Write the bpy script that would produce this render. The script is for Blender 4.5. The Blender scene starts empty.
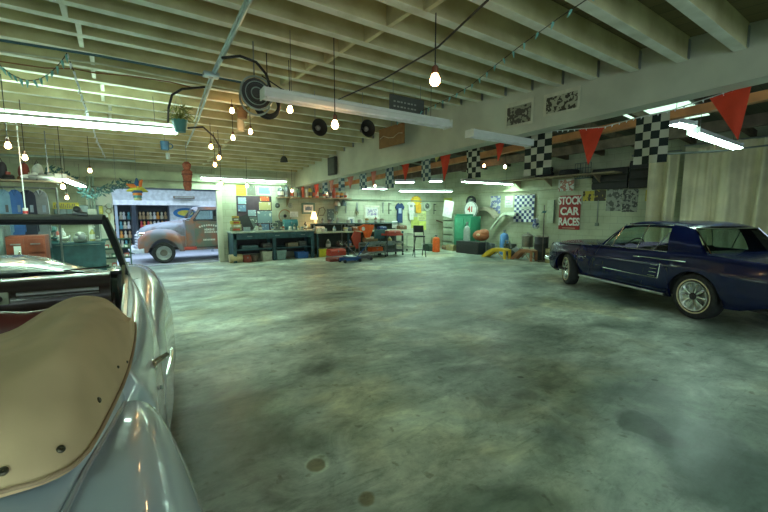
import bpy, bmesh, math, random
from mathutils import Vector, Matrix
random.seed(7)
PI = math.pi
sc = bpy.context.scene
col = sc.collection
# ---------------------------------------------------------------- camera
F = 385.0; CH = 1.5
TH = math.radians(34.65); PT = math.atan(43 / 385.0)
fwd = Vector((math.sin(TH) * math.cos(PT), math.cos(TH) * math.cos(PT), -math.sin(PT)))
rgt = Vector((math.cos(TH), -math.sin(TH), 0))
upv = rgt.cross(fwd)
cam_d = bpy.data.cameras.new('camera'); cam = bpy.data.objects.new('camera', cam_d); col.objects.link(cam)
cam_d.sensor_width = 36; cam_d.lens = F / 768 * 36; cam_d.clip_start = 0.02
m = Matrix((rgt, upv, -fwd)).transposed().to_4x4(); m.translation = Vector((0, 0, CH)); cam.matrix_world = m
sc.camera = cam
O = Vector((0, 0, CH))
def ray(x, y): return fwd + (x - 384) / F * rgt - (y - 256) / F * upv
def pz(x, y, z=0): d = ray(x, y); return O + d * ((z - CH) / d.z)
def pX(x, y, X): d = ray(x, y); return O + d * (X / d.x)
def pY(x, y, Y): d = ray(x, y); return O + d * (Y / d.y)
# ---------------------------------------------------------------- materials
MATS = {}
def newmat(name):
    m = bpy.data.materials.new(name); m.use_nodes = True
    return m, m.node_tree, m.node_tree.nodes['Principled BSDF']
def mat(name, c, rough=.55, metal=0., noise=.12, scale=8., bump=0., coat=0., emit=None, es=0., alpha=None, c2=None, trans=0., spec=.5, detail=4, lo=.35, hi=.65):
    if name in MATS: return MATS[name]
    m, nt, b = newmat(name); N = nt.nodes; L = nt.links
    tc = N.new('ShaderNodeTexCoord'); nz = N.new('ShaderNodeTexNoise')
    nz.inputs['Scale'].default_value = scale; nz.inputs['Detail'].default_value = detail
    L.new(tc.outputs['Object'], nz.inputs['Vector'])
    r = N.new('ShaderNodeValToRGB'); r.color_ramp.elements[0].position = lo; r.color_ramp.elements[1].position = hi
    d = c2 if c2 else tuple(max(0, v * (1 - noise)) for v in c)
    e = c if c2 else tuple(min(1, v * (1 + noise)) for v in c)
    r.color_ramp.elements[0].color = (*d, 1); r.color_ramp.elements[1].color = (*e, 1)
    L.new(nz.outputs['Fac'], r.inputs['Fac']); L.new(r.outputs['Color'], b.inputs['Base Color'])
    b.inputs['Roughness'].default_value = rough; b.inputs['Metallic'].default_value = metal
    b.inputs['Specular IOR Level'].default_value = spec
    b.inputs['Coat Weight'].default_value = coat; b.inputs['Coat Roughness'].default_value = .05
    if trans: b.inputs['Transmission Weight'].default_value = trans
    if bump:
        bp = N.new('ShaderNodeBump'); bp.inputs['Strength'].default_value = bump; bp.inputs['Distance'].default_value = .02
        L.new(nz.outputs['Fac'], bp.inputs['Height']); L.new(bp.outputs['Normal'], b.inputs['Normal'])
    if emit: b.inputs['Emission Color'].default_value = (*emit, 1); b.inputs['Emission Strength'].default_value = es
    if alpha is not None: b.inputs['Alpha'].default_value = alpha
    MATS[name] = m; return m
def C(r, g, b, rough=.55, **k):
    return mat('paint_%d_%d_%d_%d' % (r * 99, g * 99, b * 99, rough * 99), (r, g, b), rough, **k)
def glassmat(name, tint=(.8, .95, .9), alpha=.12, rough=.03):
    if name in MATS: return MATS[name]
    m, nt, b = newmat(name); N = nt.nodes; L = nt.links
    N.remove(b); out = N['Material Output']
    t = N.new('ShaderNodeBsdfTransparent'); t.inputs[0].default_value = (*tint, 1)
    g = N.new('ShaderNodeBsdfGlossy'); g.inputs['Roughness'].default_value = rough
    mx = N.new('ShaderNodeMixShader'); fr = N.new('ShaderNodeLayerWeight'); fr.inputs[0].default_value = .5
    mr = N.new('ShaderNodeMapRange'); mr.inputs['From Min'].default_value = .2; mr.inputs['To Min'].default_value = .04; mr.inputs['To Max'].default_value = .3
    L.new(fr.outputs['Facing'], mr.inputs['Value']); L.new(mr.outputs[0], mx.inputs[0]); L.new(t.outputs[0], mx.inputs[1]); L.new(g.outputs[0], mx.inputs[2]); L.new(mx.outputs[0], out.inputs[0])
    MATS[name] = m; return m
def checker(name, a, b_, size, rough=.8):
    if name in MATS: return MATS[name]
    m, nt, b = newmat(name); N = nt.nodes; L = nt.links
    tc = N.new('ShaderNodeTexCoord'); mp = N.new('ShaderNodeMapping'); mp.inputs['Scale'].default_value = (1, 0, 1)
    mp.inputs['Location'].default_value = (.0005, .5 * size, .0005)
    ck = N.new('ShaderNodeTexChecker'); ck.inputs['Scale'].default_value = 1 / size
    ck.inputs['Color1'].default_value = (*a, 1); ck.inputs['Color2'].default_value = (*b_, 1)
    L.new(tc.outputs['Object'], mp.inputs[0]); L.new(mp.outputs[0], ck.inputs['Vector']); L.new(ck.outputs[0], b.inputs['Base Color'])
    b.inputs['Roughness'].default_value = rough
    MATS[name] = m; return m
def picture(name, cols, scale=9., seed=0., bg=None):
    """a printed picture: blotches of ink in a few colours"""
    if name in MATS: return MATS[name]
    m, nt, b = newmat(name); N = nt.nodes; L = nt.links
    tc = N.new('ShaderNodeTexCoord'); mp = N.new('ShaderNodeMapping'); mp.inputs['Location'].default_value = (seed, seed * 2, seed * 3)
    nz = N.new('ShaderNodeTexNoise'); nz.inputs['Scale'].default_value = scale; nz.inputs['Detail'].default_value = 3
    L.new(tc.outputs['Object'], mp.inputs[0]); L.new(mp.outputs[0], nz.inputs['Vector'])
    r = N.new('ShaderNodeValToRGB'); r.color_ramp.interpolation = 'CONSTANT'
    n = len(cols)
    while len(r.color_ramp.elements) < n: r.color_ramp.elements.new(.5)
    for i, c in enumerate(cols):
        r.color_ramp.elements[i].position = 0 if i == 0 else .36 + .28 * (i - 1) / max(1, n - 2) if n > 2 else .5
        r.color_ramp.elements[i].color = (*c, 1)
    L.new(nz.outputs['Fac'], r.inputs[0]); L.new(r.outputs[0], b.inputs['Base Color']); b.inputs['Roughness'].default_value = .5
    MATS[name] = m; return m
def planks(name, a, b_, width, axis='Y', rough=.8, grain=(.6, 14, 14), gap=.03, sat=1):
    """boards running across the given axis, each a little different, with dark gaps"""
    if name in MATS: return MATS[name]
    m, nt, b = newmat(name); N = nt.nodes; L = nt.links
    tc = N.new('ShaderNodeTexCoord'); sp = N.new('ShaderNodeSeparateXYZ'); L.new(tc.outputs['Object'], sp.inputs[0])
    dv = N.new('ShaderNodeMath'); dv.operation = 'DIVIDE'; dv.inputs[1].default_value = width; L.new(sp.outputs[axis], dv.inputs[0])
    fl = N.new('ShaderNodeMath'); fl.operation = 'FLOOR'; L.new(dv.outputs[0], fl.inputs[0])
    fr = N.new('ShaderNodeMath'); fr.operation = 'FRACT'; L.new(dv.outputs[0], fr.inputs[0])
    wn = N.new('ShaderNodeTexWhiteNoise'); wn.noise_dimensions = '1D'; L.new(fl.outputs[0], wn.inputs['W'])
    mp = N.new('ShaderNodeMapping'); mp.inputs['Scale'].default_value = grain; L.new(tc.outputs['Object'], mp.inputs[0])
    nz = N.new('ShaderNodeTexNoise'); nz.inputs['Scale'].default_value = 1.2; nz.inputs['Detail'].default_value = 6; L.new(mp.outputs[0], nz.inputs['Vector'])
    ad = N.new('ShaderNodeMath'); ad.operation = 'ADD'; L.new(wn.outputs[0], ad.inputs[0]); L.new(nz.outputs['Fac'], ad.inputs[1])
    hf = N.new('ShaderNodeMath'); hf.operation = 'MULTIPLY'; hf.inputs[1].default_value = .5; L.new(ad.outputs[0], hf.inputs[0])
    mx = N.new('ShaderNodeMix'); mx.data_type = 'RGBA'; mx.inputs['A'].default_value = (*a, 1); mx.inputs['B'].default_value = (*b_, 1); L.new(hf.outputs[0], mx.inputs['Factor'])
    gt = N.new('ShaderNodeMath'); gt.operation = 'LESS_THAN'; gt.inputs[1].default_value = gap; L.new(fr.outputs[0], gt.inputs[0])
    m2 = N.new('ShaderNodeMix'); m2.data_type = 'RGBA'; m2.inputs['B'].default_value = (.03, .03, .02, 1)
    L.new(gt.outputs[0], m2.inputs['Factor']); L.new(mx.outputs['Result'], m2.inputs['A']); L.new(m2.outputs['Result'], b.inputs['Base Color'])
    b.inputs['Roughness'].default_value = rough
    MATS[name] = m; return m
def blocks(name, a, b_, sx=.4, sz=.2, axis='XZ'):
    """painted block wall"""
    m, nt, b = newmat(name); N = nt.nodes; L = nt.links
    tc = N.new('ShaderNodeTexCoord'); sp = N.new('ShaderNodeSeparateXYZ'); L.new(tc.outputs['Object'], sp.inputs[0])
    cb = N.new('ShaderNodeCombineXYZ'); L.new(sp.outputs[axis[0]], cb.inputs[0]); L.new(sp.outputs[axis[1]], cb.inputs[1])
    br = N.new('ShaderNodeTexBrick'); br.inputs['Scale'].default_value = 1; br.inputs['Brick Width'].default_value = sx; br.inputs['Row Height'].default_value = sz
    br.inputs['Mortar Size'].default_value = .006; br.inputs['Color1'].default_value = (*a, 1); br.inputs['Color2'].default_value = (*b_, 1)
    br.inputs['Mortar'].default_value = tuple(v * .72 for v in a) + (1,)
    L.new(cb.outputs[0], br.inputs['Vector'])
    nz = N.new('ShaderNodeTexNoise'); nz.inputs['Scale'].default_value = 1.3; nz.inputs['Detail'].default_value = 6; L.new(tc.outputs['Object'], nz.inputs['Vector'])
    rp = N.new('ShaderNodeValToRGB'); rp.color_ramp.elements[0].position = .35; rp.color_ramp.elements[0].color = (.72, .72, .66, 1); rp.color_ramp.elements[1].position = .6
    L.new(nz.outputs['Fac'], rp.inputs[0])
    mx = N.new('ShaderNodeMix'); mx.data_type = 'RGBA'; mx.blend_type = 'MULTIPLY'; mx.inputs['Factor'].default_value = 1
    L.new(br.outputs['Color'], mx.inputs['A']); L.new(rp.outputs[0], mx.inputs['B']); L.new(mx.outputs['Result'], b.inputs['Base Color'])
    b.inputs['Roughness'].default_value = .7
    return m
# ---------------------------------------------------------------- mesh helpers
class MB:
    def __init__(s): s.b = bmesh.new()
    def quadmesh(s, rows, closed=False, capa=False, capb=False):
        vs = [[s.b.verts.new(p) for p in r] for r in rows]
        n = len(rows[0])
        for i in range(len(rows) - 1):
            for j in range(n if closed else n - 1):
                k = (j + 1) % n
                try: s.b.faces.new((vs[i][j], vs[i][k], vs[i + 1][k], vs[i + 1][j]))
                except ValueError: pass
        if capa:
            try: s.b.faces.new(list(reversed(vs[0])))
            except ValueError: pass
        if capb:
            try: s.b.faces.new(vs[-1])
            except ValueError: pass
        return s
    def box(s, c, d, rz=0, rx=0, ry=0, bev=0):
        r = bmesh.ops.create_cube(s.b, size=1)
        M = Matrix.Translation(c) @ Matrix.Rotation(rz, 4, 'Z') @ Matrix.Rotation(ry, 4, 'Y') @ Matrix.Rotation(rx, 4, 'X') @ Matrix.Diagonal((*d, 1))
        bmesh.ops.transform(s.b, matrix=M, verts=r['verts'])
        if bev:
            es = list({e for v in r['verts'] for e in v.link_edges})
            bmesh.ops.bevel(s.b, geom=es, offset=bev, segments=2, affect='EDGES', profile=.6)
        return s
    def bb(s, a, b, bev=0):
        a = Vector(a); b = Vector(b)
        return s.box((a + b) / 2, tuple(abs(v) for v in (b - a)), bev=bev)
    def tube(s, pts, r, n=8, cap=True):
        pts = [Vector(p) for p in pts]; rows = []
        m_ = len(pts); ref = None
        for i, p in enumerate(pts):
            t = (pts[min(i + 1, m_ - 1)] - pts[max(i - 1, 0)])
            if t.length < 1e-9: t = Vector((0, 0, 1))
            t.normalize()
            if ref is None:
                ref = Vector((0, 0, 1)) if abs(t.z) < .9 else Vector((1, 0, 0))
            u = (ref - t * ref.dot(t)).normalized(); ref = u; w = t.cross(u)
            rr = r[i] if isinstance(r, (list, tuple)) else r
            rows.append([p + (u * math.cos(2 * PI * k / n) + w * math.sin(2 * PI * k / n)) * rr for k in range(n)])
        return s.quadmesh(rows, True, cap, cap)
    def lathe(s, prof, c=(0, 0, 0), axis='Z', n=24, cap=False):
        c = Vector(c); rows = []
        for r, h in prof:
            row = []
            for k in range(n):
                a = 2 * PI * k / n; x, y = r * math.cos(a), r * math.sin(a)
                p = {'Z': (x, y, h), 'X': (h, x, y), 'Y': (y, h, x)}[axis]
                row.append(c + Vector(p))
            rows.append(row)
        return s.quadmesh(rows, True, cap, cap)
    def ball(s, c, r, n=12):
        if not isinstance(r, (list, tuple)): r = (r, r, r)
        q = bmesh.ops.create_uvsphere(s.b, u_segments=n, v_segments=max(6, n // 2 + 2), radius=1)
        bmesh.ops.transform(s.b, matrix=Matrix.Translation(c) @ Matrix.Diagonal((*r, 1)), verts=q['verts']); return s
    def prism(s, pts, d):
        """pts 3D polygon, d extrude vector"""
        d = Vector(d); a = [s.b.verts.new(Vector(p)) for p in pts]; b = [s.b.verts.new(Vector(p) + d) for p in pts]
        n = len(pts)
        s.b.faces.new(list(reversed(a))); s.b.faces.new(b)
        for i in range(n): s.b.faces.new((a[i], a[(i + 1) % n], b[(i + 1) % n], b[i]))
        return s
    def torus(s, c, R, r, axis='Z', n=28, k=8):
        return s.lathe([(R + r * math.cos(2 * PI * i / k), r * math.sin(2 * PI * i / k)) for i in range(k + 1)], c, axis, n)
    def wire(s, pts, r, n=5): return s.tube(pts, r, n)
def sag(a, b, d, n=12):
    a = Vector(a); b = Vector(b)
    return [a.lerp(b, i / n) - Vector((0, 0, d * 4 * (i / n) * (1 - i / n))) for i in range(n + 1)]
def link(name, mb, material, parent=None, world=False, smooth=35, kind=None):
    me = bpy.data.meshes.new(name)
    bmesh.ops.recalc_face_normals(mb.b, faces=mb.b.faces)
    mb.b.to_mesh(me); mb.b.free()
    o = bpy.data.objects.new(name, me); col.objects.link(o)
    if material: me.materials.append(material)
    if parent:
        o.parent = parent
        if world:
            M = parent.matrix_basis.copy(); q = parent
            while q.parent: q = q.parent; M = q.matrix_basis @ M
            me.transform(M.inverted())
    if smooth:
        for p in me.polygons: p.use_smooth = True
        try: me.set_sharp_from_angle(angle=math.radians(smooth))
        except Exception: pass
    if kind: o['kind'] = kind
    return o
def tag(o, label=None, cat=None, group=None, kind=None):
    if label: o['label'] = label
    if cat: o['category'] = cat
    if group: o['group'] = group
    if kind: o['kind'] = kind
    return o
def thing(name, label, cat, loc=(0, 0, 0), rz=0, group=None):
    o = bpy.data.objects.new(name, None); col.objects.link(o); o.location = loc; o.rotation_euler = (0, 0, rz); o.empty_display_size = .1
    o.matrix_basis = Matrix.Translation(loc) @ Matrix.Rotation(rz, 4, 'Z')
    return tag(o, label, cat, group)
def single(name, mb, material, label, cat, group=None, base=None, smooth=35, kind=None):
    """a thing that is one mesh: its origin goes to the middle of its underside"""
    o = link(name, mb, material, smooth=smooth)
    me = o.data; xs = [v.co for v in me.vertices]
    lo = Vector([min(v[i] for v in xs) for i in range(3)]); hi = Vector([max(v[i] for v in xs) for i in range(3)])
    b = Vector(((lo.x + hi.x) / 2, (lo.y + hi.y) / 2, lo.z)) if base is None else Vector(base)
    me.transform(Matrix.Translation(-b)); o.location = b; o.matrix_basis = Matrix.Translation(b)
    return tag(o, label, cat, group, kind)
def struct(name, mb, material, smooth=0):
    return link(name, mb, material, kind='structure', smooth=smooth)
def copy_tree(o, parent=None):
    c = o.copy(); col.objects.link(c)
    if parent: c.parent = parent
    for ch in [x for x in ALL_CHILDREN(o)]: copy_tree(ch, c)
    return c
def ALL_CHILDREN(o): return [x for x in list(bpy.data.objects) if x.parent == o and x.name in col.objects]
def text_part(name, s, size, material, parent, M, ext=.002, align='CENTER', squash=1.0):
    cu = bpy.data.curves.new(name, 'FONT'); cu.body = s; cu.size = size; cu.extrude = ext; cu.align_x = align; cu.align_y = 'CENTER'; cu.offset = size * .035
    cu.space_line = .9
    t = bpy.data.objects.new(name, cu); col.objects.link(t); bpy.context.view_layer.update()
    me = bpy.data.meshes.new_from_object(t.evaluated_get(bpy.context.evaluated_depsgraph_get()))
    bpy.data.objects.remove(t)
    o = bpy.data.objects.new(name, me); col.objects.link(o); me.materials.clear(); me.materials.append(material)
    me.transform(M @ Matrix.Diagonal((squash, 1, 1, 1))); 
    if parent: o.parent = parent
    return o
# orientation matrices for lettering: facing -Y (back wall) and facing -X (right wall), facing +... 
def faceY(c): return Matrix.Translation(c) @ Matrix.Rotation(PI / 2, 4, 'X')
def faceX(c): return Matrix.Translation(c) @ Matrix.Rotation(-PI / 2, 4, 'Z') @ Matrix.Rotation(PI / 2, 4, 'X')
# ================================================================ THE SETTING
def floor_mat():
    m, nt, b = newmat('concrete_floor'); N = nt.nodes; L = nt.links
    tc = N.new('ShaderNodeTexCoord')
    def noise(scale, detail, dist=0, sc3=(1, 1, 1), rot=0, rough=.55):
        mp = N.new('ShaderNodeMapping'); mp.inputs['Scale'].default_value = sc3; mp.inputs['Rotation'].default_value = (0, 0, rot)
        L.new(tc.outputs['Object'], mp.inputs[0])
        n = N.new('ShaderNodeTexNoise'); n.inputs['Scale'].default_value = scale; n.inputs['Detail'].default_value = detail
        n.inputs['Distortion'].default_value = dist; n.inputs['Roughness'].default_value = rough; L.new(mp.outputs[0], n.inputs['Vector']); return n.outputs['Fac']
    def ramp(src, stops):
        r = N.new('ShaderNodeValToRGB')
        while len(r.color_ramp.elements) < len(stops): r.color_ramp.elements.new(.5)
        for e, (p, c) in zip(r.color_ramp.elements, stops): e.position = p; e.color = (*c, 1)
        L.new(src, r.inputs[0]); return r.outputs[0]
    def mixc(a, bb, fac=1., mode='MULTIPLY'):
        mx = N.new('ShaderNodeMix'); mx.data_type = 'RGBA'; mx.blend_type = mode
        if isinstance(fac, float): mx.inputs['Factor'].default_value = fac
        else: L.new(fac, mx.inputs['Factor'])
        if isinstance(a, tuple): mx.inputs['A'].default_value = (*a, 1)
        else: L.new(a, mx.inputs['A'])
        if isinstance(bb, tuple): mx.inputs['B'].default_value = (*bb, 1)
        else: L.new(bb, mx.inputs['B'])
        return mx.outputs['Result']
    big = ramp(noise(.5, 6, .5, (1, 1.4, 1), .5, .6), [(.34, (.15, .20, .165)), (.49, (.34, .40, .345)), (.63, (.64, .71, .63))])
    sw = ramp(noise(1.9, 8, .55, (1, 1.5, 1), .9, .68), [(.34, (.50, .54, .50)), (.5, (.95, .96, .94)), (.64, (1.38, 1.38, 1.35))])
    c = mixc(big, sw, .9)
    fine = ramp(noise(7, 10, .4, (1, 1.3, 1), .4, .78), [(.34, (.60, .62, .58)), (.47, (.96, .96, .95)), (.62, (1.14, 1.14, 1.12))])
    c = mixc(c, fine, .8)
    warm = ramp(noise(.8, 4, .4, (1, 1, 1), 2.), [(.50, (1, 1, 1)), (.64, (1.02, .88, .68))])
    c = mixc(c, warm, .8)
    speck = ramp(noise(9, 3, .3, (1, 1, 1), 1.1, .5), [(.64, (1, 1, 1)), (.70, (.62, .60, .54))])
    c = mixc(c, speck, .9)
    scuff = ramp(noise(2.4, 9, 1.6, (.5, 3.2, 1), -.5, .72), [(.36, (.72, .76, .73)), (.44, (1, 1, 1)), (.60, (1, 1, 1)), (.68, (1.22, 1.22, 1.2))])
    c = mixc(c, scuff, .85)
    # spots: pixel centre, world radii (x, y), colour factor, softness
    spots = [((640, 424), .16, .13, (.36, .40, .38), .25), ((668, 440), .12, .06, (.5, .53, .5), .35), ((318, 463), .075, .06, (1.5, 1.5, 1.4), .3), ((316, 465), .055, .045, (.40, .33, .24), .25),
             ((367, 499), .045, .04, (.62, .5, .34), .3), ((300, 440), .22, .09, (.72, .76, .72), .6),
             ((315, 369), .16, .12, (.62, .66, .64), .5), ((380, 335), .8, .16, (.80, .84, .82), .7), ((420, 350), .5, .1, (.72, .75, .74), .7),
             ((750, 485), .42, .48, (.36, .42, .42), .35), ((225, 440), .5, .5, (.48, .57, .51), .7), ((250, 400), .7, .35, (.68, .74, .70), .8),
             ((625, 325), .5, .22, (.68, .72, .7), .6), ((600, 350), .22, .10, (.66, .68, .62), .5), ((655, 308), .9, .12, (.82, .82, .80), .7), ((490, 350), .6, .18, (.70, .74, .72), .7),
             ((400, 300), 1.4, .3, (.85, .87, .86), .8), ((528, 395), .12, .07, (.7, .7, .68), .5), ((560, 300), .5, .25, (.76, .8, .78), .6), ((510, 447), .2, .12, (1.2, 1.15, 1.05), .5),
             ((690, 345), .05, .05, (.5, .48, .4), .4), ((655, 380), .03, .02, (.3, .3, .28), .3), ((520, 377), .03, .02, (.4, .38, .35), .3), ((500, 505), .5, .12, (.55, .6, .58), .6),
             ((240, 320), .8, .3, (1.3, 1.32, 1.3), .8), ((385, 372), .35, .9, (1.15, 1.15, 1.1), .8), ((160, 300), 1.4, .8, (1.2, 1.22, 1.25), .8), ((560, 272), 1.5, .9, (1.45, 1.45, 1.45), .9), ((400, 268), 1.6, .8, (1.35, 1.38, 1.36), .9), ((262, 287), .9, .5, (1.5, 1.52, 1.5), .9), ((430, 415), .45, .3, (1.3, 1.28, 1.2), .8), ((600, 465), .5, .2, (1.2, 1.2, 1.16), .8)]  # pale far and doorway patches paint lamp and door light into the floor
    wob = N.new('ShaderNodeTexNoise'); wob.inputs['Scale'].default_value = 5; wob.inputs['Detail'].default_value = 4; L.new(tc.outputs['Object'], wob.inputs['Vector'])
    ws = N.new('ShaderNodeVectorMath'); ws.operation = 'SUBTRACT'; ws.inputs[1].default_value = (.5, .5, .5); L.new(wob.outputs['Color'], ws.inputs[0])
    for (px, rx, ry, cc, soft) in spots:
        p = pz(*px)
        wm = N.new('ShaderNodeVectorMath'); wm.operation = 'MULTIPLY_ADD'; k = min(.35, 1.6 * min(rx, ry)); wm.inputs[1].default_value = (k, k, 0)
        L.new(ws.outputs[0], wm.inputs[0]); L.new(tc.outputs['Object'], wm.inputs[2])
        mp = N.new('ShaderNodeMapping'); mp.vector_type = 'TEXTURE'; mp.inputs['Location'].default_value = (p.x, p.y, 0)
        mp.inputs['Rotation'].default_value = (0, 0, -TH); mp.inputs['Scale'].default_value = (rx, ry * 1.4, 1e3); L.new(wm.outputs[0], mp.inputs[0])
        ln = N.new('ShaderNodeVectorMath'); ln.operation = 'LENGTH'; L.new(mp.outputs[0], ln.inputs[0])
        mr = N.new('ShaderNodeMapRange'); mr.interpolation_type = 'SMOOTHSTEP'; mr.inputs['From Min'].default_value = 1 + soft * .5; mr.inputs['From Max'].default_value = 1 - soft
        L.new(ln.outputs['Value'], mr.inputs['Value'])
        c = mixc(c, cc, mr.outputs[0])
    L.new(c, b.inputs['Base Color'])
    rr = N.new('ShaderNodeMapRange'); rr.inputs['To Min'].default_value = .22; rr.inputs['To Max'].default_value = .58; L.new(noise(2.2, 6, 1), rr.inputs['Value']); L.new(rr.outputs[0], b.inputs['Roughness'])
    bp = N.new('ShaderNodeBump'); bp.inputs['Strength'].default_value = .25; bp.inputs['Distance'].default_value = .01
    L.new(noise(18, 8, .5), bp.inputs['Height']); L.new(bp.outputs[0], b.inputs['Normal'])
    return m
YB = 12.7; XR = 12.0
fl = MB().quadmesh([[(-6, -5, 0), (XR + .3, -5, 0)], [(-6, YB, 0), (XR + .3, YB, 0)]])
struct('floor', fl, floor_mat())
apron = mat('outside_concrete', (.62, .66, .72), .6, noise=.1, scale=1.5)
struct('ground', MB().quadmesh([[(-8, YB, -.005), (10, YB, -.005)], [(-8, 40, -.005), (10, 40, -.005)]]), apron)
struct('trim_1', MB().bb((-.1, YB - .04, 0), (2.6, YB + .05, .012)), C(.3, .32, .33, .7))

wallc = blocks('green_block_wall', (.56, .60, .45), (.51, .56, .42))
wallr = blocks('green_block_wall_side', (.56, .60, .42), (.52, .57, .40), axis='YZ')
# back wall with the opening to the yard (x -.05..2.55, z 0..2.2)
OPX0, OPX1, OPZ = -.08, 2.56, 2.2
w = MB(); w.bb((-6, YB, 0), (OPX0, YB + .18, 4)); w.bb((OPX1, YB, 0), (XR + .2, YB + .18, 4)); w.bb((OPX0, YB, OPZ), (OPX1, YB + .18, 4))
struct('wall_back', w, wallc)
struct('wall_right', MB().bb((XR, -5, 0), (XR + .2, YB + .1, 4.2)), wallr)
struct('wall_left', MB().bb((-6.2, -5, 0), (-6, YB + .2, 4.2)), wallr)
w = MB(); w.bb((-6, -5.2, 0), (-3.5, -5, 4.2)); w.bb((5.5, -5.2, 0), (XR + .2, -5, 4.2)); w.bb((-3.5, -5.2, 2.7), (5.5, -5, 4.2))
struct('wall_front', w, wallc)
# door post right of the opening, and header
cream = mat('cream_paint', (.50, .52, .38), .55, noise=.1, scale=2)
struct('trim_2', MB().bb((OPX1 - .02, YB - .07, 0), (OPX1 + .13, YB, 2.75)), cream)
struct('trim_3', MB().bb((-.9, YB - .10, 2.2), (OPX1 + .1, YB, 2.33)).bb((-6, YB - .12, 2.42), (4.9, YB, 2.66)), mat('green_beam', (.50, .58, .40), .6, noise=.15, scale=3))

# ---------------------------------------------------------------- ceiling
def zc(Y): return 3.38 - .08 * abs(Y - 5.5)
joistm = mat('joist_painted_edge', (.80, .82, .72), .6, noise=.2, scale=5, c2=(.62, .64, .52), bump=.1)
joists = mat('joist_bare_side', (.66, .62, .36), .75, noise=.2, scale=2.5, c2=(.46, .41, .21), bump=.1)
def twotone(o):
    o.data.materials.append(joists)
    for q in o.data.polygons: q.material_index = 0 if q.normal.z < -.5 else 1
    return o
deckm = planks('roof_boards', (.13, .105, .045), (.25, .205, .10), .2, 'X', .8, grain=(12, .6, 12))
JX0, JX1 = -6, 5.0
JH = .235
k = 0
YS = [1.25 + .46 * i for i in range(-13, 25)]
for i, Y in enumerate(YS):
    z = zc(Y)
    twotone(struct('trim_%d' % (10 + i), MB().bb((JX0, Y - .05, z), (JX1 - .005, Y + .05, z + JH), bev=.006), joistm))
d = MB(); d.quadmesh([[(JX0, y, zc(y) + JH + .002), (JX1 + .2, y, zc(y) + JH + .002)] for y in (-5, 5.5, YB)])
d.quadmesh([[(JX0, y, zc(y) + JH + .05), (JX1 + .2, y, zc(y) + JH + .05)] for y in (-5, 5.5, YB)])
struct('ceiling', d, deckm)
# rows of blocking between the joists
for n, bx in ((60, 2.15), (61, -.22)):
    b_ = MB()
    for i in range(len(YS) - 1):
        y0, y1 = YS[i] + .052, YS[i + 1] - .052; zz = zc((y0 + y1) / 2)
        xo = bx + (.045 if i % 2 else 0) + (0 if n == 60 else -.10 + (y0 - 4) * .08)
        if (y1 > 9.5 or y0 < .3) and n == 61: continue
        b_.bb((xo - .022, y0, zz + .015), (xo + .022, y1, zz + JH - .02))
    struct('trim_%d' % n, b_, joistm if n == 61 else mat('bare_blocking', (.62, .58, .36), .7, noise=.2, scale=4))
# the big glued beam carrying the joists, and its lower continuation to the back wall
beamm = mat('beam_paint', (.58, .60, .50), .6, noise=.14, scale=1.3, detail=6)
def zb(Y): return 2.79 - .034 * Y
rows = []
for Y in (-5, -2, 0, 2, 4, 5.5, 7, 8.5, 9.62):
    t = zc(Y) + JH; bz = zb(Y)
    rows.append([(5.0, Y, bz), (5.0, Y, t), (5.26, Y, t), (5.26, Y, bz)])
struct('trim_5', MB().quadmesh(rows, True, True, True), beamm)
rows = [[(5.08, Y, zb(Y) + .02), (5.08, Y, zc(Y) + JH), (5.24, Y, zc(Y) + JH), (5.24, Y, zb(Y) + .02)] for Y in (9.64, YB)]
struct('trim_6', MB().quadmesh(rows, True, True, True), mat('beam_paint_pale', (.60, .64, .50), .6, noise=.1, scale=2))
# steel hangers where joists meet the beam
hg = MB()
for Y in YS[8:]:
    if Y > 9.5: break
    z = zc(Y)
    hg.bb((4.95, Y + .053, z + .01), (4.999, Y + .06, z + .2)); hg.bb((4.95, Y - .06, z + .01), (4.999, Y - .053, z + .2)); 
struct('trim_7', hg, C(.35, .38, .38, .4, metal=.8))

# ---------------------------------------------------------------- side bay roof
darkw = mat('dark_old_timber', (.10, .075, .045), .8, noise=.3, scale=6)
brownw = mat('orange_brown_timber', (.50, .21, .05), .55, noise=.2, scale=5)
bayroof = planks('bay_roof_boards', (.05, .055, .04), (.11, .11, .075), .25, 'Y', .8)
def zr(X): return 3.95 - (X - 5.2) * .07
r = MB(); r.quadmesh([[(X, -5, zr(X)), (X, YB + .1, zr(X))] for X in (5.26, XR + .1)]); r.quadmesh([[(X, -5, zr(X) + .06), (X, YB + .1, zr(X) + .06)] for X in (5.26, XR + .1)])
struct('ceiling_side_bay', r, bayroof)
def along(z0, z1, X, y0, y1, w, h):
    return MB().quadmesh([[(X, y0, z0), (X, y0, z0 + h), (X + w, y0, z0 + h), (X + w, y0, z0)], [(X, y1, z1), (X, y1, z1 + h), (X + w, y1, z1 + h), (X + w, y1, z1)]], True, True, True)
struct('trim_8', along(2.90, 2.40, 6.5, -5 + 5.2, YB, .12, .115), brownw)
struct('trim_9', along(3.0, 2.75, 9.0, .2, YB, .12, .2), darkw)
for i in range(12):
    Y = .4 + i * 1.1
    struct('trim_%d' % (70 + i), MB().box(((5.26 + XR) / 2, Y, 3.50), (XR - 5.3, .08, .16), ry=.07), darkw)
# translucent roof panels in the side bay
sky_m = mat('translucent_roof_panel', (.5, .7, .55), .5, emit=(.62, .95, .72), es=.9)
for i, (x0, x1, y0, y1) in enumerate([(7.6, 8.9, 3.05, 4.3), (9.2, 10.4, 3.0, 4.2), (7.8, 9.0, 6.2, 7.0), (6.6, 7.6, 6.6, 7.4)]):
    zz = zr((x0 + x1) / 2) - .03
    struct('window_%d' % (i + 1), MB().box(((x0 + x1) / 2, (y0 + y1) / 2, zz), (x1 - x0, y1 - y0, .02), ry=.07), sky_m)
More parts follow.
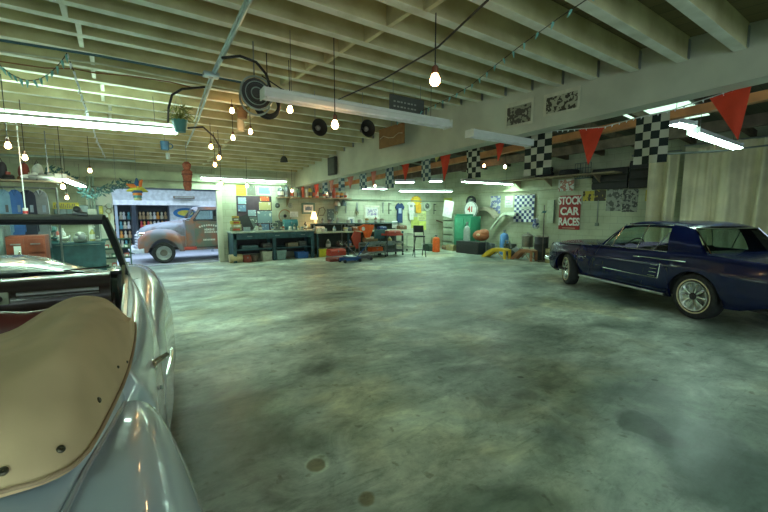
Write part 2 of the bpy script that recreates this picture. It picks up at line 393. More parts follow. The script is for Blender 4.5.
# shelf ledge line along right wall and back wall (pipe rail)
struct('trim_90', MB().bb((XR - .07, 5.4, 2.27), (XR, YB, 2.33)), C(.42, .46, .30, .6))
struct('trim_91', MB().bb((5.6, YB - .08, 1.98), (XR, YB, 2.02)), C(.22, .28, .2, .6))
# white sliding door and board to the left of the opening
dm = mat('pale_green_door', (.78, .82, .72), .5, noise=.06, scale=2)
dr = MB(); pts = []
x0, x1 = -.62, -.06
poly = [(x0, 0), (x1, 0), (x1, 1.9)] + [(x1 - .0 - .18 * (1 - math.cos(a)), 1.9 + .28 * math.sin(a)) for a in [PI / 8 * q for q in range(1, 5)]] + [(x0, 2.2)]
dr.prism([(x, YB - .14, z) for x, z in poly], (0, .05, 0))
door = struct('door_1', dr, dm)
h = link('door_handle', MB().torus((-.16, YB - .155, 1.55), .06, .012, 'Y').bb((-.185, YB - .15, 1.3), (-.135, YB - .14, 1.48)), C(.45, .42, .25, .4), door)
# ================================================================ VEHICLES
chrome = mat('chrome', (.82, .84, .82), .12, 1.0, noise=.02)
dullchrome = mat('dull_chrome', (.6, .64, .6), .3, 1.0, noise=.06)
tyrem = mat('tyre_rubber', (.025, .027, .027), .75, noise=.25, scale=20)
black = mat('black_paint', (.02, .02, .022), .45)
gl = glassmat('window_glass', (.80, .92, .88)); glw = glassmat('clear_glass', (.93, .98, .95))
def interp(tab, y):
    """smooth (monotone-ish) interpolation through (y, value) rows"""
    if y <= tab[0][0]: return tab[0][1]
    for i in range(len(tab) - 1):
        a, b = tab[i], tab[i + 1]
        if y <= b[0]:
            t = (y - a[0]) / (b[0] - a[0])
            pa = tab[i - 1] if i else a; pb = tab[i + 2] if i + 2 < len(tab) else b
            m0 = (b[1] - pa[1]) / (b[0] - pa[0]) * (b[0] - a[0]); m1 = (pb[1] - a[1]) / (pb[0] - a[0]) * (b[0] - a[0])
            t2, t3 = t * t, t * t * t
            return (2 * t3 - 3 * t2 + 1) * a[1] + (t3 - 2 * t2 + t) * m0 + (-2 * t3 + 3 * t2) * b[1] + (t3 - t2) * m1
    return tab[-1][1]
def wheel(root, c, R, W, side, style='steel', rimr=.19, wall=None, steer=0):
    """tyre with rim, hub and spokes; side = -1: outer face towards -x"""
    s = side
    prof = [(rimr, -W * .42), (R * .80, -W * .5), (R * .95, -W * .47), (R, -W * .36), (R, 0), (R, W * .36), (R * .95, W * .47), (R * .80, W * .5), (rimr, W * .42)]
    holder = link('wheel', MB().lathe([(r, h) for r, h in prof], (0, 0, 0), 'X', 40), tyrem, root, smooth=50)
    holder.location = c; holder.rotation_euler = (0, 0, steer)
    if wall: link('whitewall', MB().lathe([(rimr * wall[0], s * W * .463), (rimr * wall[0] + .002, s * (W * .5 + .004)), (rimr * wall[1], s * (W * .5 + .004)), (rimr * wall[1] + .002, s * W * .463)], (0, 0, 0), 'X', 40), mat('whitewall_rubber', (.72, .62, .38), .6), holder)
    if style == 'styled':
        link('rim', MB().lathe([(rimr * 1.06, s * W * .44), (rimr * 1.04, s * W * .52), (rimr * .96, s * W * .5), (rimr * .9, s * W * .36), (rimr * .35, s * W * .22), (.001, s * W * .22)], (0, 0, 0), 'X', 36), dullchrome, holder)
        sp = MB()
        for k in range(10):
            a = 2 * PI * k / 10; u = Vector((0, math.cos(a), math.sin(a)))
            sp.tube([Vector((s * W * .42, 0, 0)) + u * .03, Vector((s * W * .47, 0, 0)) + u * rimr * .55, Vector((s * W * .44, 0, 0)) + u * rimr * .93], [.012, .017, .02], 6)
        link('spokes', sp, chrome, holder)
        link('hub_cap', MB().lathe([(.052, s * W * .36), (.05, s * W * .5), (.03, s * W * .56), (.001, s * W * .57)], (0, 0, 0), 'X', 20), black, holder)
    else:
        link('rim', MB().lathe([(rimr * 1.04, s * W * .44), (rimr * 1.02, s * W * .5), (rimr * .9, s * W * .42), (rimr * .8, s * W * .26), (rimr * .3, s * W * .3), (.001, s * W * .3)], (0, 0, 0), 'X', 30), mat('steel_rim_pale', (.30, .33, .32), .5), holder)
        link('hub_cap', MB().lathe([(rimr * .5, s * W * .28), (rimr * .45, s * W * .42), (rimr * .2, s * W * .48), (.001, s * W * .49)], (0, 0, 0), 'X', 24), mat('rust_hub', (.14, .13, .11), .6), holder)
    return holder

# ---------------------------------------------------------------- navy coupe
navy = mat('navy_paint', (.003, .008, .055), .2, noise=.05, coat=.35, spec=.3)
def coupe():
    hd = math.atan2(.40, .916)
    root = thing('car', 'dark navy two-door hardtop coupe with chrome trim parked before the tan curtain', 'car', (7.965, 2.85, 0), -hd)
    WB = 1.37; R = .325
    wt = [(-2.66, .80), (-2.4, .835), (-1.4, .865), (-.4, .87), (.6, .86), (1.4, .85), (1.85, .82), (2.05, .78)]
    zs = [(-2.66, .82), (-2.45, .875), (-1.8, .91), (-1.2, .93), (-.6, .91), (.2, .90), (.9, .895), (1.5, .875), (1.9, .855), (2.05, .82)]
    def zbot(y):
        z = .235 if abs(y) < 1.9 else .235 + (abs(y) - 1.9) * .35
        for yw in (-WB, WB):
            q = .385 ** 2 - (y - yw) ** 2
            if q > 0: z = max(z, .30 + math.sqrt(q) * .98)
        return z
    ys = [-2.66, -2.62, -2.5, -2.3, -2.1, -1.95]
    for yw in (-WB, WB):
        ys += [yw - .386, yw - .384] + [yw + .384 * math.sin(a) for a in [PI * (q / 16 - .5) for q in range(1, 16)]] + [yw + .384, yw + .386]
    ys += [-.9, -.6, -.3, 0, .3, .6, .85, 1.8, 1.86, 1.92, 1.98, 2.02, 2.05]
    ys = sorted(set(ys))
    def side(y, s):
        w_ = interp(wt, y); z1 = interp(zs, y); z0 = zbot(y); out = []
        f = [0, .12, .3, .48, .62, .70, .76, .88, .96, 1]
        for q in f:
            z = z0 + (z1 - z0) * q
            h = (z - .235) / (z1 - .235)
            # tucked-in sill, bulging flank, crease under the belt
            x = w_ - .085 * max(0, .30 - h) ** 1.3 / .3 ** 1.3 - .05 * max(0, h - .62) / .38 + (.012 if .66 < h < .73 else 0)
            if h > .93: x -= .02 * (h - .93) / .07
            out.append((s * x, y, z))
        # arch lip
        out = [(s * (abs(out[0][0]) - .03), y, z0 + .004)] + out
        return out
    for s in (-1, 1):
        b = MB().quadmesh([side(y, s) for y in ys])
        link('body_side', b, navy, root, smooth=40)
    def top(y, c, k=6):
        w_ = interp(wt, y); z1 = interp(zs, y); e = w_ - .07
        r_ = []
        for i in range(-k, k + 1):
            t = i / k; x = e * t; z = z1 + .0 + c * (1 - abs(t) ** 2.4)
            r_.append((x, y, z))
        return r_
    link('bonnet', MB().quadmesh([top(y, .055 if y < 1.95 else .02) for y in (.38, .6, .8, 1.0, 1.3, 1.6, 1.8, 1.95, 2.05)]), navy, root)
    link('boot_lid', MB().quadmesh([top(y, .03 if y > -2.55 else .0) for y in (-2.66, -2.62, -2.5, -2.3, -2.1, -1.8, -1.5, -1.28)]), navy, root)
    # closed ends
    for nm, y, in (('tail_panel', -2.66), ('nose_panel', 2.05)):
        w_ = interp(wt, y); z1 = interp(zs, y)
        b = MB(); b.bb((-w_ + .06, y - .01 if y < 0 else y - .02, .42), (w_ - .06, y + .02 if y < 0 else y + .01, z1 - .005)); link(nm, b, navy if y < 0 else black, root)
    link('bumper', MB().tube([(-.86, -2.45, .48), (-.84, -2.68, .48), (-.6, -2.76, .48), (.6, -2.76, .48), (.84, -2.68, .48), (.86, -2.45, .48)], .05, 10), chrome, root)
    link('bumper', MB().tube([(-.85, 1.88, .50), (-.82, 2.08, .50), (-.5, 2.18, .50), (.5, 2.18, .50), (.82, 2.08, .50), (.85, 1.88, .50)], .05, 10), chrome, root)
    for s in (-1, 1):
        link('tail_light', MB().box((s * .62, -2.675, .66), (.2, .03, .17)), C(.45, .02, .02, .3), root)
        link('headlight', MB().lathe([(.001, 2.09), (.07, 2.085), (.09, 2.07), (.105, 2.03)], (s * .62, 0, .66), 'Y', 20), chrome, root)
    # belly and inside
    link('underbody', MB().bb((-.76, -2.5, .28), (.76, 1.95, .34)), black, root)
    for yw in (-WB, WB):
        for s in (-1, 1):
            a = [PI * q / 12 for q in range(13)]
            link('wheel_well', MB().quadmesh([[(s * x, yw + .40 * math.cos(t), .28 + .41 * math.sin(t)) for t in a] for x in (.845, .50)]), black, root)
    W = .2
    for y in (-WB, WB):
        for s in (-1, 1):
            wheel(root, (s * .73, y, R), R, W, s, 'styled', .20, (1.14, 1.22), steer=0 if y < 0 else -.36)
    # greenhouse
    def rz(y): return interp([(-1.12, 1.30), (-.95, 1.345), (-.6, 1.375), (-.1, 1.365), (.14, 1.325)], y)
    def rw(y): return interp([(-1.12, .60), (-.95, .625), (-.6, .635), (-.1, .62), (.14, .60)], y)
    rows = []
    for y in (-1.12, -1.05, -.95, -.75, -.5, -.2, -.05, .06, .14):
        r_ = []
        for i in range(-8, 9):
            t = i / 8; x = rw(y) * math.sin(t * PI / 2) if abs(t) < 1 else rw(y) * t
            r_.append((x, y, rz(y) - .075 * abs(t) ** 3.2))
        rows.append(r_)
    under = [[(p[0] * .97, p[1], p[2] - .03) for p in r_] for r_ in rows]
    b = MB().quadmesh(rows); b.quadmesh(under); link('roof', b, navy, root, smooth=50)
    zb_ = .91
    for s in (-1, 1):
        x1 = s * .795; xr = s * .622
        # broad rear quarter pillar
        P = [(x1, -1.62, zb_ + .01), (x1, -.62, zb_), (s * .725, -.60, 1.03), (s * .655, -.52, 1.2), (s * .62, -.50, 1.235), (xr - s * .0, -1.0, 1.155), (s * .61, -1.05, 1.14), (s * .70, -1.33, .99)]
        P = [(x1, -1.46, zb_ + .012), (x1, -.90, zb_), (s * .615, -.80, 1.31), (s * .60, -1.13, 1.245), ]
        rows = []
        for t in [q / 6 for q in range(7)]:
            a0 = Vector(P[0]).lerp(Vector(P[3]), t); a1 = Vector(P[1]).lerp(Vector(P[2]), t)
            bow = s * .035 * math.sin(t * PI)
            rows.append([a0 + Vector((bow * .6, 0, 0)), a0.lerp(a1, .33) + Vector((bow, 0, 0)), a0.lerp(a1, .66) + Vector((bow, 0, 0)), a1 + Vector((bow, 0, 0))])
        b = MB().quadmesh(rows); b.quadmesh([[p - Vector((s * .05, 0, 0)) for p in r_] for r_ in rows]); link('rear_pillar', b, navy, root, smooth=60)
        link('windscreen_pillar', MB().tube([(s * .77, .46, zb_), (s * .70, .27, 1.10), (s * .61, .08, 1.29)], .026, 8), navy, root)
        # side glass, two panes, and chrome edges
        def sg(y, z): f = (z - zb_) / (1.31 - zb_); return Vector((s * (.775 - .155 * f + .012 * math.sin(f * PI)), y, z))
        link('side_window', MB().quadmesh([[sg(.41, zb_), sg(.27, 1.09), sg(.09, 1.285)], [sg(-.30, zb_), sg(-.33, 1.09), sg(-.37, 1.305)]]), gl, root)
        link('side_window', MB().quadmesh([[sg(-.31, zb_), sg(-.34, 1.09), sg(-.38, 1.305)], [sg(-.90, zb_), sg(-.86, 1.09), sg(-.82, 1.30)]]), gl, root)
        link('window_trim', MB().tube([sg(.22, zb_), sg(.20, 1.0), sg(.12, 1.25)], .011, 6).tube([sg(.41, zb_) , sg(.27, 1.09), sg(.09, 1.29), sg(-.37, 1.312), sg(-.82, 1.308)], .011, 6).tube([sg(-.31, zb_), sg(-.34, 1.09), sg(-.38, 1.305)], .008, 6).tube([sg(-.62, zb_), sg(-.80, 1.20)], .009, 6), chrome, root)
        link('belt_trim', MB().tube([(s * .80, .50, zb_ - .004), (s * .805, 0, zb_ - .002), (s * .805, -.90, zb_ + .004)], .008, 6), chrome, root)
        link('side_trim', MB().tube([(s * (interp(wt, y) - .008), y, .80) for y in (-1.25, -.95, -.8, -.6, -.4)], .007, 5), chrome, root)
        link('rocker_trim', MB().tube([(s * .848, y, .262) for y in (-.94, -.5, 0, .5, .95)], .022, 8), dullchrome, root)
        link('wing_trim', MB().tube([(s * (interp(wt, y) - .06), y, interp(zs, y) - .008) for y in (.7, 1.0, 1.3, 1.7, 1.95)], .007, 5), chrome, root)
        sc_ = MB()
        for i in range(4): sc_.tube([(s * .875, -.70 + .015 * i, .70 - .058 * i), (s * .875, -.82 + .01 * i, .70 - .058 * i)], .008, 5)
        sc_.tube([(s * .874, -.86, .73), (s * .874, -.83, .50)], .007, 5).tube([(s * .874, .3, .51), (s * .876, -.3, .50), (s * .874, -.83, .50)], .005, 5)
        link('side_scoop_trim', sc_, chrome, root)
        # running horse badge on the front wing: body, neck, legs and tail over three bars
        bd = MB(); X_ = s * .862
        bd.tube([(X_, 1.00, .64), (X_, .92, .645), (X_, .84, .64)], [.009, .012, .009], 6).tube([(X_, .99, .645), (X_, 1.03, .67), (X_, 1.055, .662)], [.009, .007, .004], 6)
        for q in ((1.0, .63, 1.05, .60), (.97, .63, 1.0, .595), (.86, .63, .83, .60), (.84, .635, .80, .61)): bd.tube([(X_, q[0], q[1]), (X_, q[2], q[3])], .004, 5)
        bd.tube([(X_, .84, .645), (X_, .79, .66), (X_, .77, .65)], .004, 5); bd.bb((X_ - .003, .93, .60), (X_ + .003, .936, .69)); bd.bb((X_ - .003, .945, .60), (X_ + .003, .951, .69))
        link('wing_badge', bd, chrome, root)
        link('door_handle', MB().tube([(s * .845, -.33, .79), (s * .875, -.36, .79), (s * .875, -.46, .79), (s * .845, -.49, .79)], .009, 6), chrome, root)
        link('door_gap', MB().tube([(s * .853, .72, .30), (s * .868, .62, .6), (s * .815, .46, .89)], .003, 4).tube([(s * .853, -.52, .32), (s * .872, -.56, .6), (s * .818, -.60, .87)], .003, 4), black, root)
    # wind screens with chrome surrounds
    def scr(P0, P1, P2, P3, bow, nm):
        P0, P1, P2, P3 = [Vector(p) for p in (P0, P1, P2, P3)]
        rows = [[(P0.lerp(P1, u)).lerp(P3.lerp(P2, u), v) + Vector((0, bow * math.sin(u * PI), 0)) for u in [q / 8 for q in range(9)]] for v in [q / 4 for q in range(5)]]
        link(nm, MB().quadmesh(rows), gl if nm == 'windscreen' else glassmat('dimmed_rear_glass', (.30, .40, .38)), root)  # rear glass darkened to paint in the dim cabin behind it
        edge = rows[0] + [r_[-1] for r_ in rows[1:]] + list(reversed(rows[-1]))[1:] + [r_[0] for r_ in reversed(rows[:-1])]
        link(nm + '_trim', MB().tube(edge, .013, 6), chrome, root)
    scr((-.75, .46, .91), (.75, .46, .91), (.585, .07, 1.31), (-.585, .07, 1.31), .12, 'windscreen')
    scr((-.67, -1.44, .93), (.67, -1.44, .93), (.565, -1.12, 1.275), (-.565, -1.12, 1.275), -.07, 'rear_window')
    link('rear_shelf', MB().bb((-.7, -1.5, .84), (.7, -1.0, .86)), black, root)
    dk = mat('black_vinyl', (.02, .022, .028), .5)
    for s in (-1, 1):
        link('front_seat', MB().box((s * .34, -.2, .45), (.5, .52, .2), bev=.05).box((s * .34, -.48, .72), (.5, .14, .48), rx=-.15, bev=.05), dk, root)
    link('rear_seat', MB().box((0, -.95, .45), (1.3, .4, .2), bev=.05).box((0, -1.15, .68), (1.3, .14, .4), rx=-.2, bev=.05), dk, root)
    link('dashboard', MB().box((0, .42, .80), (1.45, .25, .16), bev=.04), dk, root)
    link('steering_wheel', MB().torus((0, 0, 0), .19, .012, 'Z').box((0, 0, 0), (.36, .03, .015)), black, root).matrix_basis = Matrix.Translation((-.36, .18, .88)) @ Matrix.Rotation(-1.1, 4, 'X')
    link('cabin_floor', MB().bb((-.78, -1.3, .30), (.78, .8, .35)), black, root)
    for s in (-1, 1): link('door_lining', MB().bb((s * .74, -1.2, .34), (s * .79, .8, .85)), dk, root)
    return root
coupe()

# ---------------------------------------------------------------- old pickup outside, side on, nose to the left
def pickup():
    rust = mat('rusty_paint', (.34, .14, .085), .5, c2=(.16, .17, .19), scale=2.6, lo=.40, hi=.60, detail=8)
    faded = mat('faded_top_paint', (.22, .25, .29), .45, c2=(.12, .09, .085), scale=3, lo=.36, hi=.56, detail=6)
    root = thing('pickup_truck', 'rusty old pickup truck standing side-on outside the open doorway', 'truck', (1.10, 14.0, 0), 0)
    # local: x = rearwards, y = away from us; origin under the front axle
    R = .31
    def sx(x, pts): return [(x, y, z) for y, z in pts]
    # hood: rounded tall nose
    rows = []
    for x, w_, zt, z0 in [(-.62, .12, .74, .5), (-.60, .26, .92, .45), (-.52, .34, 1.04, .45), (-.35, .40, 1.13, .45), (0, .46, 1.20, .45), (.35, .52, 1.26, .45), (.62, .58, 1.29, .45)]:
        r_ = []
        for i in range(13):
            a = PI * i / 12; r_.append((x, -math.cos(a) * w_ if abs(math.cos(a)) < .99 else -math.cos(a) * w_, z0 + (zt - z0) * (math.sin(a) ** .45 if a > 0 and i < 12 else 0)))
        rows.append(r_)
    link('bonnet', MB().quadmesh(rows, False, True), faded, root, smooth=60)
    for s in (-1, 1):
        rows = []
        for q in range(15):
            a = PI * q / 14; x = -.04 - math.cos(a) * .60; arch = .40
            top_ = .40 + .55 * math.sin(a) ** .55 if 0 < q < 14 else .40
            bx = x; z_in = .36 + math.sqrt(max(0, .38 ** 2 - bx ** 2)) * 1.0 if abs(bx) < .38 else .34
            z_in = min(z_in, top_ - .02)
            yo = s * .88; yi = s * (.38 + .10 * q / 14)
            rows.append([(x, yi, top_ + .06), (x, s * .62, top_ + .075), (x, s * .76, top_ + .03), (x, s * .85, top_ - .07 if top_ - .07 > z_in else z_in + .01), (x, yo, (top_ + z_in) / 2 - .02), (x, yo - s * .01, z_in)])
        link('front_wing', MB().quadmesh(rows), rust, root, smooth=60)
        link('headlamp', MB().lathe([(.001, -.63), (.07, -.62), (.10, -.58), (.10, -.4), (.05, -.25)], (0, s * .60, .84), 'X', 18), chrome, root)
    g = MB()
    for i in range(5): g.tube([(-.45, -.50, .48 + i * .085), (-.60, -.42, .48 + i * .085), (-.67, 0, .48 + i * .085), (-.60, .42, .48 + i * .085), (-.45, .50, .48 + i * .085)], .025, 6)
    link('grille', g, mat('pale_grille_paint', (.75, .78, .82), .5), root)
    link('bumper', MB().tube([(-.5, -.88, .40), (-.72, -.80, .40), (-.80, 0, .40), (-.72, .80, .40), (-.5, .88, .40)], .075, 8), mat('pale_bumper_paint', (.70, .76, .82), .5), root)
    # cab: side profile extruded with rounded roof, door window cut out
    def tum(z): return .80 - max(0, z - 1.15) * .22 - max(0, z - 1.62) * .5
    prof = [(.62, .42), (.62, 1.28), (.72, 1.33), (.92, 1.62), (1.02, 1.70), (1.25, 1.75), (1.65, 1.75), (1.85, 1.69), (1.94, 1.5), (1.96, .42)]
    rows = []
    for f in (-1, -.97, -.85, -.5, 0, .5, .85, .97, 1):
        rr = []
        for (x, z) in prof:
            zz = z - (.08 * abs(f) ** 4 if z > 1.6 else 0)
            rr.append((x, f * tum(zz), zz))
        rows.append(rr)
    shell = MB()
    # roof + back + cowl (skip the windscreen band)
    for lo, hi in ((0, 2), (3, 7), (7, 9)):
        pass
    roof = MB().quadmesh([r_[3:9] for r_ in rows]); link('cab_roof', roof, faded, root, smooth=60)
    link('cowl', MB().quadmesh([r_[0:3] for r_ in rows]), faded, root, smooth=60)
    link('cab_back', MB().quadmesh([r_[8:] for r_ in rows]), rust, root)
    link('windscreen', MB().quadmesh([r_[2:4] for r_ in rows]), gl, root)
    for s in (-1, 1):
        def P(x, z): return (x, s * tum(z), z)
        sd = MB()
        sd.quadmesh([[P(.62, .40), P(.62, .8), P(.62, 1.26)], [P(.86, .40), P(.86, .8), P(.86, 1.26)]])
        sd.quadmesh([[P(1.72, .40), P(1.72, 1.26), P(1.72, 1.62)], [P(1.96, .40), P(1.96, 1.26), P(1.90, 1.62)]])
        sd.quadmesh([[P(.72, 1.26), P(1.0, 1.62), P(1.05, 1.70)], [P(.84, 1.26), P(1.06, 1.56), P(1.12, 1.70)]])
        sd.quadmesh([[P(1.0, 1.60), P(1.0, 1.70)], [P(1.9, 1.60), P(1.85, 1.70)]])
        link('cab_side', sd, rust, root)
        dd = MB().quadmesh([[P(.87, .44), P(.87, .8), P(.87, 1.24)], [P(1.71, .44), P(1.71, .8), P(1.71, 1.24)]])
        door_ = link('door', dd, mat('door_dull_green', (.13, .17, .14), .6, c2=(.33, .13, .09), scale=2.2, lo=.42, hi=.55) if s < 0 else rust, root)
        if s < 0:
            wm = mat('worn_white_lettering', (.70, .70, .64), .7)
            lt = MB()
            for i in range(9):
                a = (i - 4) / 4; lt.box((1.29 + a * .27, -.803, 1.12 - .05 * a * a), (.045, .006, .055), ry=a * .3)
            for i in range(6): lt.box((1.17 + i * .05, -.803, .98), (.038, .006, .075 if i % 2 else .055))
            for i in range(7): lt.box((1.17 + i * .055, -.803, .90), (.04, .006, .05))
            for i in range(8): lt.box((1.12 + i * .045, -.803, .66), (.035, .006, .05))
            link('worn_lettering', lt, wm, door_)['kind'] = 'stuff'
            link('door_handle', MB().tube([(1.58, -.80, 1.13), (1.60, -.83, 1.13), (1.68, -.83, 1.12)], .01, 6), chrome, door_)
        link('door_window', MB().quadmesh([[P(.86, 1.28), P(1.07, 1.57)], [P(1.70, 1.28), P(1.70, 1.59)]]), gl, root)
        link('window_frame', MB().tube([P(.85, 1.27), P(1.07, 1.585), P(1.71, 1.60), P(1.71, 1.27), P(.85, 1.27)], .018, 6), black, root)
        link('running_board', MB().bb((.50, s * .62, .36), (2.0, s * .88, .41)), rust, root)
        link('wheel_guard', MB().bb((.47, s * .66, .38), (.60, s * .86, .8), bev=.03), rust, root)
    link('seat', MB().box((1.5, 0, .85), (.5, 1.3, .25), bev=.05).box((1.75, 0, 1.15), (.14, 1.3, .5), bev=.05), C(.25, .2, .15, .7), root)
    link('steering_wheel', MB().torus((1.05, .35, 1.32), .2, .014, 'X'), black, root)
    link('chassis', MB().bb((-.4, -.4, .36), (3.9, .4, .46)), black, root)
    link('load_bed', MB().bb((2.04, -.8, .55), (3.9, -.72, 1.1)).bb((2.04, .72, .55), (3.9, .8, 1.1)).bb((2.04, -.8, .5), (3.9, .8, .57)).bb((3.84, -.8, .55), (3.9, .8, 1.1)).bb((2.04, -.8, .55), (2.1, .8, 1.1)), rust, root)
    for x in (0, 2.95):
        for s in (-1, 1):
            h_ = wheel(root, (x, s * .76, R), R, .19, 1 if s > 0 else -1, 'steel', .2)
            h_.rotation_euler = (0, 0, PI / 2)
            # wheels are built on the x axis: turn them to face y
    link('step_block', MB().box((.72, -.87, .42), (.34, .06, .09)), C(.6, .08, .06, .5), root)
    return root
pickup()
# ================================================================ silver-grey convertible, camera stands over its right rear wing
silver = mat('silver_grey_paint', (.47, .54, .61), .26, noise=.03, scale=3, coat=.7)
tan = mat('tan_canvas', (.62, .44, .25), .85, noise=.1, scale=5, bump=.9, detail=2)
burg = mat('burgundy_leather', (.16, .035, .03), .4, noise=.15, scale=6)
dashm = mat('dark_brown_dash', (.035, .018, .015), .3, noise=.1, coat=.4)
def convertible():
    XC = -.74
    root = thing('convertible', 'silver grey vintage convertible with tan folded top at the left foreground', 'car', (XC, 2.2, 0), 0)
    W = dict(parent=root, world=True)
    def mir(p): return (2 * XC - p[0], p[1], p[2])
    def both(name, fn, m_, **k):
        for s in (1, -1):
            b = MB(); fn(b, (lambda p: p) if s > 0 else mir); link(name, b, m_, root, world=True, **k)
    xo = [(.9, .06), (1.3, .085), (1.7, .112), (2.1, .14), (2.6, .17), (3.0, .175), (3.4, .15)]
    def belt(Y): return interp([(.8, 1.02), (1.3, 1.02), (1.7, 1.0), (2.3, 1.0), (3.0, 1.03), (3.4, 1.06)], Y)
    def body(b, f):
        rows = []
        for i in range(28):
            Y = 1.05 + i * (3.42 - 1.05) / 27; x = interp(xo, Y); bl = belt(Y)
            k_ = max(0, min(1, (1.40 - Y) / .06)); x -= .035 * k_; zf = 1 - .055 * k_
            rows.append([f((p[0], p[1], p[2] * zf)) for p in [(x - .09, Y, .26), (x - .03, Y, .34), (x - .004, Y, .5), (x, Y, .62), (x - .008, Y, .75), (x - .03, Y, .87), (x - .06, Y, .94), (x - .09, Y, bl - .025), (x - .115, Y, bl), (x - .15, Y, bl + .004), (x - .175, Y, bl - .02), (x - .18, Y, bl - .12)]])
        b.quadmesh(rows)
    both('body_side', body, silver, smooth=60)
    # rear deck: from the top-boot edge down over the tail
    def deck_edge(Y): return interp([(-1.0, -.42), (-.6, -.34), (0, -.24), (.5, -.165), (.8, -.115), (.95, -.085), (1.1, -.05), (1.3, -.02), (1.5, 0.0), (1.7, .01)], Y)
    rows = []
    for i in range(26):
        Y = 1.70 - i * (2.55) / 25
        e = deck_edge(Y); zt = interp([(-.85, .62), (-.6, .74), (-.2, .86), (.2, .94), (.6, 1.0), (.9, 1.03), (1.2, 1.04), (1.7, 1.0)], Y)
        ze = interp([(-.85, .45), (-.6, .66), (-.2, .80), (.2, .88), (.6, .935), (.9, .955), (1.3, .955), (1.5, .94), (1.7, .92)], Y)
        w_ = e - XC; r_ = []
        for q in range(-12, 13):
            t = q / 12; r_.append((XC + w_ * math.copysign(abs(math.sin(t * PI / 2)), t), Y, ze + (zt - ze) * (1 - abs(t) ** 3.5)))
        # down to the sill behind the wing
        r_ = [(r_[0][0] - .02, Y, ze - .25)] + r_ + [(r_[-1][0] + .02, Y, ze - .25)]
        rows.append(r_)
    link('rear_deck', MB().quadmesh(rows), silver, smooth=60, **W)
    link('tail_panel', MB().bb((XC - .45, -.86, .3), (XC + .45, -.80, .6)), silver, **W)
    # rear wing
    def rwing(b, f):
        rows = []
        for Y, xs, xe, zt in [(1.44, -.005, .06, .82), (1.425, -.008, .082, .88), (1.39, -.012, .104, .92), (1.33, -.018, .124, .943), (1.22, -.034, .142, .957), (1.08, -.058, .153, .966), (.95, -.088, .163, .968), (.8, -.118, .170, .965), (.5, -.168, .18, .955), (.2, -.21, .165, .93), (-.1, -.26, .15, .88), (-.4, -.30, .12, .78), (-.6, -.34, .06, .66), (-.72, -.37, -.05, .5)]:
            r_ = []
            for q in range(15):
                t = q / 14 * PI / 2
                r_.append(f((xs + (xe - xs) * math.sin(t) ** .74, Y, .32 + (zt - .32) * max(0, math.cos(t)) ** .62)))
            rows.append(r_)
        b.quadmesh(rows)
    both('rear_wing', rwing, silver, smooth=60)
    both('wing_beading', lambda b, f: b.tube([f(p) for p in [(.0, 1.40, .90), (-.015, 1.32, .945), (-.034, 1.2, .962), (-.057, 1.08, .972), (-.087, .95, .975), (-.117, .8, .972), (-.167, .5, .961), (-.209, .2, .936), (-.259, -.1, .886)]], .006, 6), mat('beading_grey', (.30, .33, .36), .3))
    # front wing
    def fwing(b, f):
        rows = []
        for Y, xi, xe, zt in [(2.2, .10, .15, .72), (2.35, .06, .175, .80), (2.6, .02, .215, .86), (2.9, -.03, .255, .905), (3.2, -.06, .285, .94), (3.5, -.10, .33, .985), (3.8, -.13, .36, 1.01), (4.1, -.16, .375, 1.02), (4.4, -.18, .38, 1.015), (4.7, -.19, .37, .98), (4.95, -.19, .34, .92), (5.15, -.18, .29, .84), (5.3, -.16, .20, .72), (5.38, -.14, .10, .55)]:
            r_ = []
            xm = (xi + xe) / 2 - .03
            for q in range(-9, 15):
                if q < 0:
                    t = -q / 9 * PI / 2; r_.append(f((xm - (xm - xi) * math.sin(t) ** .9, Y, zt - (.16 if Y > 3 else .04) * (1 - math.cos(t)))))
                else:
                    t = q / 14 * PI / 2; r_.append(f((xm + (xe - xm) * math.sin(t) ** .8, Y, .32 + (zt - .32) * max(0, math.cos(t)) ** .66)))
            rows.append(r_)
        b.quadmesh(rows, False, False, True)
    both('front_wing', fwing, silver, smooth=60)
    # bonnet and cowl
    rows = []
    for Y, w_, zt, ze in [(3.36, .86, 1.12, 1.05), (3.5, .80, 1.16, 1.03), (3.8, .70, 1.18, .97), (4.2, .60, 1.17, .90), (4.6, .50, 1.13, .85), (5.0, .40, 1.05, .80), (5.25, .3, .9, .74), (5.35, .2, .74, .6)]:
        rows.append([(XC + w_ * q / 10, Y, ze + (zt - ze) * (1 - abs(q / 10) ** 2.2)) for q in range(-10, 11)])
    link('bonnet', MB().quadmesh(rows, False, False, True), silver, smooth=60, **W)
    link('bonnet_ornament', MB().tube([(XC, 4.7, 1.07), (XC, 4.95, 1.07), (XC, 5.2, .99)], [.008, .025, .01], 8).ball((XC, 4.72, 1.11), (.015, .05, .045)), chrome, **W)
    # scuttle closing below the bonnet sides
    both('catwalk', lambda b, f: b.quadmesh([[f((XC + .86, 3.38, 1.02)), f((.06, 3.38, 1.0)), f((.15, 3.38, .8))], [f((XC + .58, 4.3, .84)), f((-.15, 4.3, .80)), f((-.1, 4.3, .7))], [f((XC + .36, 5.1, .76)), f((-.18, 5.1, .72)), f((-.16, 5.1, .5))]]), silver)
    # wind screen
    ZT, YT, ZBt, YB2 = 1.468, 3.08, 1.075, 3.34
    XT, XBm = -.075, .038
    hdr = MB()
    hdr.tube([(2 * XC - XT, YT, ZT + .012), (XC, YT + .10, ZT + .012), (XT, YT, ZT + .004)], .017, 8)
    link('windscreen_header', hdr, mat('header_grey', (.34, .38, .34), .3, .6), **W)
    link('header_rubber', MB().tube([(2 * XC - XT, YT + .01, ZT - .020), (XC, YT + .11, ZT - .018), (XT, YT + .01, ZT - .022)], .019, 8), black, **W)
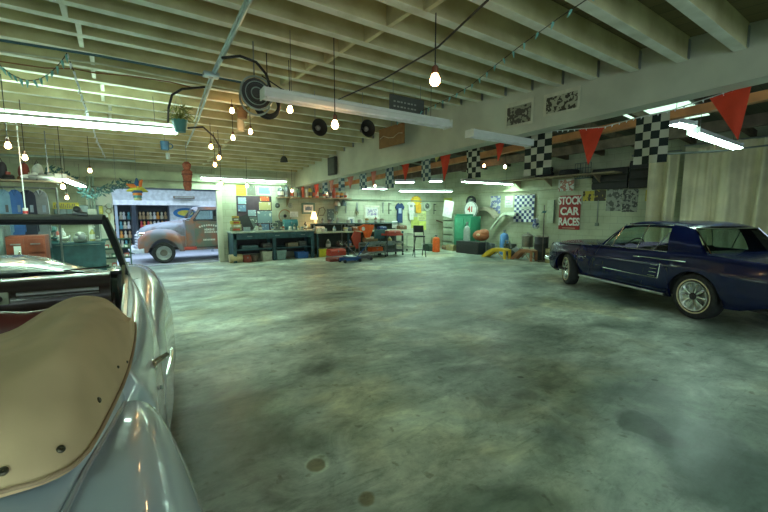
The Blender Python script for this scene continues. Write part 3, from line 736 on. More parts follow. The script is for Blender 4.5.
    both('windscreen_pillar', lambda b, f: b.tube([f((XT, YT, ZT + .01)), f((XT + .05, YT + .13, (ZT + ZBt) / 2 + .02)), f((XBm, YB2 - .02, ZBt - .03))], .019, 8), mat('dark_pillar', (.05, .06, .055), .3, .4))
    both('pillar_trim', lambda b, f: b.tube([f((XT + .025, YT - .01, ZT)), f((XT + .075, YT + .12, (ZT + ZBt) / 2 + .02)), f((XBm + .018, YB2 - .06, ZBt - .04))], .0075, 6), chrome)
    link('windscreen', MB().quadmesh([[(2 * XC - XT, YT + .02, ZT - .04), (XC, YT + .12, ZT - .04), (XT, YT + .02, ZT - .04)], [(2 * XC - XBm, YB2, ZBt), (XC, YB2 + .10, ZBt), (XBm, YB2, ZBt)]]), glw, **W)
    link('windscreen_seal', MB().tube([(2 * XC - XBm, YB2, ZBt), (XC, YB2 + .10, ZBt), (XBm, YB2, ZBt)], .013, 6), black, **W)
    # latches on the header
    for x in (-.20, -.66):
        link('top_latch', MB().box((x, YT, ZT + .035), (.05, .05, .03), bev=.008).ball((x, YT - .02, ZT + .055), .02).tube([(x, YT - .02, ZT + .03), (x + .05, YT - .03, ZT + .022)], .012, 6), mat('latch_metal', (.15, .17, .16), .35, .8), **W)
    for x0 in (-.52, -1.2):
        link('wiper', MB().tube([(x0, YB2 + .06, ZBt + .015), (x0 + .22, YB2 + .04, ZBt + .035), (x0 + .44, YB2 + .02, ZBt + .045)], .005, 5).ball((x0, YB2 + .07, ZBt + .01), .018), black, **W)
    # dashboard with chrome strip and radio panel
    ds = []
    for x in [2 * XC + .10] + [XC + q * .1 for q in range(-6, 7)] + [-.06]:
        ds.append([(x, 3.38, 1.085), (x, 3.25, 1.10), (x, 3.14, 1.095), (x, 3.08, 1.07), (x, 3.06, 1.045), (x, 3.0, 1.045), (x, 2.98, 1.02), (x, 2.98, .86), (x, 3.1, .76), (x, 3.4, .60)])
    link('dashboard', MB().quadmesh(ds, False, True, True), dashm, smooth=60, **W)
    link('dash_chrome_strip', MB().tube([(-.12, 2.975, 1.03), (-.50, 2.975, 1.035)], .011, 6).tube([(-.12, 2.975, 1.008), (-.50, 2.975, 1.012)], .005, 6), dullchrome, **W)
    link('radio_panel', MB().box((-.64, 2.97, 1.02), (.22, .02, .07), bev=.01), mat('radio_panel_cream', (.42, .46, .32), .4), **W).name = 'radio_panel'
    link('radio_knob', MB().lathe([(.001, -.03), (.016, -.03), (.02, 0)], (-.575, 2.96, 1.02), 'Y', 14), black, **W)
    link('steering_wheel', MB().torus((0, 0, 0), .21, .013, 'Z', 36).tube([(-.2, 0, 0), (.2, 0, 0)], .008).tube([(0, 0, 0), (0, -.2, 0)], .008).ball((0, 0, 0), .035), C(.6, .56, .42, .35), root).matrix_basis = Matrix.Translation((-.42, .55, .98)) @ Matrix.Rotation(1.15, 4, 'X')
    # seats
    def bench(y, z, nm):
        rows = []
        for q in range(17):
            x = 2 * XC + .12 + q / 16 * (-.12 - (2 * XC + .12)); e = 1 - abs(q / 8 - 1) ** 6
            r_ = []
            for a in range(11):
                t = PI * a / 10; r_.append((x, y - .09 * math.cos(t) , z - .10 + .10 * math.sin(t) * (.5 + .5 * e) - .012 * (q % 2)))
            rows.append([(x, y - .12, z - .5)] + r_ + [(x, y + .16, z - .5)])
        link(nm, MB().quadmesh(rows, False, True, True), burg, smooth=70, **W)
    bench(2.24, 1.085, 'front_seat_back')
    link('front_seat_cushion', MB().box((XC, 2.48, .42), (1.45, .55, .2), bev=.06), burg, **W)
    link('cabin_floor', MB().bb((2 * XC + .1, 1.2, .26), (-.08, 3.4, .30)), black, **W)
    both('door_lining', lambda b, f: b.bb(f((-.065, 1.7, .3)), f((-.045, 3.36, .93))), burg)
    both('door_cap', lambda b, f: b.tube([f((-.02, 1.75, 1.0)), f((.0, 2.3, 1.0)), f((.018, 2.9, 1.02)), f((.03, 3.3, 1.05))], .014, 6), dullchrome)
    both('vent_window_post', lambda b, f: b.tube([f((.005, 2.98, 1.03)), f((.018, 3.1, 1.15))], .010, 6).tube([f((.012, 2.7, 1.02)), f((.022, 3.28, 1.055))], .010, 6), dullchrome)
    # folded top under its canvas boot
    outl = [tuple(pz(x, y, z)) for x, y, z in [(134, 320, 1.04), (134.5, 328, 1.04), (133.5, 338, 1.036), (131, 350, 1.032), (127, 365, 1.03), (120, 383, 1.03), (110, 403, 1.03), (99, 424, 1.03), (86, 445, 1.032), (70, 460, 1.035), (40, 474, 1.04), (0, 484, 1.044)]] + [(XC, .87, 1.046)]
    crest = [tuple(pz(x, y, z)) for x, y, z in [(129, 319, 1.09), (125, 316, 1.125), (120, 311, 1.155), (114, 304, 1.18), (107, 299, 1.196), (97, 296, 1.206), (84, 295, 1.212), (70, 297, 1.21), (57, 303, 1.195), (42, 312, 1.17), (24, 324, 1.14), (0, 339, 1.115)]] + [(XC, 1.69, 1.09)]
    fold = [tuple(pz(x, y, z)) for x, y, z in [(132, 322, 1.065), (130, 324, 1.085), (127, 324, 1.10), (123, 322, 1.125), (117, 319, 1.145), (110, 316, 1.165), (100, 317, 1.182), (88, 323, 1.19), (72, 334, 1.19), (52, 347, 1.18), (28, 362, 1.165), (0, 379, 1.15)]] + [(XC, 1.22, 1.13)]
    front = [(min(-.03, c_[0] - .012), c_[1] + .10, .96) for c_ in crest[:-1]] + [(XC, 1.80, .95)]
    def bt(right):
        n = len(outl); rows = []
        NV = 26
        for v in range(NV + 1):
            r_ = []
            for i in range(n):
                a, c_, e_ = Vector(outl[i]), Vector(crest[i]), Vector(front[i])
                t = v / NV
                g_ = Vector(fold[i])
                if t < .36:
                    u = t / .36; p = a.lerp(g_, u); p += (g_ - a).cross(Vector((0, 0, 1))).cross(g_ - a).normalized() * 0
                    p.z += .030 * math.sin(u * PI) ** .8 + .006 * math.sin(i * 2.3 + u * 6) * math.sin(u * PI)
                elif t < .7:
                    u = (t - .36) / .34; p = g_.lerp(c_, u)
                    p.z += .010 * math.sin(u * PI) + .006 * math.sin(i * 1.1 + u * 16) * math.sin(u * PI) ** .5
                else:
                    u = (t - .7) / .3; p = c_.lerp(e_, u ** .9); p.z = c_.z - (c_.z - e_.z) * u ** 2.2
                r_.append(p)
            rows.append(r_)
        hem = [Vector(p) + Vector((.002, -.004, -.022)) for p in outl]
        rows = [hem] + rows
        if not right: rows = [[Vector((2 * XC - p.x, p.y, p.z)) for p in r_] for r_ in rows]
        return rows
    rr = bt(True); ll = bt(False)
    full = [list(reversed(l))[:-1] + [] for l in ll]
    # left half runs outward from the middle: join left (outer..middle) with right (middle..outer)
    full = [l[:-1] + list(reversed(r_)) for l, r_ in zip(ll, rr)]
    boot = link('top_boot', MB().quadmesh(full), tan, smooth=80, **W)
    for md, lv in (('SUBSURF', 2),):
        q = boot.modifiers.new('soft', md); q.levels = lv; q.render_levels = lv
    link('boot_welt', MB().tube([(p[0] + .004, p[1] - .004, p[2] - .012) for p in outl], .0045, 6).tube([mir((p[0] + .004, p[1] - .004, p[2] - .012)) for p in outl], .0045, 6), mat('tan_welt', (.36, .24, .14), .8), boot, world=True)
    from mathutils.bvhtree import BVHTree
    me = boot.data; bv = BVHTree.FromPolygons([v.co + root.location for v in me.vertices], [tuple(q.vertices) for q in me.polygons])
    for (x, y, k_) in [(127, 362, .6), (118, 367, .6), (99, 400, 1), (61, 449, 1), (3, 471, 1)]:
        hit, nrm, _, _ = bv.ray_cast(O, ray(x, y))
        if hit is None: continue
        if nrm.dot(ray(x, y)) > 0: nrm = -nrm
        sm = MB().lathe([(.0075 * k_, -.004), (.0075 * k_, .001), (.005 * k_, .003), (.001, .0022)], n=14)
        bmesh.ops.transform(sm.b, matrix=Matrix.Translation(hit) @ nrm.to_track_quat('Z', 'Y').to_matrix().to_4x4(), verts=sm.b.verts)
        link('snap', sm, C(.09, .08, .05, .35, metal=.7), boot, world=True)
    # door handle, lever with chrome escutcheon
    both('door_handle', lambda b, f: b.ball(f((.085, 1.84, .865)), (.024, .05, .022)).tube([f((.08, 1.82, .868)), f((.115, 1.86, .875)), f((.145, 1.90, .878))], [.016, .015, .011], 8).tube([f((.125, 1.70, .862)), f((.15, 1.80, .872)), f((.165, 1.90, .88)), f((.17, 1.98, .88))], [.004, .009, .010, .005], 8), chrome)
    both('lock_button', lambda b, f: b.lathe([(.001, 0), (.009, .0)], f((.105, 1.74, .80)), 'X', 12).ball(f((.105, 1.74, .80)), (.006, .010, .010)), dullchrome)
    for y in (.30 - .0, 4.35):
        for s in (1, -1):
            x = .06 if y < 2 else .16
            if s < 0: x = 2 * XC - x
            w_ = wheel(root, (x - XC, y - 2.2, .36), .36, .17, s, 'steel', .21)
    link('underbody', MB().bb((XC - .75, -.7, .24), (XC + .7, 5.1, .30)), black, **W)
    link('bumper', MB().tube([(XC - .85, 5.2, .48), (XC - .6, 5.42, .48), (XC, 5.5, .48), (XC + .6, 5.42, .48), (XC + .85, 5.2, .48)], .05, 8), chrome, **W)
    link('grille', MB().bb((XC - .22, 5.22, .45), (XC + .22, 5.30, .85)), dullchrome, **W)
    return root
convertible()
# ================================================================ FLUORESCENT LIGHTS
tube_on = mat('lit_tube', (.9, 1, .95), .4, emit=(.66, 1.0, .82), es=24)
tube_off = mat('unlit_tube', (.9, .92, .9), .3)
hous = mat('fixture_enamel', (.80, .84, .80), .35, noise=.04)
def fluoro(label, a, b, on=True, hang=.35, group=None, wide=.17):
    a = Vector(a); b = Vector(b); mid = (a + b) / 2; d = b - a; L_ = d.length; rz = math.atan2(d.y, d.x); tilt = -math.asin(d.z / L_)
    r = thing('fluorescent_light', label, 'light', mid, rz, group)
    M = Matrix.Rotation(tilt, 4, 'Y')
    def add(nm, mb, m_):
        o = link(nm, mb, m_, r); o.data.transform(M); return o
    add('housing', MB().quadmesh([[(x, -wide / 2, .012), (x, -wide * .42, .06), (x, -.04, .075), (x, -.035, .11), (x, .035, .11), (x, .04, .075), (x, wide * .42, .06), (x, wide / 2, .012)] for x in (-L_ / 2, L_ / 2)], False).bb((-L_ / 2, -.04, .05), (L_ / 2, .04, .1)), hous)
    for y in ((-wide * .25, wide * .25) if on else (-.045, .045)):
        add('tube', MB().tube([(-L_ / 2 + .03, y, .02), (L_ / 2 - .03, y, .02)], wide * .19 if on else .019, 12), tube_on if on else tube_off)
    for x in (-L_ / 2, L_ / 2):
        add('end_plate', MB().box((x, 0, .05), (.012, wide, .10)), hous)
    if hang:
        for x in (-L_ * .38, L_ * .38): add('chain', MB().tube([(x, 0, .10), (x, 0, .10 + hang)], .004, 5), C(.2, .2, .18, .5, metal=.8))
    return r
fluoro('long lit fluorescent light at the upper left, over the grey convertible', (-1.75, 7.1, 2.72), (.90, 7.05, 2.78), hang=.4, wide=.27)
fluoro('long unlit fluorescent light hung under the joists before the big beam', (1.24, 3.86, 2.60), (3.62, 3.78, 2.59), False, hang=.6)
fluoro('short unlit fluorescent light poking out under the big beam', (4.0, 3.75, 2.52), (5.2, 3.67, 2.50), False, hang=.0)
fluoro('lit fluorescent light above the dark teal workbench', (2.05, 12.25, 2.5), (4.6, 12.25, 2.5), hang=.2)
fluoro('small lit fluorescent light angled above the yellow sign on the far left', (-.80, 9.3, 2.12), (-.62, 11.6, 2.11), hang=.4)
fluoro('lit fluorescent light nearest the curtain, behind the largest red pennant', (7.35, 2.30, 2.70), (9.15, 2.20, 2.63), hang=.6)
fluoro('short lit fluorescent light beside the large checkered flag by the curtain', (7.15, 2.51, 2.86), (7.65, 2.43, 2.85), hang=.3)
fluoro('lit fluorescent light over the checkered banner, nearest the right wall', (9.7, 9.4, 2.55), (12 - .15, 9.0, 2.52), hang=.6)
fluoro('lit fluorescent light above the yellow sunburst shirt, the longer of the middle pair', (9.0, 12.0, 2.33), (11.1, 11.3, 2.34), hang=.7)
fluoro('faint lit fluorescent light left of the middle pair, beyond the pennants', (7.3, 12.0, 2.37), (8.25, 11.8, 2.37), hang=.6)
fluoro('short lit fluorescent light high in the side bay beyond the red pennants', (8.0, 10.9, 2.55), (8.6, 10.6, 2.55), hang=.6)
fluoro('shortest lit fluorescent light in the side bay, right of the others', (8.95, 10.2, 2.58), (9.35, 10.0, 2.58), hang=.6)
# fixtures added behind the camera, unseen, to light the near floor
for a_, b_ in (((-3.6, -1.0, 2.5), (-1.1, -1.0, 2.5)), ((1.6, -2.6, 2.5), (4.2, -2.6, 2.5))):
    fluoro('added fluorescent light behind the viewer, unseen', a_, b_, hang=.2, group='added lights behind the viewer')
# ================================================================ FITTINGS: builders
def span(px, pl):
    x0, y0, x1, y1 = px; xm, ym = (x0 + x1) / 2, (y0 + y1) / 2; ax, v = pl
    if ax == 'Y': return pY(x0, ym, v).x, pY(x1, ym, v).x, pY(xm, y1, v).z, pY(xm, y0, v).z
    a, b = pX(x0, ym, v).y, pX(x1, ym, v).y      # right wall: a is the farther end
    return b, a, pX(xm, y1, v).z, pX(xm, y0, v).z
def frame_of(px, pl, onfloor=False, z0=None):
    """local frame: origin bottom centre of the front, x to the right as seen, y away from us; returns loc, rz, width, height"""
    a0, a1, zl, zh = span(px, pl)
    if onfloor: zl = 0.0
    if z0 is not None: zl = z0
    if pl[0] == 'Y': return (Vector(((a0 + a1) / 2, pl[1], zl)), 0, a1 - a0, zh - zl)
    return (Vector((pl[1], (a0 + a1) / 2, zl)), -PI / 2, a1 - a0, zh - zl)
def item(name, label, cat, px, pl, group=None, **k):
    loc, rz, w, h = frame_of(px, pl, **k)
    return thing(name, label, cat, loc, rz, group), w, h
WB = ('Y', YB); WR = ('X', XR)
def off(pl, d): return (pl[0], pl[1] - d)
ink = C(.08, .08, .09, .6); white = C(.78, .80, .76, .6); paperm = C(.70, .74, .66, .7)
steel = C(.30, .33, .33, .35, metal=.8); woodm = mat('bench_wood', (.30, .24, .15), .6, noise=.25, scale=5)
def sheet(w, h, curl=.006, th=.002, n=8, y=0):
    """a sheet of paper or cloth hung upright, slightly curled, with real thickness"""
    b = MB(); r1, r2 = [], []
    for j in range(n + 1):
        z = h * j / n; a, c = [], []
        for i in range(n + 1):
            x = -w / 2 + w * i / n; yy = y - curl * (math.cos(i / n * PI * 2) * .5 + .5) * (1 - j / n)
            a.append((x, yy, z)); c.append((x, yy - th, z))
        r1.append(a); r2.append(c)
    return b.quadmesh(r1).quadmesh(r2)
def paper(label, px, pl, m, name='paper_notice', cat='paper', group=None, lines=0, band=None, **k):
    r, w, h = item(name, label, cat, px, off(pl, .012), group, **k)
    link('sheet', sheet(w, h), m, r)
    if band: link('printed_band', MB().bb((-w * .42, -.013, h * band[1]), (w * .42, -.010, h * band[2])), band[0], r)
    if lines:
        b = MB()
        for i in range(lines): b.bb((-w * .38, -.012, h * (.12 + .7 * i / lines)), (w * (.36 - .12 * (i % 3)), -.010, h * (.12 + .7 * i / lines) + h * .03))
        o = link('printed_lines', b, ink, r); o['kind'] = 'stuff'
    return r
def framed(label, px, pl, fm, mm, pm, fw=.12, name='framed_picture', cat='picture', group=None):
    r, w, h = item(name, label, cat, px, off(pl, .035), group); t = fw * min(w, h)
    link('picture_frame', MB().bb((-w / 2, 0, 0), (w / 2, .03, t), .004).bb((-w / 2, 0, h - t), (w / 2, .03, h), .004).bb((-w / 2, 0, t), (-w / 2 + t, .03, h - t), .004).bb((w / 2 - t, 0, t), (w / 2, .03, h - t), .004), fm, r)
    link('mount', MB().bb((-w / 2 + t, .012, t), (w / 2 - t, .028, h - t)), mm, r)
    q = t * 2.0
    link('print', MB().bb((-w / 2 + q, .006, q), (w / 2 - q, .012, h - q)), pm, r)
    return r
def bottle(label, loc, h, rr, m, capm, group=None, name='bottle', cat='bottle', kind='bottle'):
    r = thing(name, label, cat, loc, random.uniform(-.3, .3), group)
    if kind == 'can': pf = [(.001, 0), (rr, 0), (rr, h * .9), (rr * .8, h * .93), (.001, h * .93)]; cp = [(rr * .3, h * .93), (rr * .3, h), (.001, h)]
    elif kind == 'jug': pf = [(.001, 0), (rr, .01), (rr * 1.02, h * .6), (rr * .75, h * .8), (rr * .3, h * .9), (.001, h * .9)]; cp = [(rr * .34, h * .88), (rr * .34, h), (.001, h)]
    else: pf = [(.001, 0), (rr, .01), (rr, h * .62), (rr * .45, h * .78), (rr * .3, h * .9), (.001, h * .9)]; cp = [(rr * .34, h * .88), (rr * .34, h), (.001, h)]
    link('bottle_body', MB().lathe(pf, n=14), m, r); link('cap', MB().lathe(cp, n=12), capm, r)
    link('bottle_label', MB().lathe([(rr * 1.03, h * .15), (rr * 1.035, h * .16), (rr * 1.035, h * .5), (rr * 1.03, h * .51)], n=14), capm if capm is not m else white, r)
    return r
def bin_(label, px, pl, m, name='storage_bin', cat='bin', depth=.35, taper=.88, lid=None, group=None, **k):
    r, w, h = item(name, label, cat, px, pl, group, onfloor=True, **k)
    b = MB(); rows = []
    for z, f in ((0, taper), (h * .9, .98), (h * .92, 1.04), (h, 1.04), (h, .95), (.03, taper * .93)):
        rows.append([(sx * w / 2 * f, depth / 2 + sy * depth / 2 * f, z) for sx, sy in ((-1, -1), (1, -1), (1, 1), (-1, 1))])
    b.quadmesh(rows, True, True, True); link('tub', b, m, r)
    link('handle', MB().bb((-w * .18, -depth * .03, h * .62), (w * .18, .0, h * .74), .006), m, r)
    if lid: link('lid', MB().bb((-w * .54, -depth * .03, h), (w * .54, depth * 1.03, h * 1.08), .008), lid, r)
    return r
def toolbox(label, px, pl, m, depth=.25, name='toolbox', cat='toolbox', group=None, **k):
    r, w, h = item(name, label, cat, px, pl, group, **k)
    link('box_body', MB().bb((-w / 2, 0, 0), (w / 2, depth, h * .6), .008), m, r)
    link('lid', MB().quadmesh([[(s * w / 2, y, z) for y, z in ((0, h * .61), (depth * .2, h * .88), (depth * .8, h * .88), (depth, h * .61))] for s in (-1, 1)], False).bb((-w / 2, 0, h * .60), (w / 2, depth, h * .64)).prism([(-w / 2, 0, h * .61), (-w / 2, depth * .2, h * .88), (-w / 2, depth * .8, h * .88), (-w / 2, depth, h * .61)], (.004, 0, 0)).prism([(w / 2 - .004, 0, h * .61), (w / 2 - .004, depth * .2, h * .88), (w / 2 - .004, depth * .8, h * .88), (w / 2 - .004, depth, h * .61)], (.004, 0, 0)), m, r)
    link('handle', MB().tube([(-w * .2, depth / 2, h * .86), (-w * .2, depth / 2, h), (w * .2, depth / 2, h), (w * .2, depth / 2, h * .86)], .008, 6), steel, r)
    link('latch', MB().bb((-.02, -.008, h * .5), (.02, .0, h * .7)), steel, r)
    return r
def shirt(label, px, pl, m, name='tee_shirt', cat='shirt', chest=None):
    r, w, h = item(name, label, cat, px, off(pl, .06), None)
    a = [(-.5, .80), (-.28, .97), (-.12, 1.0), (-.05, .95), (.05, .95), (.12, 1.0), (.28, .97), (.5, .80), (.40, .66), (.29, .76), (.30, 0), (-.30, 0), (-.29, .76), (-.40, .66)]
    link('cloth', MB().prism([(x * w, 0, z * h) for x, z in a], (0, .03, 0)), m, r)
    if chest: link('chest_print', MB().bb((-w * .16, -.004, h * .48), (w * .16, 0, h * .74)), chest, r)
    link('hanger', MB().tube([(-w * .3, .015, h * .95), (0, .015, h * 1.04), (w * .3, .015, h * .95)], .006, 5).tube([(0, .015, h * 1.04), (0, .015, h * 1.12), (.02, .03, h * 1.14)], .004, 5), steel, r)
    return r
# ================================================================ WORKBENCHES
tealm = mat('dark_teal_paint', (.035, .10, .115), .45, noise=.3, scale=6)
def bench_teal():
    x0, x1 = 2.82, 5.44; y0, y1 = 12.02, 12.66; r = thing('workbench', 'long dark teal workbench below the notice board', 'workbench', ((x0 + x1) / 2, (y0 + y1) / 2, 0))
    w = (x1 - x0) / 2; d = (y1 - y0) / 2
    link('worktop', MB().bb((-w - .03, -d - .03, .89), (w + .03, d, .94), .008), mat('worn_worktop', (.40, .46, .38), .5, noise=.2, scale=5), r)
    for xx in (-w + .05, -.05, w - .05):
        for yy in (-d + .05, d - .05): link('leg', MB().bb((xx - .05, yy - .05, 0), (xx + .05, yy + .05, .89), .006), tealm, r)
    link('apron', MB().bb((-w + .02, -d + .0, .70), (w - .02, -d + .03, .89)), tealm, r)
    link('lower_shelf', MB().bb((-w + .02, -d + .04, .36), (w - .02, d, .40)), tealm, r)
    link('end_panel', MB().bb((-w, -d + .06, .1), (-w + .03, d, .89)), tealm, r); link('end_panel', MB().bb((w - .03, -d + .06, .1), (w, d, .89)), tealm, r)
    link('dark_backing', MB().bb((-w + .03, d - .03, .2), (w - .03, d, .89)), black, r)
    for i in range(3): 
        dr_ = link('drawer', MB().bb((-w + .12 + i * .86, -d - .015, .72), (-w + .85 + i * .86, -d + .005, .87), .006), tealm, r); link('drawer_pull', MB().bb((-w + .42 + i * .86, -d - .035, .78), (-w + .56 + i * .86, -d - .013, .80)), steel, dr_)
bench_teal()
def bench_open():
    x0, x1 = 5.56, 9.3; y0, y1 = 12.05, 12.62; r = thing('work_table', 'long open two-tier work table right of the teal bench', 'table', ((x0 + x1) / 2, (y0 + y1) / 2, 0))
    w = (x1 - x0) / 2; d = (y1 - y0) / 2
    link('worktop', MB().bb((-w, -d, .80), (w, d, .85), .006), mat('cream_worktop', (.46, .46, .32), .5, noise=.15), r)
    link('upper_shelf', MB().bb((-w, -d + .25, 1.10), (w, d, 1.13)), tealm, r)
    link('lower_shelf', MB().bb((-w + .05, -d + .1, .25), (w - .05, d, .28)), steel, r); link('dark_backing', MB().bb((-w + .03, d - .03, .05), (w - .03, d, 1.08)), mat('under_table_dark', (.05, .065, .05), .7), r)  # dark backing added to darken the space under the table
    for xx in (-w + .04, -w / 3, w / 3, w - .04):
        link('leg', MB().bb((xx - .03, -d + .03, 0), (xx + .03, -d + .08, .80)), tealm, r)
        link('shelf_post', MB().bb((xx - .02, d - .04, 0), (xx + .02, d - .01, 1.12)), steel, r)
        link('shelf_bracket', MB().bb((xx - .02, -d + .27, .84), (xx + .02, -d + .31, 1.10)), steel, r)
bench_open()
# ---------------- notice board and what is pinned on it
nb, w, h = item('notice_board', 'dark purple notice board behind the teal workbench', 'board', (237, 196, 272, 233), off(WB, .03))
link('board_panel', MB().bb((-w / 2, .0, 0), (w / 2, .028, h), .004), mat('dark_plum_felt', (.07, .045, .06), .9), nb)
NBp = off(WB, .034)
ph = [picture('photo_print_%d' % i, c, s, i * 3.1) for i, (c, s) in enumerate([
    ([(.75, .78, .72), (.30, .40, .45), (.6, .68, .66)], 14), ([(.70, .74, .70), (.12, .2, .3), (.7, .74, .7)], 10), ([(.75, .70, .3), (.6, .12, .05), (.8, .6, .2)], 12),
    ([(.7, .75, .68), (.5, .45, .2), (.72, .76, .7)], 8), ([(.72, .76, .70), (.2, .3, .32), (.74, .77, .72)], 6), ([(.5, .58, .5), (.12, .16, .14), (.66, .7, .6)], 9)])]
for i, (px, m_, lb, ln) in enumerate([
    ((238, 197.5, 246, 204), ph[0], 'small pale photo at the upper left of the plum notice board', 0), ((238, 205, 246, 211.5), ph[1], 'blue-grey photo just below the top left photo of the plum board', 0),
    ((260, 196.5, 269, 201), ph[2], 'small red and yellow print at the top right of the plum board', 0), ((259, 202, 271, 210), ph[3], 'white sheet with a round emblem under the red and yellow print', 0),
    ((248, 210, 256, 216), ph[0], 'small white card in the middle column of the plum board, uppermost', 0), ((249, 217, 257, 223), ph[5], 'greyish card under the uppermost middle card of the plum board', 0),
    ((257.5, 211, 272, 223), ph[4], 'largest white drawing pinned on the plum notice board', 0), ((259, 224, 269, 231), ph[1], 'blue-tinted photo at the foot of the plum board, right', 0), ((250, 224, 257, 231), ph[5], 'narrow pale leaflet at the foot of the plum board, middle', 3)]):
    paper(lb, px, NBp, m_, 'pinned_photo' if not ln else 'pinned_leaflet', 'photo', lines=ln)
r = paper('bright yellow poster at the top left above the notice board', (236, 185, 246, 195.5), WB, C(.75, .72, .04, .6), 'poster', 'poster', lines=4)
paper('dull brown photo pinned between the yellow poster and the framed drawing', (247, 185.5, 255.5, 195), WB, picture('brown_photo', [(.35, .36, .28), (.16, .17, .13), (.45, .44, .33)], 9), 'pinned_photo', 'photo')
framed('pale framed drawing above the right half of the notice board', (257, 185.5, 271.5, 195.5), WB, C(.42, .48, .42, .5), white, ph[4], .08)
framed('small dark green framed photo on the wall above the teal bench', (302, 203, 315, 214), WB, C(.10, .20, .17, .5), white, ph[1], .16)
# round plates / hooks / steering wheel on the wall
for px, m_, lb in (((275, 203, 280, 208), C(.08, .10, .08, .6), 'dark round plate on the wall right of the notice board'), ((288, 203, 293, 208), C(.35, .38, .33, .6), 'grey round plate on the wall above the steering wheel')):
    r, w, h = item('round_plate', lb, 'plate', px, off(WB, .03)); link('disc', MB().lathe([(.001, -.01), (w * .35, -.012), (w * .5, 0), (w * .5, .02), (.001, .025)], (0, 0, h / 2), 'Y', 20), m_, r)
    link('hub', MB().lathe([(.001, -.03), (w * .12, -.028), (w * .14, -.008)], (0, 0, h / 2), 'Y', 12), steel, r)
r, w, h = item('steering_wheel', 'old tan steering wheel hung on the wall over the teal toolbox', 'steering wheel', (279, 210, 291, 222), off(WB, .05))
link('rim', MB().torus((0, 0, h / 2), w / 2, .016, 'Y', 32), C(.35, .20, .10, .4), r); link('spokes', MB().tube([(-w / 2, 0, h / 2), (w / 2, 0, h / 2)], .009).tube([(0, 0, h / 2), (0, 0, 0)], .009), steel, r); link('hub', MB().lathe([(.001, -.04), (.05, -.03), (.06, 0)], (0, 0, h / 2), 'Y', 16), black, r)
BT = .94
toolbox('teal metal toolbox on the bench below the steering wheel', (285, 218, 298, 226), ('Y', 12.35), C(.06, .22, .24, .4), z0=BT)
paper('white card propped on top of the teal toolbox', (290, 211.5, 298, 217), ('Y', 12.5), white, 'propped_card', 'card', lines=3)
# bench vise
r, w, h = item('bench_vise', 'dark cast bench vise on the teal bench, right of the notice board', 'vise', (272, 222, 286, 233), ('Y', 12.15), z0=BT)
vm = C(.12, .15, .13, .45, metal=.5)
link('base', MB().lathe([(.001, 0), (.12, 0), (.12, .03), (.07, .06), (.06, .12), (.001, .12)], (0, .1, 0), 'Z', 18), vm, r)
link('fixed_jaw', MB().box((.08, .1, .2), (.12, .12, .16), bev=.02).box((.03, .1, .29), (.05, .2, .06), bev=.008), vm, r)
link('moving_jaw', MB().box((-.10, .1, .19), (.14, .09, .09), bev=.02).box((-.04, .1, .28), (.05, .2, .06), bev=.008), vm, r)
link('screw', MB().tube([(-.25, .1, .19), (.05, .1, .19)], .015), steel, r); link('handle', MB().tube([(-.24, .1, .07), (-.24, .1, .31)], .009), steel, r)
# bits along the bench
r, w, h = item('carton_stack', 'stack of yellow and green part cartons at the left end of the teal bench', 'box', (229, 217, 241, 233), ('Y', 12.2), z0=BT)
bpy.data.objects.remove(r)
cy = BT
for i, (cw, ch, cc, lb, dx) in enumerate([(.30, .12, (.22, .26, .14), 'wide dull green carton at the bottom of the stack at the bench end', 0), (.26, .10, (.55, .50, .28), 'cream carton, second from the bottom of the stack at the bench end', .02), (.24, .10, (.50, .42, .06), 'yellow carton, third in the stack at the bench end', -.01), (.19, .09, (.13, .14, .10), 'dark carton under the topmost yellow one at the bench end', .01), (.15, .06, (.55, .44, .05), 'small yellow carton topmost of the stack at the bench end', 0)]):
    t = thing('carton', lb, 'box', (2.98 + dx, 12.3, cy), random.uniform(-.15, .15), 'cartons stacked at the bench end')
    link('carton_body', MB().box((0, 0, ch / 2), (cw, .24, ch - .004), bev=.004), C(*cc, .6), t); link('printed_panel', MB().bb((-cw * .35, -.1225, ch * .25), (cw * .35, -.120, ch * .75)), white if i % 2 else C(.5, .1, .05, .6), t); cy += ch
for px, lb, m_, sl in (((241, 215, 252, 233), 'black leaning panel tilted against the notice board', C(.02, .025, .025, .6), 1), ((243, 227, 251, 234), 'small pale photo propped at the front of the teal bench', ph[0], 0), ((246, 221, 256, 233), 'pale photo print leaning on the black panel', ph[5], 1)):
    a_, w, h = item('tilted_slab' if sl and 'black' in lb else 'propped_photo', lb, 'panel' if 'black' in lb else 'photo', px, ('Y', 12.45 if 'black' in lb else 12.2 if sl else 12.08), z0=BT)
    link('panel_face', MB().box((0, 0, h / 2), (w * .85, .012, h), rx=-.15, ry=-.35 if sl else 0), m_, a_)
for i, (x, rr, hh, cc, kd) in enumerate([(3.62, .05, .16, (.5, .55, .45), 'can'), (4.12, .04, .12, (.1, .2, .3), 'can'), (4.35, .05, .17, (.16, .22, .16), 'jug'), (4.48, .04, .14, (.5, .1, .05), 'can'), (4.72, .05, .13, (.62, .64, .55), 'can'), (4.86, .04, .2, (.12, .14, .12), 'bottle'), (5.0, .035, .14, (.45, .42, .2), 'can'), (5.14, .05, .11, (.15, .3, .28), 'can'), (5.28, .04, .22, (.1, .12, .1), 'bottle')]):
    bottle(['pale', 'navy', 'dark green', 'red', 'cream', 'slim dark', 'ochre', 'teal', 'tall black'][i] + ' ' + {'can': 'tin', 'jug': 'jug', 'bottle': 'bottle'}[kd] + ' standing on the teal workbench', (x, 12.3, BT), hh, rr, C(*cc, .4), C(.5, .5, .42, .5), 'tins and bottles on the teal bench', {'can': 'tin_can', 'jug': 'jug', 'bottle': 'bottle'}[kd], {'can': 'tin', 'jug': 'jug', 'bottle': 'bottle'}[kd], kd)
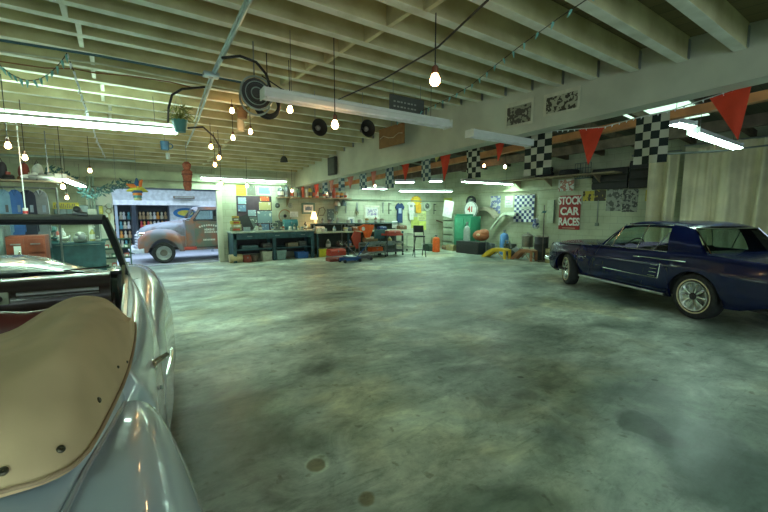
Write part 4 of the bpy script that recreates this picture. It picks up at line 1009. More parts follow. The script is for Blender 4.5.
# ---------------- below the teal bench
r, w, h = item('storage_drum', 'tan drum lying on its side under the left end of the teal bench', 'drum', (230.5, 254.5, 243, 263), ('Y', 12.0), onfloor=True)
link('drum_body', MB().lathe([(.001, -w / 2), (h / 2, -w / 2), (h / 2 * 1.03, -w / 6), (h / 2 * .98, 0), (h / 2 * 1.03, w / 6), (h / 2, w / 2), (.001, w / 2)], (0, h / 2, h / 2), 'X', 20), mat('tan_drum', (.50, .42, .22), .6), r); link('bung', MB().lathe([(.001, w / 2 + .01), (.02, w / 2 + .01), (.02, w / 2)], (0, h / 2, h * .7), 'X', 10), steel, r)
toolbox('dark red metal box on the floor right of the tan drum', (244, 254.5, 251.5, 262), ('Y', 12.02), C(.30, .07, .04, .5), onfloor=True)
r, w, h = item('paint_pot', 'brownish paint pot on the floor beside the dark red box', 'pot', (252.5, 256, 258.5, 262), ('Y', 12.05), onfloor=True)
link('pot_body', MB().lathe([(.001, 0), (w / 2, 0), (w / 2, h * .9), (w / 2 * 1.05, h * .92), (w / 2 * 1.05, h), (w * .4, h), (.001, h * .95)], (0, .1, 0), n=18), C(.18, .14, .10, .5), r); link('handle', MB().tube([(-w / 2, .1, h * .85), (-w * .4, .08, h * .5), (0, .1 - w / 2 - .01, h * .35), (w * .4, .08, h * .5), (w / 2, .1, h * .85)], .004, 5), steel, r)
bin_('cream plastic bin under the middle of the teal bench', (263, 251.5, 272.5, 262), ('Y', 12.03), C(.52, .55, .42, .5))
bin_('grey-green plastic bin with a lid under the teal bench', (277, 251, 286.5, 261), ('Y', 12.03), C(.22, .34, .32, .5), lid=C(.26, .38, .36, .5))
r = bin_('bright blue plastic crate under the right end of the teal bench', (298, 252, 309, 259.5), ('Y', 12.03), C(.04, .16, .45, .45), name='crate', cat='crate')
bin_('bright yellow plastic tub on the floor by the bench end', (319.5, 249, 326.5, 258.5), ('Y', 12.0), C(.72, .66, .05, .45), name='tub', cat='tub', depth=.28)
for i, (x, ww, hh, cc, lb) in enumerate([(3.35, .5, .10, (.10, .2, .22), 'dark teal case on the lower bench shelf, left'), (3.9, .3, .14, (.08, .08, .08), 'black case on the lower bench shelf, beside the teal one'), (4.75, .34, .12, (.28, .24, .16), 'brown wooden tray on the lower bench shelf'), (5.1, .24, .16, (.12, .14, .13), 'dark box on the lower bench shelf, right end')]):
    t = thing('tool_case', lb, 'case', (x, 12.3, .40)); link('case_body', MB().box((0, 0, hh / 2), (ww, .3, hh), bev=.01), C(*cc, .5), t); link('handle', MB().tube([(-.05, -.15, hh * .5), (-.04, -.175, hh * .5), (.04, -.175, hh * .5), (.05, -.15, hh * .5)], .006, 5), steel, t)
# ---------------- wall shelf with bottles
SZ = 2.03
sh = thing('wall_shelf', 'long timber wall shelf of cans and jugs above the workbench', 'shelf', (5.75, 12.52, 1.99)); link('shelf_board', MB().bb((-1.35, -.18, 0), (1.35, .18, .04)), woodm, sh)
for x in (-1.0, .9): link('shelf_bracket', MB().prism([(x, .17, 0), (x, -.1, 0), (x, .17, -.28)], (.03, 0, 0)), woodm, sh)
shelf_items = [(4.50, .10, .34, (.05, .06, .06), 'jug', 'large black jug'), (4.70, .09, .40, (.10, .12, .12), 'jug', 'taller charcoal jug'), (4.88, .06, .26, (.3, .35, .35), 'can', 'grey spray can'), (5.0, .05, .36, (.55, .58, .5), 'bottle', 'pale slim bottle'), (5.13, .07, .30, (.12, .20, .14), 'jug', 'bottle-green jug'), (5.28, .05, .42, (.60, .10, .05), 'can', 'tall red can'), (5.41, .06, .30, (.72, .72, .62), 'can', 'white can'), (5.54, .07, .36, (.55, .48, .1), 'jug', 'mustard jug'), (5.68, .05, .34, (.14, .16, .15), 'bottle', 'slim black bottle'), (5.80, .06, .40, (.65, .12, .05), 'can', 'second tall red can, wider'), (5.94, .06, .34, (.25, .45, .22), 'jug', 'leaf-green jug'), (6.07, .05, .42, (.62, .68, .55), 'bottle', 'tall pale green bottle'), (6.20, .06, .30, (.08, .1, .12), 'can', 'blue-black can'), (6.33, .05, .38, (.62, .62, .56), 'can', 'tall white can'), (6.46, .06, .44, (.58, .14, .1), 'bottle', 'tall red bottle'), (6.60, .07, .22, (.80, .30, .04), 'can', 'squat orange can'), (6.76, .08, .20, (.82, .35, .05), 'can', 'widest orange can'), (6.93, .06, .22, (.70, .66, .6), 'can', 'small cream can')]
for i, (x, rr, hh, cc, kd, lb) in enumerate(shelf_items):
    bottle(lb + ' on the long wall shelf', (x, 12.5, SZ), hh, rr, C(*cc, .4), [C(.6, .55, .45, .5), C(.1, .1, .1, .5), C(.55, .12, .06, .5)][i % 3], 'bottles and cans on the wall shelf', {'can': 'spray_can', 'jug': 'jug', 'bottle': 'bottle'}[kd], {'can': 'can', 'jug': 'jug', 'bottle': 'bottle'}[kd], kd)
# ---------------- second stretch of the back wall, x 313..430 in the photo
r, w, h = item('work_lamp', 'glowing amber work lamp on the bench end below the wall shelf', 'lamp', (308, 211, 320, 232), ('Y', 12.35), z0=.94)
link('lamp_stand', MB().lathe([(.001, 0), (.09, 0), (.09, .02), (.012, .03), (.012, h * .55)], n=14), steel, r)
link('lamp_shade', MB().lathe([(.05, h * .95), (.12, h * .55), (.125, h * .55), (.055, h * .96)], n=18), mat('amber_lamp_shade', (.8, .6, .35), .5, emit=(1, .62, .28), es=3.0), r)
link('lamp_bulb', MB().ball((0, 0, h * .62), .04), mat('warm_bulb_glass', (1, .8, .5), .3, emit=(1, .62, .28), es=60), r)
r, w, h = item('bent_rod_ornament', 'bent black rod ornament looped on the wall by the amber lamp', 'ornament', (313, 207, 326, 222), off(WB, .05))
link('rod', MB().tube([(-w * .45, 0, h * .1), (-w * .1, 0, h * .5), (w * .0, 0, h * .9), (w * .3, 0, h), (w * .45, 0, h * .75), (w * .3, 0, h * .45), (0, 0, h * .45)], .014, 6), C(.10, .06, .03, .5), r); link('hook', MB().ball((0, .02, h * .9), .02), steel, r)
framed('glowing blue racing print in a wide cream frame on the back wall', (364.5, 205.5, 379.5, 219), WB, C(.72, .70, .58, .6), white, picture('blue_print', [(.08, .12, .4), (.4, .35, .5), (.75, .72, .7), (.1, .15, .5)], 9), .13)
framed('small white framed portrait standing on the upper table shelf', (348, 217, 354.5, 225.5), ('Y', 12.55), C(.7, .74, .7, .5), white, ph[1], .14)
paper('pale calendar sheet on the wall left of the post', (327, 209, 334, 221), WB, ph[5], 'calendar', 'calendar', lines=5)
paper('yellow-green paper pinned under the sunburst shirt', (411, 217, 419, 228), WB, C(.50, .56, .14, .7), 'paper_notice', 'paper')
paper('pale yellow notice with dark lines right of the white shirt', (417.5, 211, 426, 220), WB, C(.66, .70, .32, .7), 'paper_notice', 'paper', lines=4)
paper('bright yellow-green notice, lowest of the three near the shirts', (418, 221, 426, 230), WB, C(.66, .74, .18, .7), 'paper_notice', 'paper')
paper('small white card on the table edge right of the orange wing', (392, 221, 397.5, 228), ('Y', 12.4), white, 'card', 'card', lines=2)
shirt('navy sleeveless jersey hanging on the back wall rail', (395.5, 203, 404.5, 223), WB, C(.015, .04, .12, .8), 'jersey', 'shirt', C(.3, .35, .45, .7))
shirt('white shirt with an orange hem hanging beside the sunburst', (407, 202, 415.5, 212), WB, C(.72, .74, .68, .8), chest=C(.3, .3, .3, .7))
shirt('pale long shirt hanging below the orange-hemmed one', (408, 211, 415, 220), off(WB, .05), C(.62, .66, .58, .8))
r, w, h = item('sunburst_sign', 'bright orange-yellow sunburst sign high on the back wall', 'sign', (410.5, 195.5, 422, 206.5), off(WB, .04))
pts = [((w / 2 * (1 if i % 2 else .8)) * math.cos(2 * PI * i / 24), 0, h / 2 + (h / 2 * (1 if i % 2 else .8)) * math.sin(2 * PI * i / 24)) for i in range(24)]
link('sign_face', MB().prism(pts, (0, .02, 0)), C(.85, .50, .02, .5), r, smooth=0); link('sign_centre', MB().lathe([(.001, -.012), (w * .28, -.010), (w * .3, 0)], (0, 0, h / 2), 'Y', 20), C(.88, .62, .05, .5), r)
r, w, h = item('hanging_cloth', 'orange-yellow cloth hanging under the sunburst sign', 'cloth', (415.5, 204, 421, 213), off(WB, .04)); link('cloth', sheet(w, h, .02, .004), C(.80, .45, .04, .8), r)
r, w, h = item('wall_clock', 'round pale wall clock with a dark centre, right of the sunburst', 'clock', (423.5, 202, 431, 210), off(WB, .05))
link('case', MB().lathe([(.001, 0), (w * .42, 0), (w * .44, -.02), (w * .5, -.02), (w * .5, .04)], (0, 0, h / 2), 'Y', 24), C(.55, .60, .48, .5), r); link('dial', MB().lathe([(.001, -.004), (w * .28, -.003), (w * .28, .0)], (0, 0, h / 2), 'Y', 20), C(.10, .12, .10, .5), r); link('hands', MB().tube([(0, -.01, h / 2), (w * .15, -.01, h * .65)], .006, 5).tube([(0, -.01, h / 2), (-w * .1, -.01, h * .75)], .006, 5), white, r)
# things on the second table
for i, (x, rr, hh, cc, kd, z_, lb) in enumerate([(5.72, .07, .16, (.42, .38, .26), 'can', 1.13, 'tan tin on the upper tier, leftmost'), (5.95, .05, .22, (.18, .2, .16), 'bottle', 1.13, 'dark bottle on the upper tier near the tan tin'), (6.25, .09, .14, (.15, .15, .14), 'can', 1.13, 'squat black tin on the upper tier'), (6.55, .05, .26, (.35, .38, .3), 'bottle', 1.13, 'grey-green bottle on the upper tier beside the portrait'), (7.0, .08, .12, (.40, .42, .36), 'can', 1.13, 'pale squat tin on the upper tier right of the portrait'), (7.5, .1, .14, (.5, .5, .42), 'can', 1.13, 'widest cream tin under the blue racing print'), (7.8, .07, .18, (.4, .3, .12), 'can', 1.13, 'ochre tin on the upper tier, right'), (8.2, .06, .24, (.2, .1, .06), 'bottle', 1.13, 'brown bottle on the upper tier'), (8.5, .1, .16, (.34, .3, .22), 'can', 1.13, 'brown tin at the right end of the upper tier'),
    (5.9, .1, .12, (.5, .52, .44), 'can', .85, 'cream tin on the lower worktop, left'), (6.3, .06, .2, (.12, .25, .3), 'bottle', .85, 'teal bottle on the lower worktop'), (6.75, .08, .14, (.55, .5, .2), 'can', .85, 'yellow tin on the lower worktop')]):
    bottle(lb, (x, 12.42 if z_ > 1 else 12.2, z_), hh, rr, C(*cc, .45), C(.42, .44, .4, .5), 'tins on the two-tier table', 'tin_can' if kd == 'can' else 'bottle', 'tin' if kd == 'can' else 'bottle', kd)
toolbox('cream metal cash box on the lower worktop by the lamp', (317, 226, 325, 231.5), ('Y', 12.2), C(.60, .62, .5, .5), z0=.85)
for i, (px, lb) in enumerate([((341, 199.5, 346, 206), 'dark round lamp hood hung under the ledge, right'), ((334, 200, 340, 206), 'pale round lamp hood hung under the ledge, left')]):
    r, w, h = item('hanging_hood', lb, 'lamp hood', px, off(WB, .16)); link('hood', MB().lathe([(.02, h), (w * .2, h * .9), (w * .5, h * .3), (w * .45, 0), (.001, .02)], n=16), C(.10, .16, .18, .5) if i == 0 else C(.45, .42, .34, .5), r); link('hook', MB().tube([(0, 0, h), (0, .1, h + .06)], .006, 5), steel, r)
# orange engine-bay wing propped, seat chairs, carts, tools in front of the table
orange = C(.80, .13, .02, .4)
r, w, h = item('orange_bodywork', 'bright orange car body panel propped on the bench front', 'car part', (358.5, 229, 374.5, 245), ('Y', 11.6)); 
r.location.z = .85 - h * .55
link('panel', MB().prism([(-w * .5, 0, h * .85), (-w * .1, 0, h), (w * .5, 0, h * .95), (w * .3, 0, h * .35), (w * .12, 0, .0), (-w * .08, 0, h * .1), (-w * .15, 0, h * .5), (-w * .38, 0, h * .6)], (0, .06, 0)), orange, r); link('lamp_hole', MB().lathe([(.001, -.01), (w * .1, -.01), (w * .12, .01)], (-w * .2, 0, h * .72), 'Y', 14), C(.6, .58, .5, .4), r)
link('prop_leg', MB().tube([(0, .03, h * .3), (0, .12, -(.85 - h * .55))], .02, 6), steel, r)
r, w, h = item('red_bodywork', 'dull red car body panel left of the orange one', 'car part', (352, 231, 361, 249), ('Y', 11.7), onfloor=True)
link('panel', MB().prism([(-w * .5, 0, h * .75), (-w * .2, 0, h), (w * .5, 0, h * .95), (w * .4, 0, h * .3), (0, 0, .25), (-w * .3, 0, h * .5)], (0, .06, 0)), C(.45, .07, .04, .5), r); link('prop_leg', MB().tube([(0, .03, h * .6), (.02, .15, 0)], .02, 6), steel, r)
def chair(label, x, y, m, rz=0, hs=.46, hb=.9, wd=.44):
    r = thing('shop_chair', label, 'chair', (x, y, 0), rz)
    link('seat', MB().box((0, 0, hs), (wd, .42, .06), bev=.02), m, r); link('backrest', MB().box((0, .2, (hs + hb) / 2 + .08), (wd, .05, hb - hs - .12), rx=-.12, bev=.02), m, r)
    for sx in (-1, 1):
        for sy in (-1, 1): link('leg', MB().tube([(sx * wd * .42, sy * .18, hs), (sx * wd * .5, sy * .22, 0)], .014, 6), steel, r)
    return r
chair('teal padded workshop chair with its back to the room', 7.62, 11.5, C(.05, .14, .14, .6), PI)
def cart(label, px, Y, m, trays=3, name='tool_cart', traycols=None, wheels=True):
    r, w, h = item(name, label, 'cart', px, ('Y', Y), onfloor=True); d = .45
    for i in range(trays):
        z = .14 + (h - .2) * i / max(1, trays - 1)
        link('tray', MB().bb((-w / 2, 0, z), (w / 2, d, z + .015)).bb((-w / 2, 0, z), (w / 2, .012, z + .07)).bb((-w / 2, d - .012, z), (w / 2, d, z + .07)).bb((-w / 2, 0, z), (-w / 2 + .012, d, z + .07)).bb((w / 2 - .012, 0, z), (w / 2, d, z + .07)), traycols[i] if traycols else m, r)
    for sx in (-1, 1):
        for y in (.012, d - .012):
            link('post', MB().bb((sx * w / 2 - .014, y - .012, .08), (sx * w / 2 + .014, y + .012, h - .02)), m, r)
            if wheels: link('caster', MB().lathe([(.001, -.015), (.04, -.015), (.04, .015), (.001, .015)], (sx * w / 2, y, .04), 'X', 12), black, r)
    return r
darkcart = C(.08, .09, .09, .5)
cart('three-tier dark tool cart with a red top tray', (387.5, 234, 403, 256.5), 10.9, darkcart, 3, traycols=[darkcart, steel, C(.45, .06, .04, .5)])
cart('low two-tier metal trolley left of the tool cart', (366, 243, 386, 257), 10.8, steel, 2)
cart('narrow trolley with a pale top behind the stool', (403, 234, 414, 252), 11.6, C(.4, .42, .34, .5), 2)
for i, (px, Yv, m_, lb) in enumerate([((371.5, 246.5, 383, 251.5), 10.95, orange, 'bright orange case on the low trolley'), ((389, 230, 401, 235), 11.1, C(.35, .08, .05, .5), 'dark red case on top of the tool cart'), ((366, 237, 378, 241.5), 11.5, C(.30, .2, .1, .6), 'brown box behind the orange panel')]):
    a_ = toolbox(lb, px, ('Y', Yv), m_, .25)
r = toolbox('red steel toolbox on the floor below the work table', (331, 249.5, 346, 257), ('Y', 11.2), C(.48, .06, .03, .45), .35); r.location.z = .10
r = toolbox('flat red-brown case on the floor under the red toolbox', (330.5, 257, 344, 262), ('Y', 10.6), C(.25, .06, .04, .5), .35, onfloor=True)
# floor jacks
def jack(label, x, y, rz, m, s=1.):
    r = thing('floor_jack', label, 'jack', (x, y, 0), rz)
    link('frame', MB().bb((-.32 * s, -.12, .05), (.32 * s, -.09, .15)).bb((-.32 * s, .09, .05), (.32 * s, .12, .15)).bb((.15 * s, -.12, .06), (.30 * s, .12, .13)), m, r); link('lift_arm', MB().tube([(.22 * s, 0, .12), (-.24 * s, 0, .2)], [.05, .03], 6).lathe([(.001, .02), (.06, .02), (.06, 0), (.001, 0)], (-.25 * s, 0, .2), n=12), steel, r)
    link('handle', MB().tube([(.25 * s, 0, .13), (.75 * s, .0, .55)], .016, 6), m, r)
    for sx in (-1, 1):
        for sy in (-1, 1): link('wheel', MB().lathe([(.001, -.02), (.05, -.02), (.05, .02), (.001, .02)], (sx * .28 * s, sy * .14, .05), 'Y', 12), black, r)
p = pz(350, 262); jack('blue floor jack on the concrete before the red toolbox', p.x, p.y, .1, C(.03, .10, .30, .4))
p = pz(363, 260); jack('dark floor jack right of the blue one', p.x, p.y, 2.9, C(.10, .10, .10, .4), .8)
# ball-like bundle and small stuff under table
for i, (px, cc, lb) in enumerate([((336, 241, 342.5, 248), (.62, .60, .42), 'cream and black patterned ball under the work table'), ((343, 242, 347, 248), (.6, .58, .3), 'small pale yellow ball beside the patterned one')]):
    r, w, h = item('ball', lb, 'ball', px, ('Y', 12.2)); r.location.z = .28
    link('ball_skin', MB().ball((0, 0, h / 2), h / 2, 16), picture('ball_%d' % i, [cc, (.05, .05, .05), cc], 16 + i), r); link('valve', MB().ball((0, -h / 2, h / 2), .012), black, r)
for i, (x, y, hh, rr, cc, kd, lb) in enumerate([(6.05, 12.2, .3, .09, (.12, .14, .10), 'jug', 'dark oil jug on the low shelf, left'), (6.9, 12.2, .26, .08, (.06, .14, .34), 'jug', 'blue oil jug on the low shelf'), (7.2, 12.1, .34, .07, (.4, .46, .4), 'bottle', 'grey-green bottle on the low shelf'), (7.6, 12.2, .24, .09, (.5, .48, .3), 'can', 'cream tin on the low shelf'), (7.95, 12.2, .26, .08, (.42, .44, .4), 'can', 'grey tin on the low shelf'), (8.7, 12.2, .3, .09, (.35, .3, .12), 'jug', 'olive jug on the low shelf, right end')]):
    bottle(lb, (x, y, .28), hh, rr, C(*cc, .45), C(.5, .48, .4, .5), 'jugs on the low table shelf', 'oil_jug', 'jug', kd)
# black stool with a crossed frame, white bucket, orange cylinder
p = pz(419, 256.5)
r = thing('folding_stool', 'tall black folding stool right of the carts', 'stool', (p.x, p.y, 0), -.5); bk = C(.03, .035, .035, .5)
link('seat', MB().box((0, 0, .70), (.36, .32, .05), bev=.02), bk, r); link('backrest', MB().box((0, .15, .95), (.36, .04, .24), bev=.02), bk, r)
for sx in (-1, 1):
    link('leg', MB().tube([(sx * .16, .14, 1.0), (sx * .19, -.25, 0)], .015, 6), bk, r); link('leg', MB().tube([(sx * .14, -.12, .70), (sx * .17, .27, 0)], .015, 6), bk, r)
link('stretcher', MB().tube([(-.18, -.16, .25), (.18, -.16, .25)], .012, 6), bk, r)
def bucket(label, px, pl, m, name='bucket'):
    r, w, h = item(name, label, 'bucket', px, pl, onfloor=True); link('pail', MB().lathe([(.001, .0), (w * .4, 0), (w * .5, h), (w * .47, h), (w * .37, .02), (.001, .02)], (0, w / 2, 0), n=20), m, r)
    link('handle', MB().tube([(-w / 2, w / 2, h * .9), (-w * .35, w * .2, h * .6), (0, 0, h * .45), (w * .35, w * .2, h * .6), (w / 2, w / 2, h * .9)], .005, 5), steel, r); return r
bucket('white plastic bucket on the floor beside the black stool', (424.5, 244, 429.5, 251), ('Y', 12.0), white)
def cyl(label, px, pl, m, name, cat, capm=None, valve=True):
    r, w, h = item(name, label, cat, px, pl, onfloor=True); rr = w / 2
    link('cylinder_body', MB().lathe([(.001, 0), (rr, .01), (rr, h * .72), (rr * .8, h * .82), (rr * .3, h * .88), (.001, h * .88)], (0, rr, 0), n=20), m, r)
    if valve: link('valve', MB().lathe([(rr * .22, h * .86), (rr * .22, h * .95), (rr * .4, h * .95), (rr * .4, h), (.001, h)], (0, rr, 0), n=12), capm or steel, r)
    return r
cyl('bright orange gas cylinder standing before the grey cabinet', (436, 235, 441.5, 251.5), ('Y', 10.9), orange, 'gas_cylinder', 'cylinder')
# ================================================================ RIGHT WALL, X = 12
# grey-green cabinet, big green press, black speaker, round sign
def cabinet(label, px, pl, m, depth=.5, shelves=3, name='metal_cabinet', openm=None):
    r, w, h = item(name, label, 'cabinet', px, pl, onfloor=True)
    link('carcass', MB().bb((-w / 2, 0, 0), (-w / 2 + .02, depth, h)).bb((w / 2 - .02, 0, 0), (w / 2, depth, h)).bb((-w / 2, depth - .02, 0), (w / 2, depth, h)).bb((-w / 2, 0, h - .02), (w / 2, depth, h)).bb((-w / 2, 0, 0), (w / 2, depth, .05)), m, r)
    for i in range(shelves):
        z0, z1 = h * (i / shelves) + .04, h * ((i + 1) / shelves) - .01
        dd = link('drawer', MB().bb((-w / 2 + .025, -.012, z0), (w / 2 - .025, .01, z1), .004), m, r); link('drawer_pull', MB().bb((-w * .2, -.03, (z0 + z1) / 2), (w * .2, -.012, (z0 + z1) / 2 + .015)), steel, dd)
    return r
cabinet('grey-green metal cabinet left of the tall green machine', (443, 214, 454, 251), ('X', 11.3), C(.30, .38, .27, .5), .5, 5)
greenm = mat('machine_green', (.03, .24, .13), .4, noise=.15, scale=3)
r, w, h = item('green_machine', 'tall green workshop machine standing against the right wall', 'machine', (454, 214, 470, 250), ('X', 11.2), onfloor=True)
link('machine_body', MB().bb((-w / 2, 0, .1), (w / 2, .6, h * .94), .03), greenm, r); link('machine_top', MB().bb((-w * .45, .05, h * .94), (w * .35, .5, h), .03), greenm, r)
link('machine_door', MB().bb((-w * .42, -.015, h * .35), (w * .1, .01, h * .88), .01), C(.05, .30, .17, .4), r); link('machine_base', MB().bb((-w * .52, -.05, 0), (w * .52, .62, .1)), C(.05, .07, .06, .5), r); link('control_knob', MB().lathe([(.001, -.03), (.03, -.03), (.03, 0)], (w * .25, 0, h * .7), 'Y', 14), black, r)
cyl('pale steel gas bottle standing against the green machine', (462, 222, 467, 243), ('X', 10.9), C(.30, .36, .32, .4), 'gas_bottle', 'gas bottle')
r, w, h = item('speaker_cabinet', 'low black ribbed box on the floor before the green machine', 'speaker', (456, 241.5, 478, 253.5), ('X', 10.6), onfloor=True)
link('cabinet_shell', MB().bb((-w / 2, 0, 0), (w / 2, .4, h), .015), C(.02, .022, .022, .6), r); gb = MB()
for i in range(12): gb.bb((-w * .46, -.012, h * (.06 + .075 * i)), (w * .46, .001, h * (.09 + .075 * i)))
link('ribbed_front', gb, C(.05, .055, .055, .5), r)
r, w, h = item('number_sign', 'round white sign reading 41 with a black top, right wall', 'sign', (464, 202, 477, 217), ('X', 11.5))
link('sign_disc', MB().lathe([(.001, 0), (w * .46, 0), (w * .5, .01), (w * .5, .03), (.001, .03)], (0, 0, h * .48), 'Y', 32), white, r); link('sign_rim', MB().torus((0, .01, h * .48), w * .47, .02, 'Y', 32, 6), C(.25, .28, .24, .5), r)
text_part('sign_number', '41', h * .5, C(.55, .05, .03, .5), r, Matrix.Translation((0, -.004, h * .5)) @ Matrix.Rotation(PI / 2, 4, 'X'))
r, w, h = item('air_hose_reel', 'black hose reel above the round 41 sign', 'hose reel', (466, 197.5, 476, 206), ('X', 11.75)); link('hose_coil', MB().torus((0, 0, h / 2), w * .38, .05, 'Y', 24, 8), black, r); link('reel_hub', MB().lathe([(.001, -.08), (w * .2, -.07), (w * .22, .08), (.001, .08)], (0, 0, h / 2), 'Y', 16), C(.10, .12, .12, .5), r)
def wingband(label, pxs, m):
    P = [pX(x, y, 11.8) for x, y in pxs]; fine = []
    for i in range(len(P) - 1):
        p0, p1, p2, p3 = P[max(0, i - 1)], P[i], P[i + 1], P[min(len(P) - 1, i + 2)]
        for q in range(5):
            t = q / 5; fine.append(.5 * ((2 * p1) + (p2 - p0) * t + (2 * p0 - 5 * p1 + 4 * p2 - p3) * t * t + (3 * p1 - p0 - 3 * p2 + p3) * t ** 3))
    fine.append(P[-1]); o = Vector((11.8, sum(p.y for p in P) / len(P), min(p.z for p in P))); r = thing('car_wing', label, 'car part', o); rows = []
    for i, p in enumerate(fine):
        t = (fine[min(i + 1, len(fine) - 1)] - fine[max(i - 1, 0)]).normalized(); n_ = Vector((0, -t.z, t.y)); n_ = n_ if n_.z > 0 else -n_; q = p - o
        rows.append([q - n_ * .06 + Vector((-.16, 0, 0)), q + n_ * .03 + Vector((-.13, 0, 0)), q + n_ * .07 + Vector((-.04, 0, 0)), q + n_ * .07 + Vector((.1, 0, 0)), q + n_ * .055 + Vector((.1, 0, 0)), q + n_ * .055 + Vector((-.04, 0, 0)), q + n_ * .015 + Vector((-.12, 0, 0)), q - n_ * .06 + Vector((-.148, 0, 0))])
    link('wing_shell', MB().quadmesh(rows, True, True, True), m, r, smooth=60); mid = fine[len(fine) // 2] - o; link('mounting_flange', MB().box((.14, mid.y, mid.z), (.1, .1, .1)), steel, r)
wingband('brownish grey car wing hung arch-up nearest the 41 sign', [(472, 229), (476, 216), (483.5, 209), (491.5, 210.5), (497, 218)], C(.24, .22, .15, .6))
wingband('pale grey-green car wing hung arch-up below the checkered banner', [(492.5, 229.5), (500, 219), (507, 213.5), (517, 214.5)], C(.42, .48, .36, .5))
# saddle-like brown leather seat, blue cylinder etc.
r, w, h = item('leather_saddle', 'rust-brown leather motorcycle saddle resting on parts', 'saddle', (470, 228.5, 486.5, 243), ('X', 11.0))
link('saddle_body', MB().ball((0, .15, h * .5), (w * .48, .16, h * .38), 18).ball((w * .2, .15, h * .7), (w * .26, .14, h * .28), 14), mat('rust_leather', (.32, .10, .035), .45, noise=.2), r); link('stitched_patch', MB().ball((0, -.0, h * .55), (w * .12, .02, h * .10), 12), C(.55, .40, .25, .5), r)
link('saddle_leg', MB().tube([(-w * .3, .15, h * .3), (-w * .35, .15, -r.location.z)], .02, 6), steel, r); link('saddle_leg', MB().tube([(w * .3, .15, h * .3), (w * .35, .15, -r.location.z)], .02, 6), steel, r)
paper('tall white poster with a blue figure on the right wall', (490.5, 196, 500.5, 213.5), WR, picture('blue_figure', [(.70, .74, .70), (.70, .74, .70), (.2, .25, .5), (.7, .74, .7)], 5), 'poster', 'poster', lines=4)
paper('white notice with a grey heading between poster and banner', (505, 196, 513, 207.5), WR, white, 'paper_notice', 'paper', lines=3)
r, w, h = item('checkered_banner', 'blue and white checkered banner hung on the right wall', 'banner', (514.5, 194.5, 534.5, 222), off(WR, .05)); link('cloth', sheet(w, h, .04, .003, 12), checker('blue_checker', (.03, .05, .16), (.72, .76, .72), w / 7.9), r)
link('banner_lettering', MB().bb((-w * .1, -.047, h * .46), (w * .38, -.045, h * .56)), C(.5, .56, .5, .7), r); link('banner_pole', MB().tube([(-w * .55, 0, h), (w * .55, 0, h)], .012, 6), woodm, r)
r, w, h = item('ball_bag', 'small blue and white ball bag hanging at the banner corner', 'bag', (533, 217, 539, 229), off(WR, .2)); link('bag', MB().ball((0, 0, h * .3), (w * .5, w * .5, h * .3), 14).ball((0, 0, h * .65), (w * .4, w * .4, h * .25), 12), picture('ball_bag', [(.05, .08, .2), (.68, .72, .7)], 9), r); link('cord', MB().tube([(0, 0, h * .8), (0, .15, h + .1)], .006, 5), ink, r)
r, w, h = item('propped_board', 'narrow pale board leaning on the right wall by the racing sign', 'board', (547, 200, 553.5, 223), off(WR, .06)); link('board_face', MB().bb((-w / 2, 0, 0), (w / 2, .025, h)), C(.46, .52, .36, .6), r); link('board_edge', MB().bb((w / 2, -.005, 0), (w / 2 + .02, .03, h)), C(.10, .14, .10, .6), r)
# STOCK CAR RACES
r, w, h = item('race_sign', 'red STOCK CAR RACES sign with white letters on the right wall', 'sign', (559, 195.5, 580, 229.5), off(WR, .03)); link('sign_board', MB().bb((-w / 2, 0, 0), (w / 2, .02, h), .003), mat('sign_red', (.36, .035, .025), .55, noise=.2, scale=5), r)
for i, t_ in enumerate(('STOCK', 'CAR', 'RACES')):
    text_part('sign_lettering', t_, h * .31, C(.80, .80, .72, .6), r, Matrix.Translation((0, -.004, h * (.84 - .31 * i))) @ Matrix.Rotation(PI / 2, 4, 'X'), .003, squash=.72 if i != 1 else .92)
link('sign_footline', MB().bb((-w * .3, -.003, h * .03), (w * .3, 0, h * .055)), C(.6, .4, .3, .6), r)
# wall conduit with a switch box
r, w, h = item('switch_box', 'small switch box on a vertical conduit right of the racing sign', 'switch', (595, 200, 599, 226), off(WR, .05)); link('conduit_pipe', MB().tube([(0, .03, h * .08), (0, .03, h)], .012, 6), steel, r); link('switch_case', MB().bb((-.05, 0, 0), (.05, .05, h * .12), .006), C(.20, .24, .18, .5), r)
for px, lb, m_ in (((583, 191, 594, 201), 'yellow poster with a dark ring, left of a pair under the ledge', picture('yellow_ring_a', [(.55, .45, .05), (.55, .45, .05), (.06, .05, .03), (.5, .4, .05)], 6, 2)), ((594.5, 190, 606, 201), 'yellow poster with a dark arch, right of a pair under the ledge', picture('yellow_ring_b', [(.50, .40, .06), (.06, .05, .03), (.5, .4, .06)], 5, 7)),
        ((606.5, 189, 622, 211), 'black and white crowd poster left of its twin on the right wall', picture('bw_poster_a', [(.05, .055, .05), (.34, .36, .3), (.10, .11, .09), (.45, .46, .4)], 5, 1)), ((622.5, 189, 638, 212), 'black and white crowd poster nearest the tan curtain', picture('bw_poster_b', [(.4, .42, .36), (.05, .055, .05), (.3, .32, .26), (.08, .08, .07)], 10, 5))):
    paper(lb, px, WR, m_, 'poster', 'poster')
paper('narrow yellow strip poster at the edge of the tan curtain', (645.5, 190, 649, 201), WR, C(.55, .45, .05, .6), 'poster', 'poster')
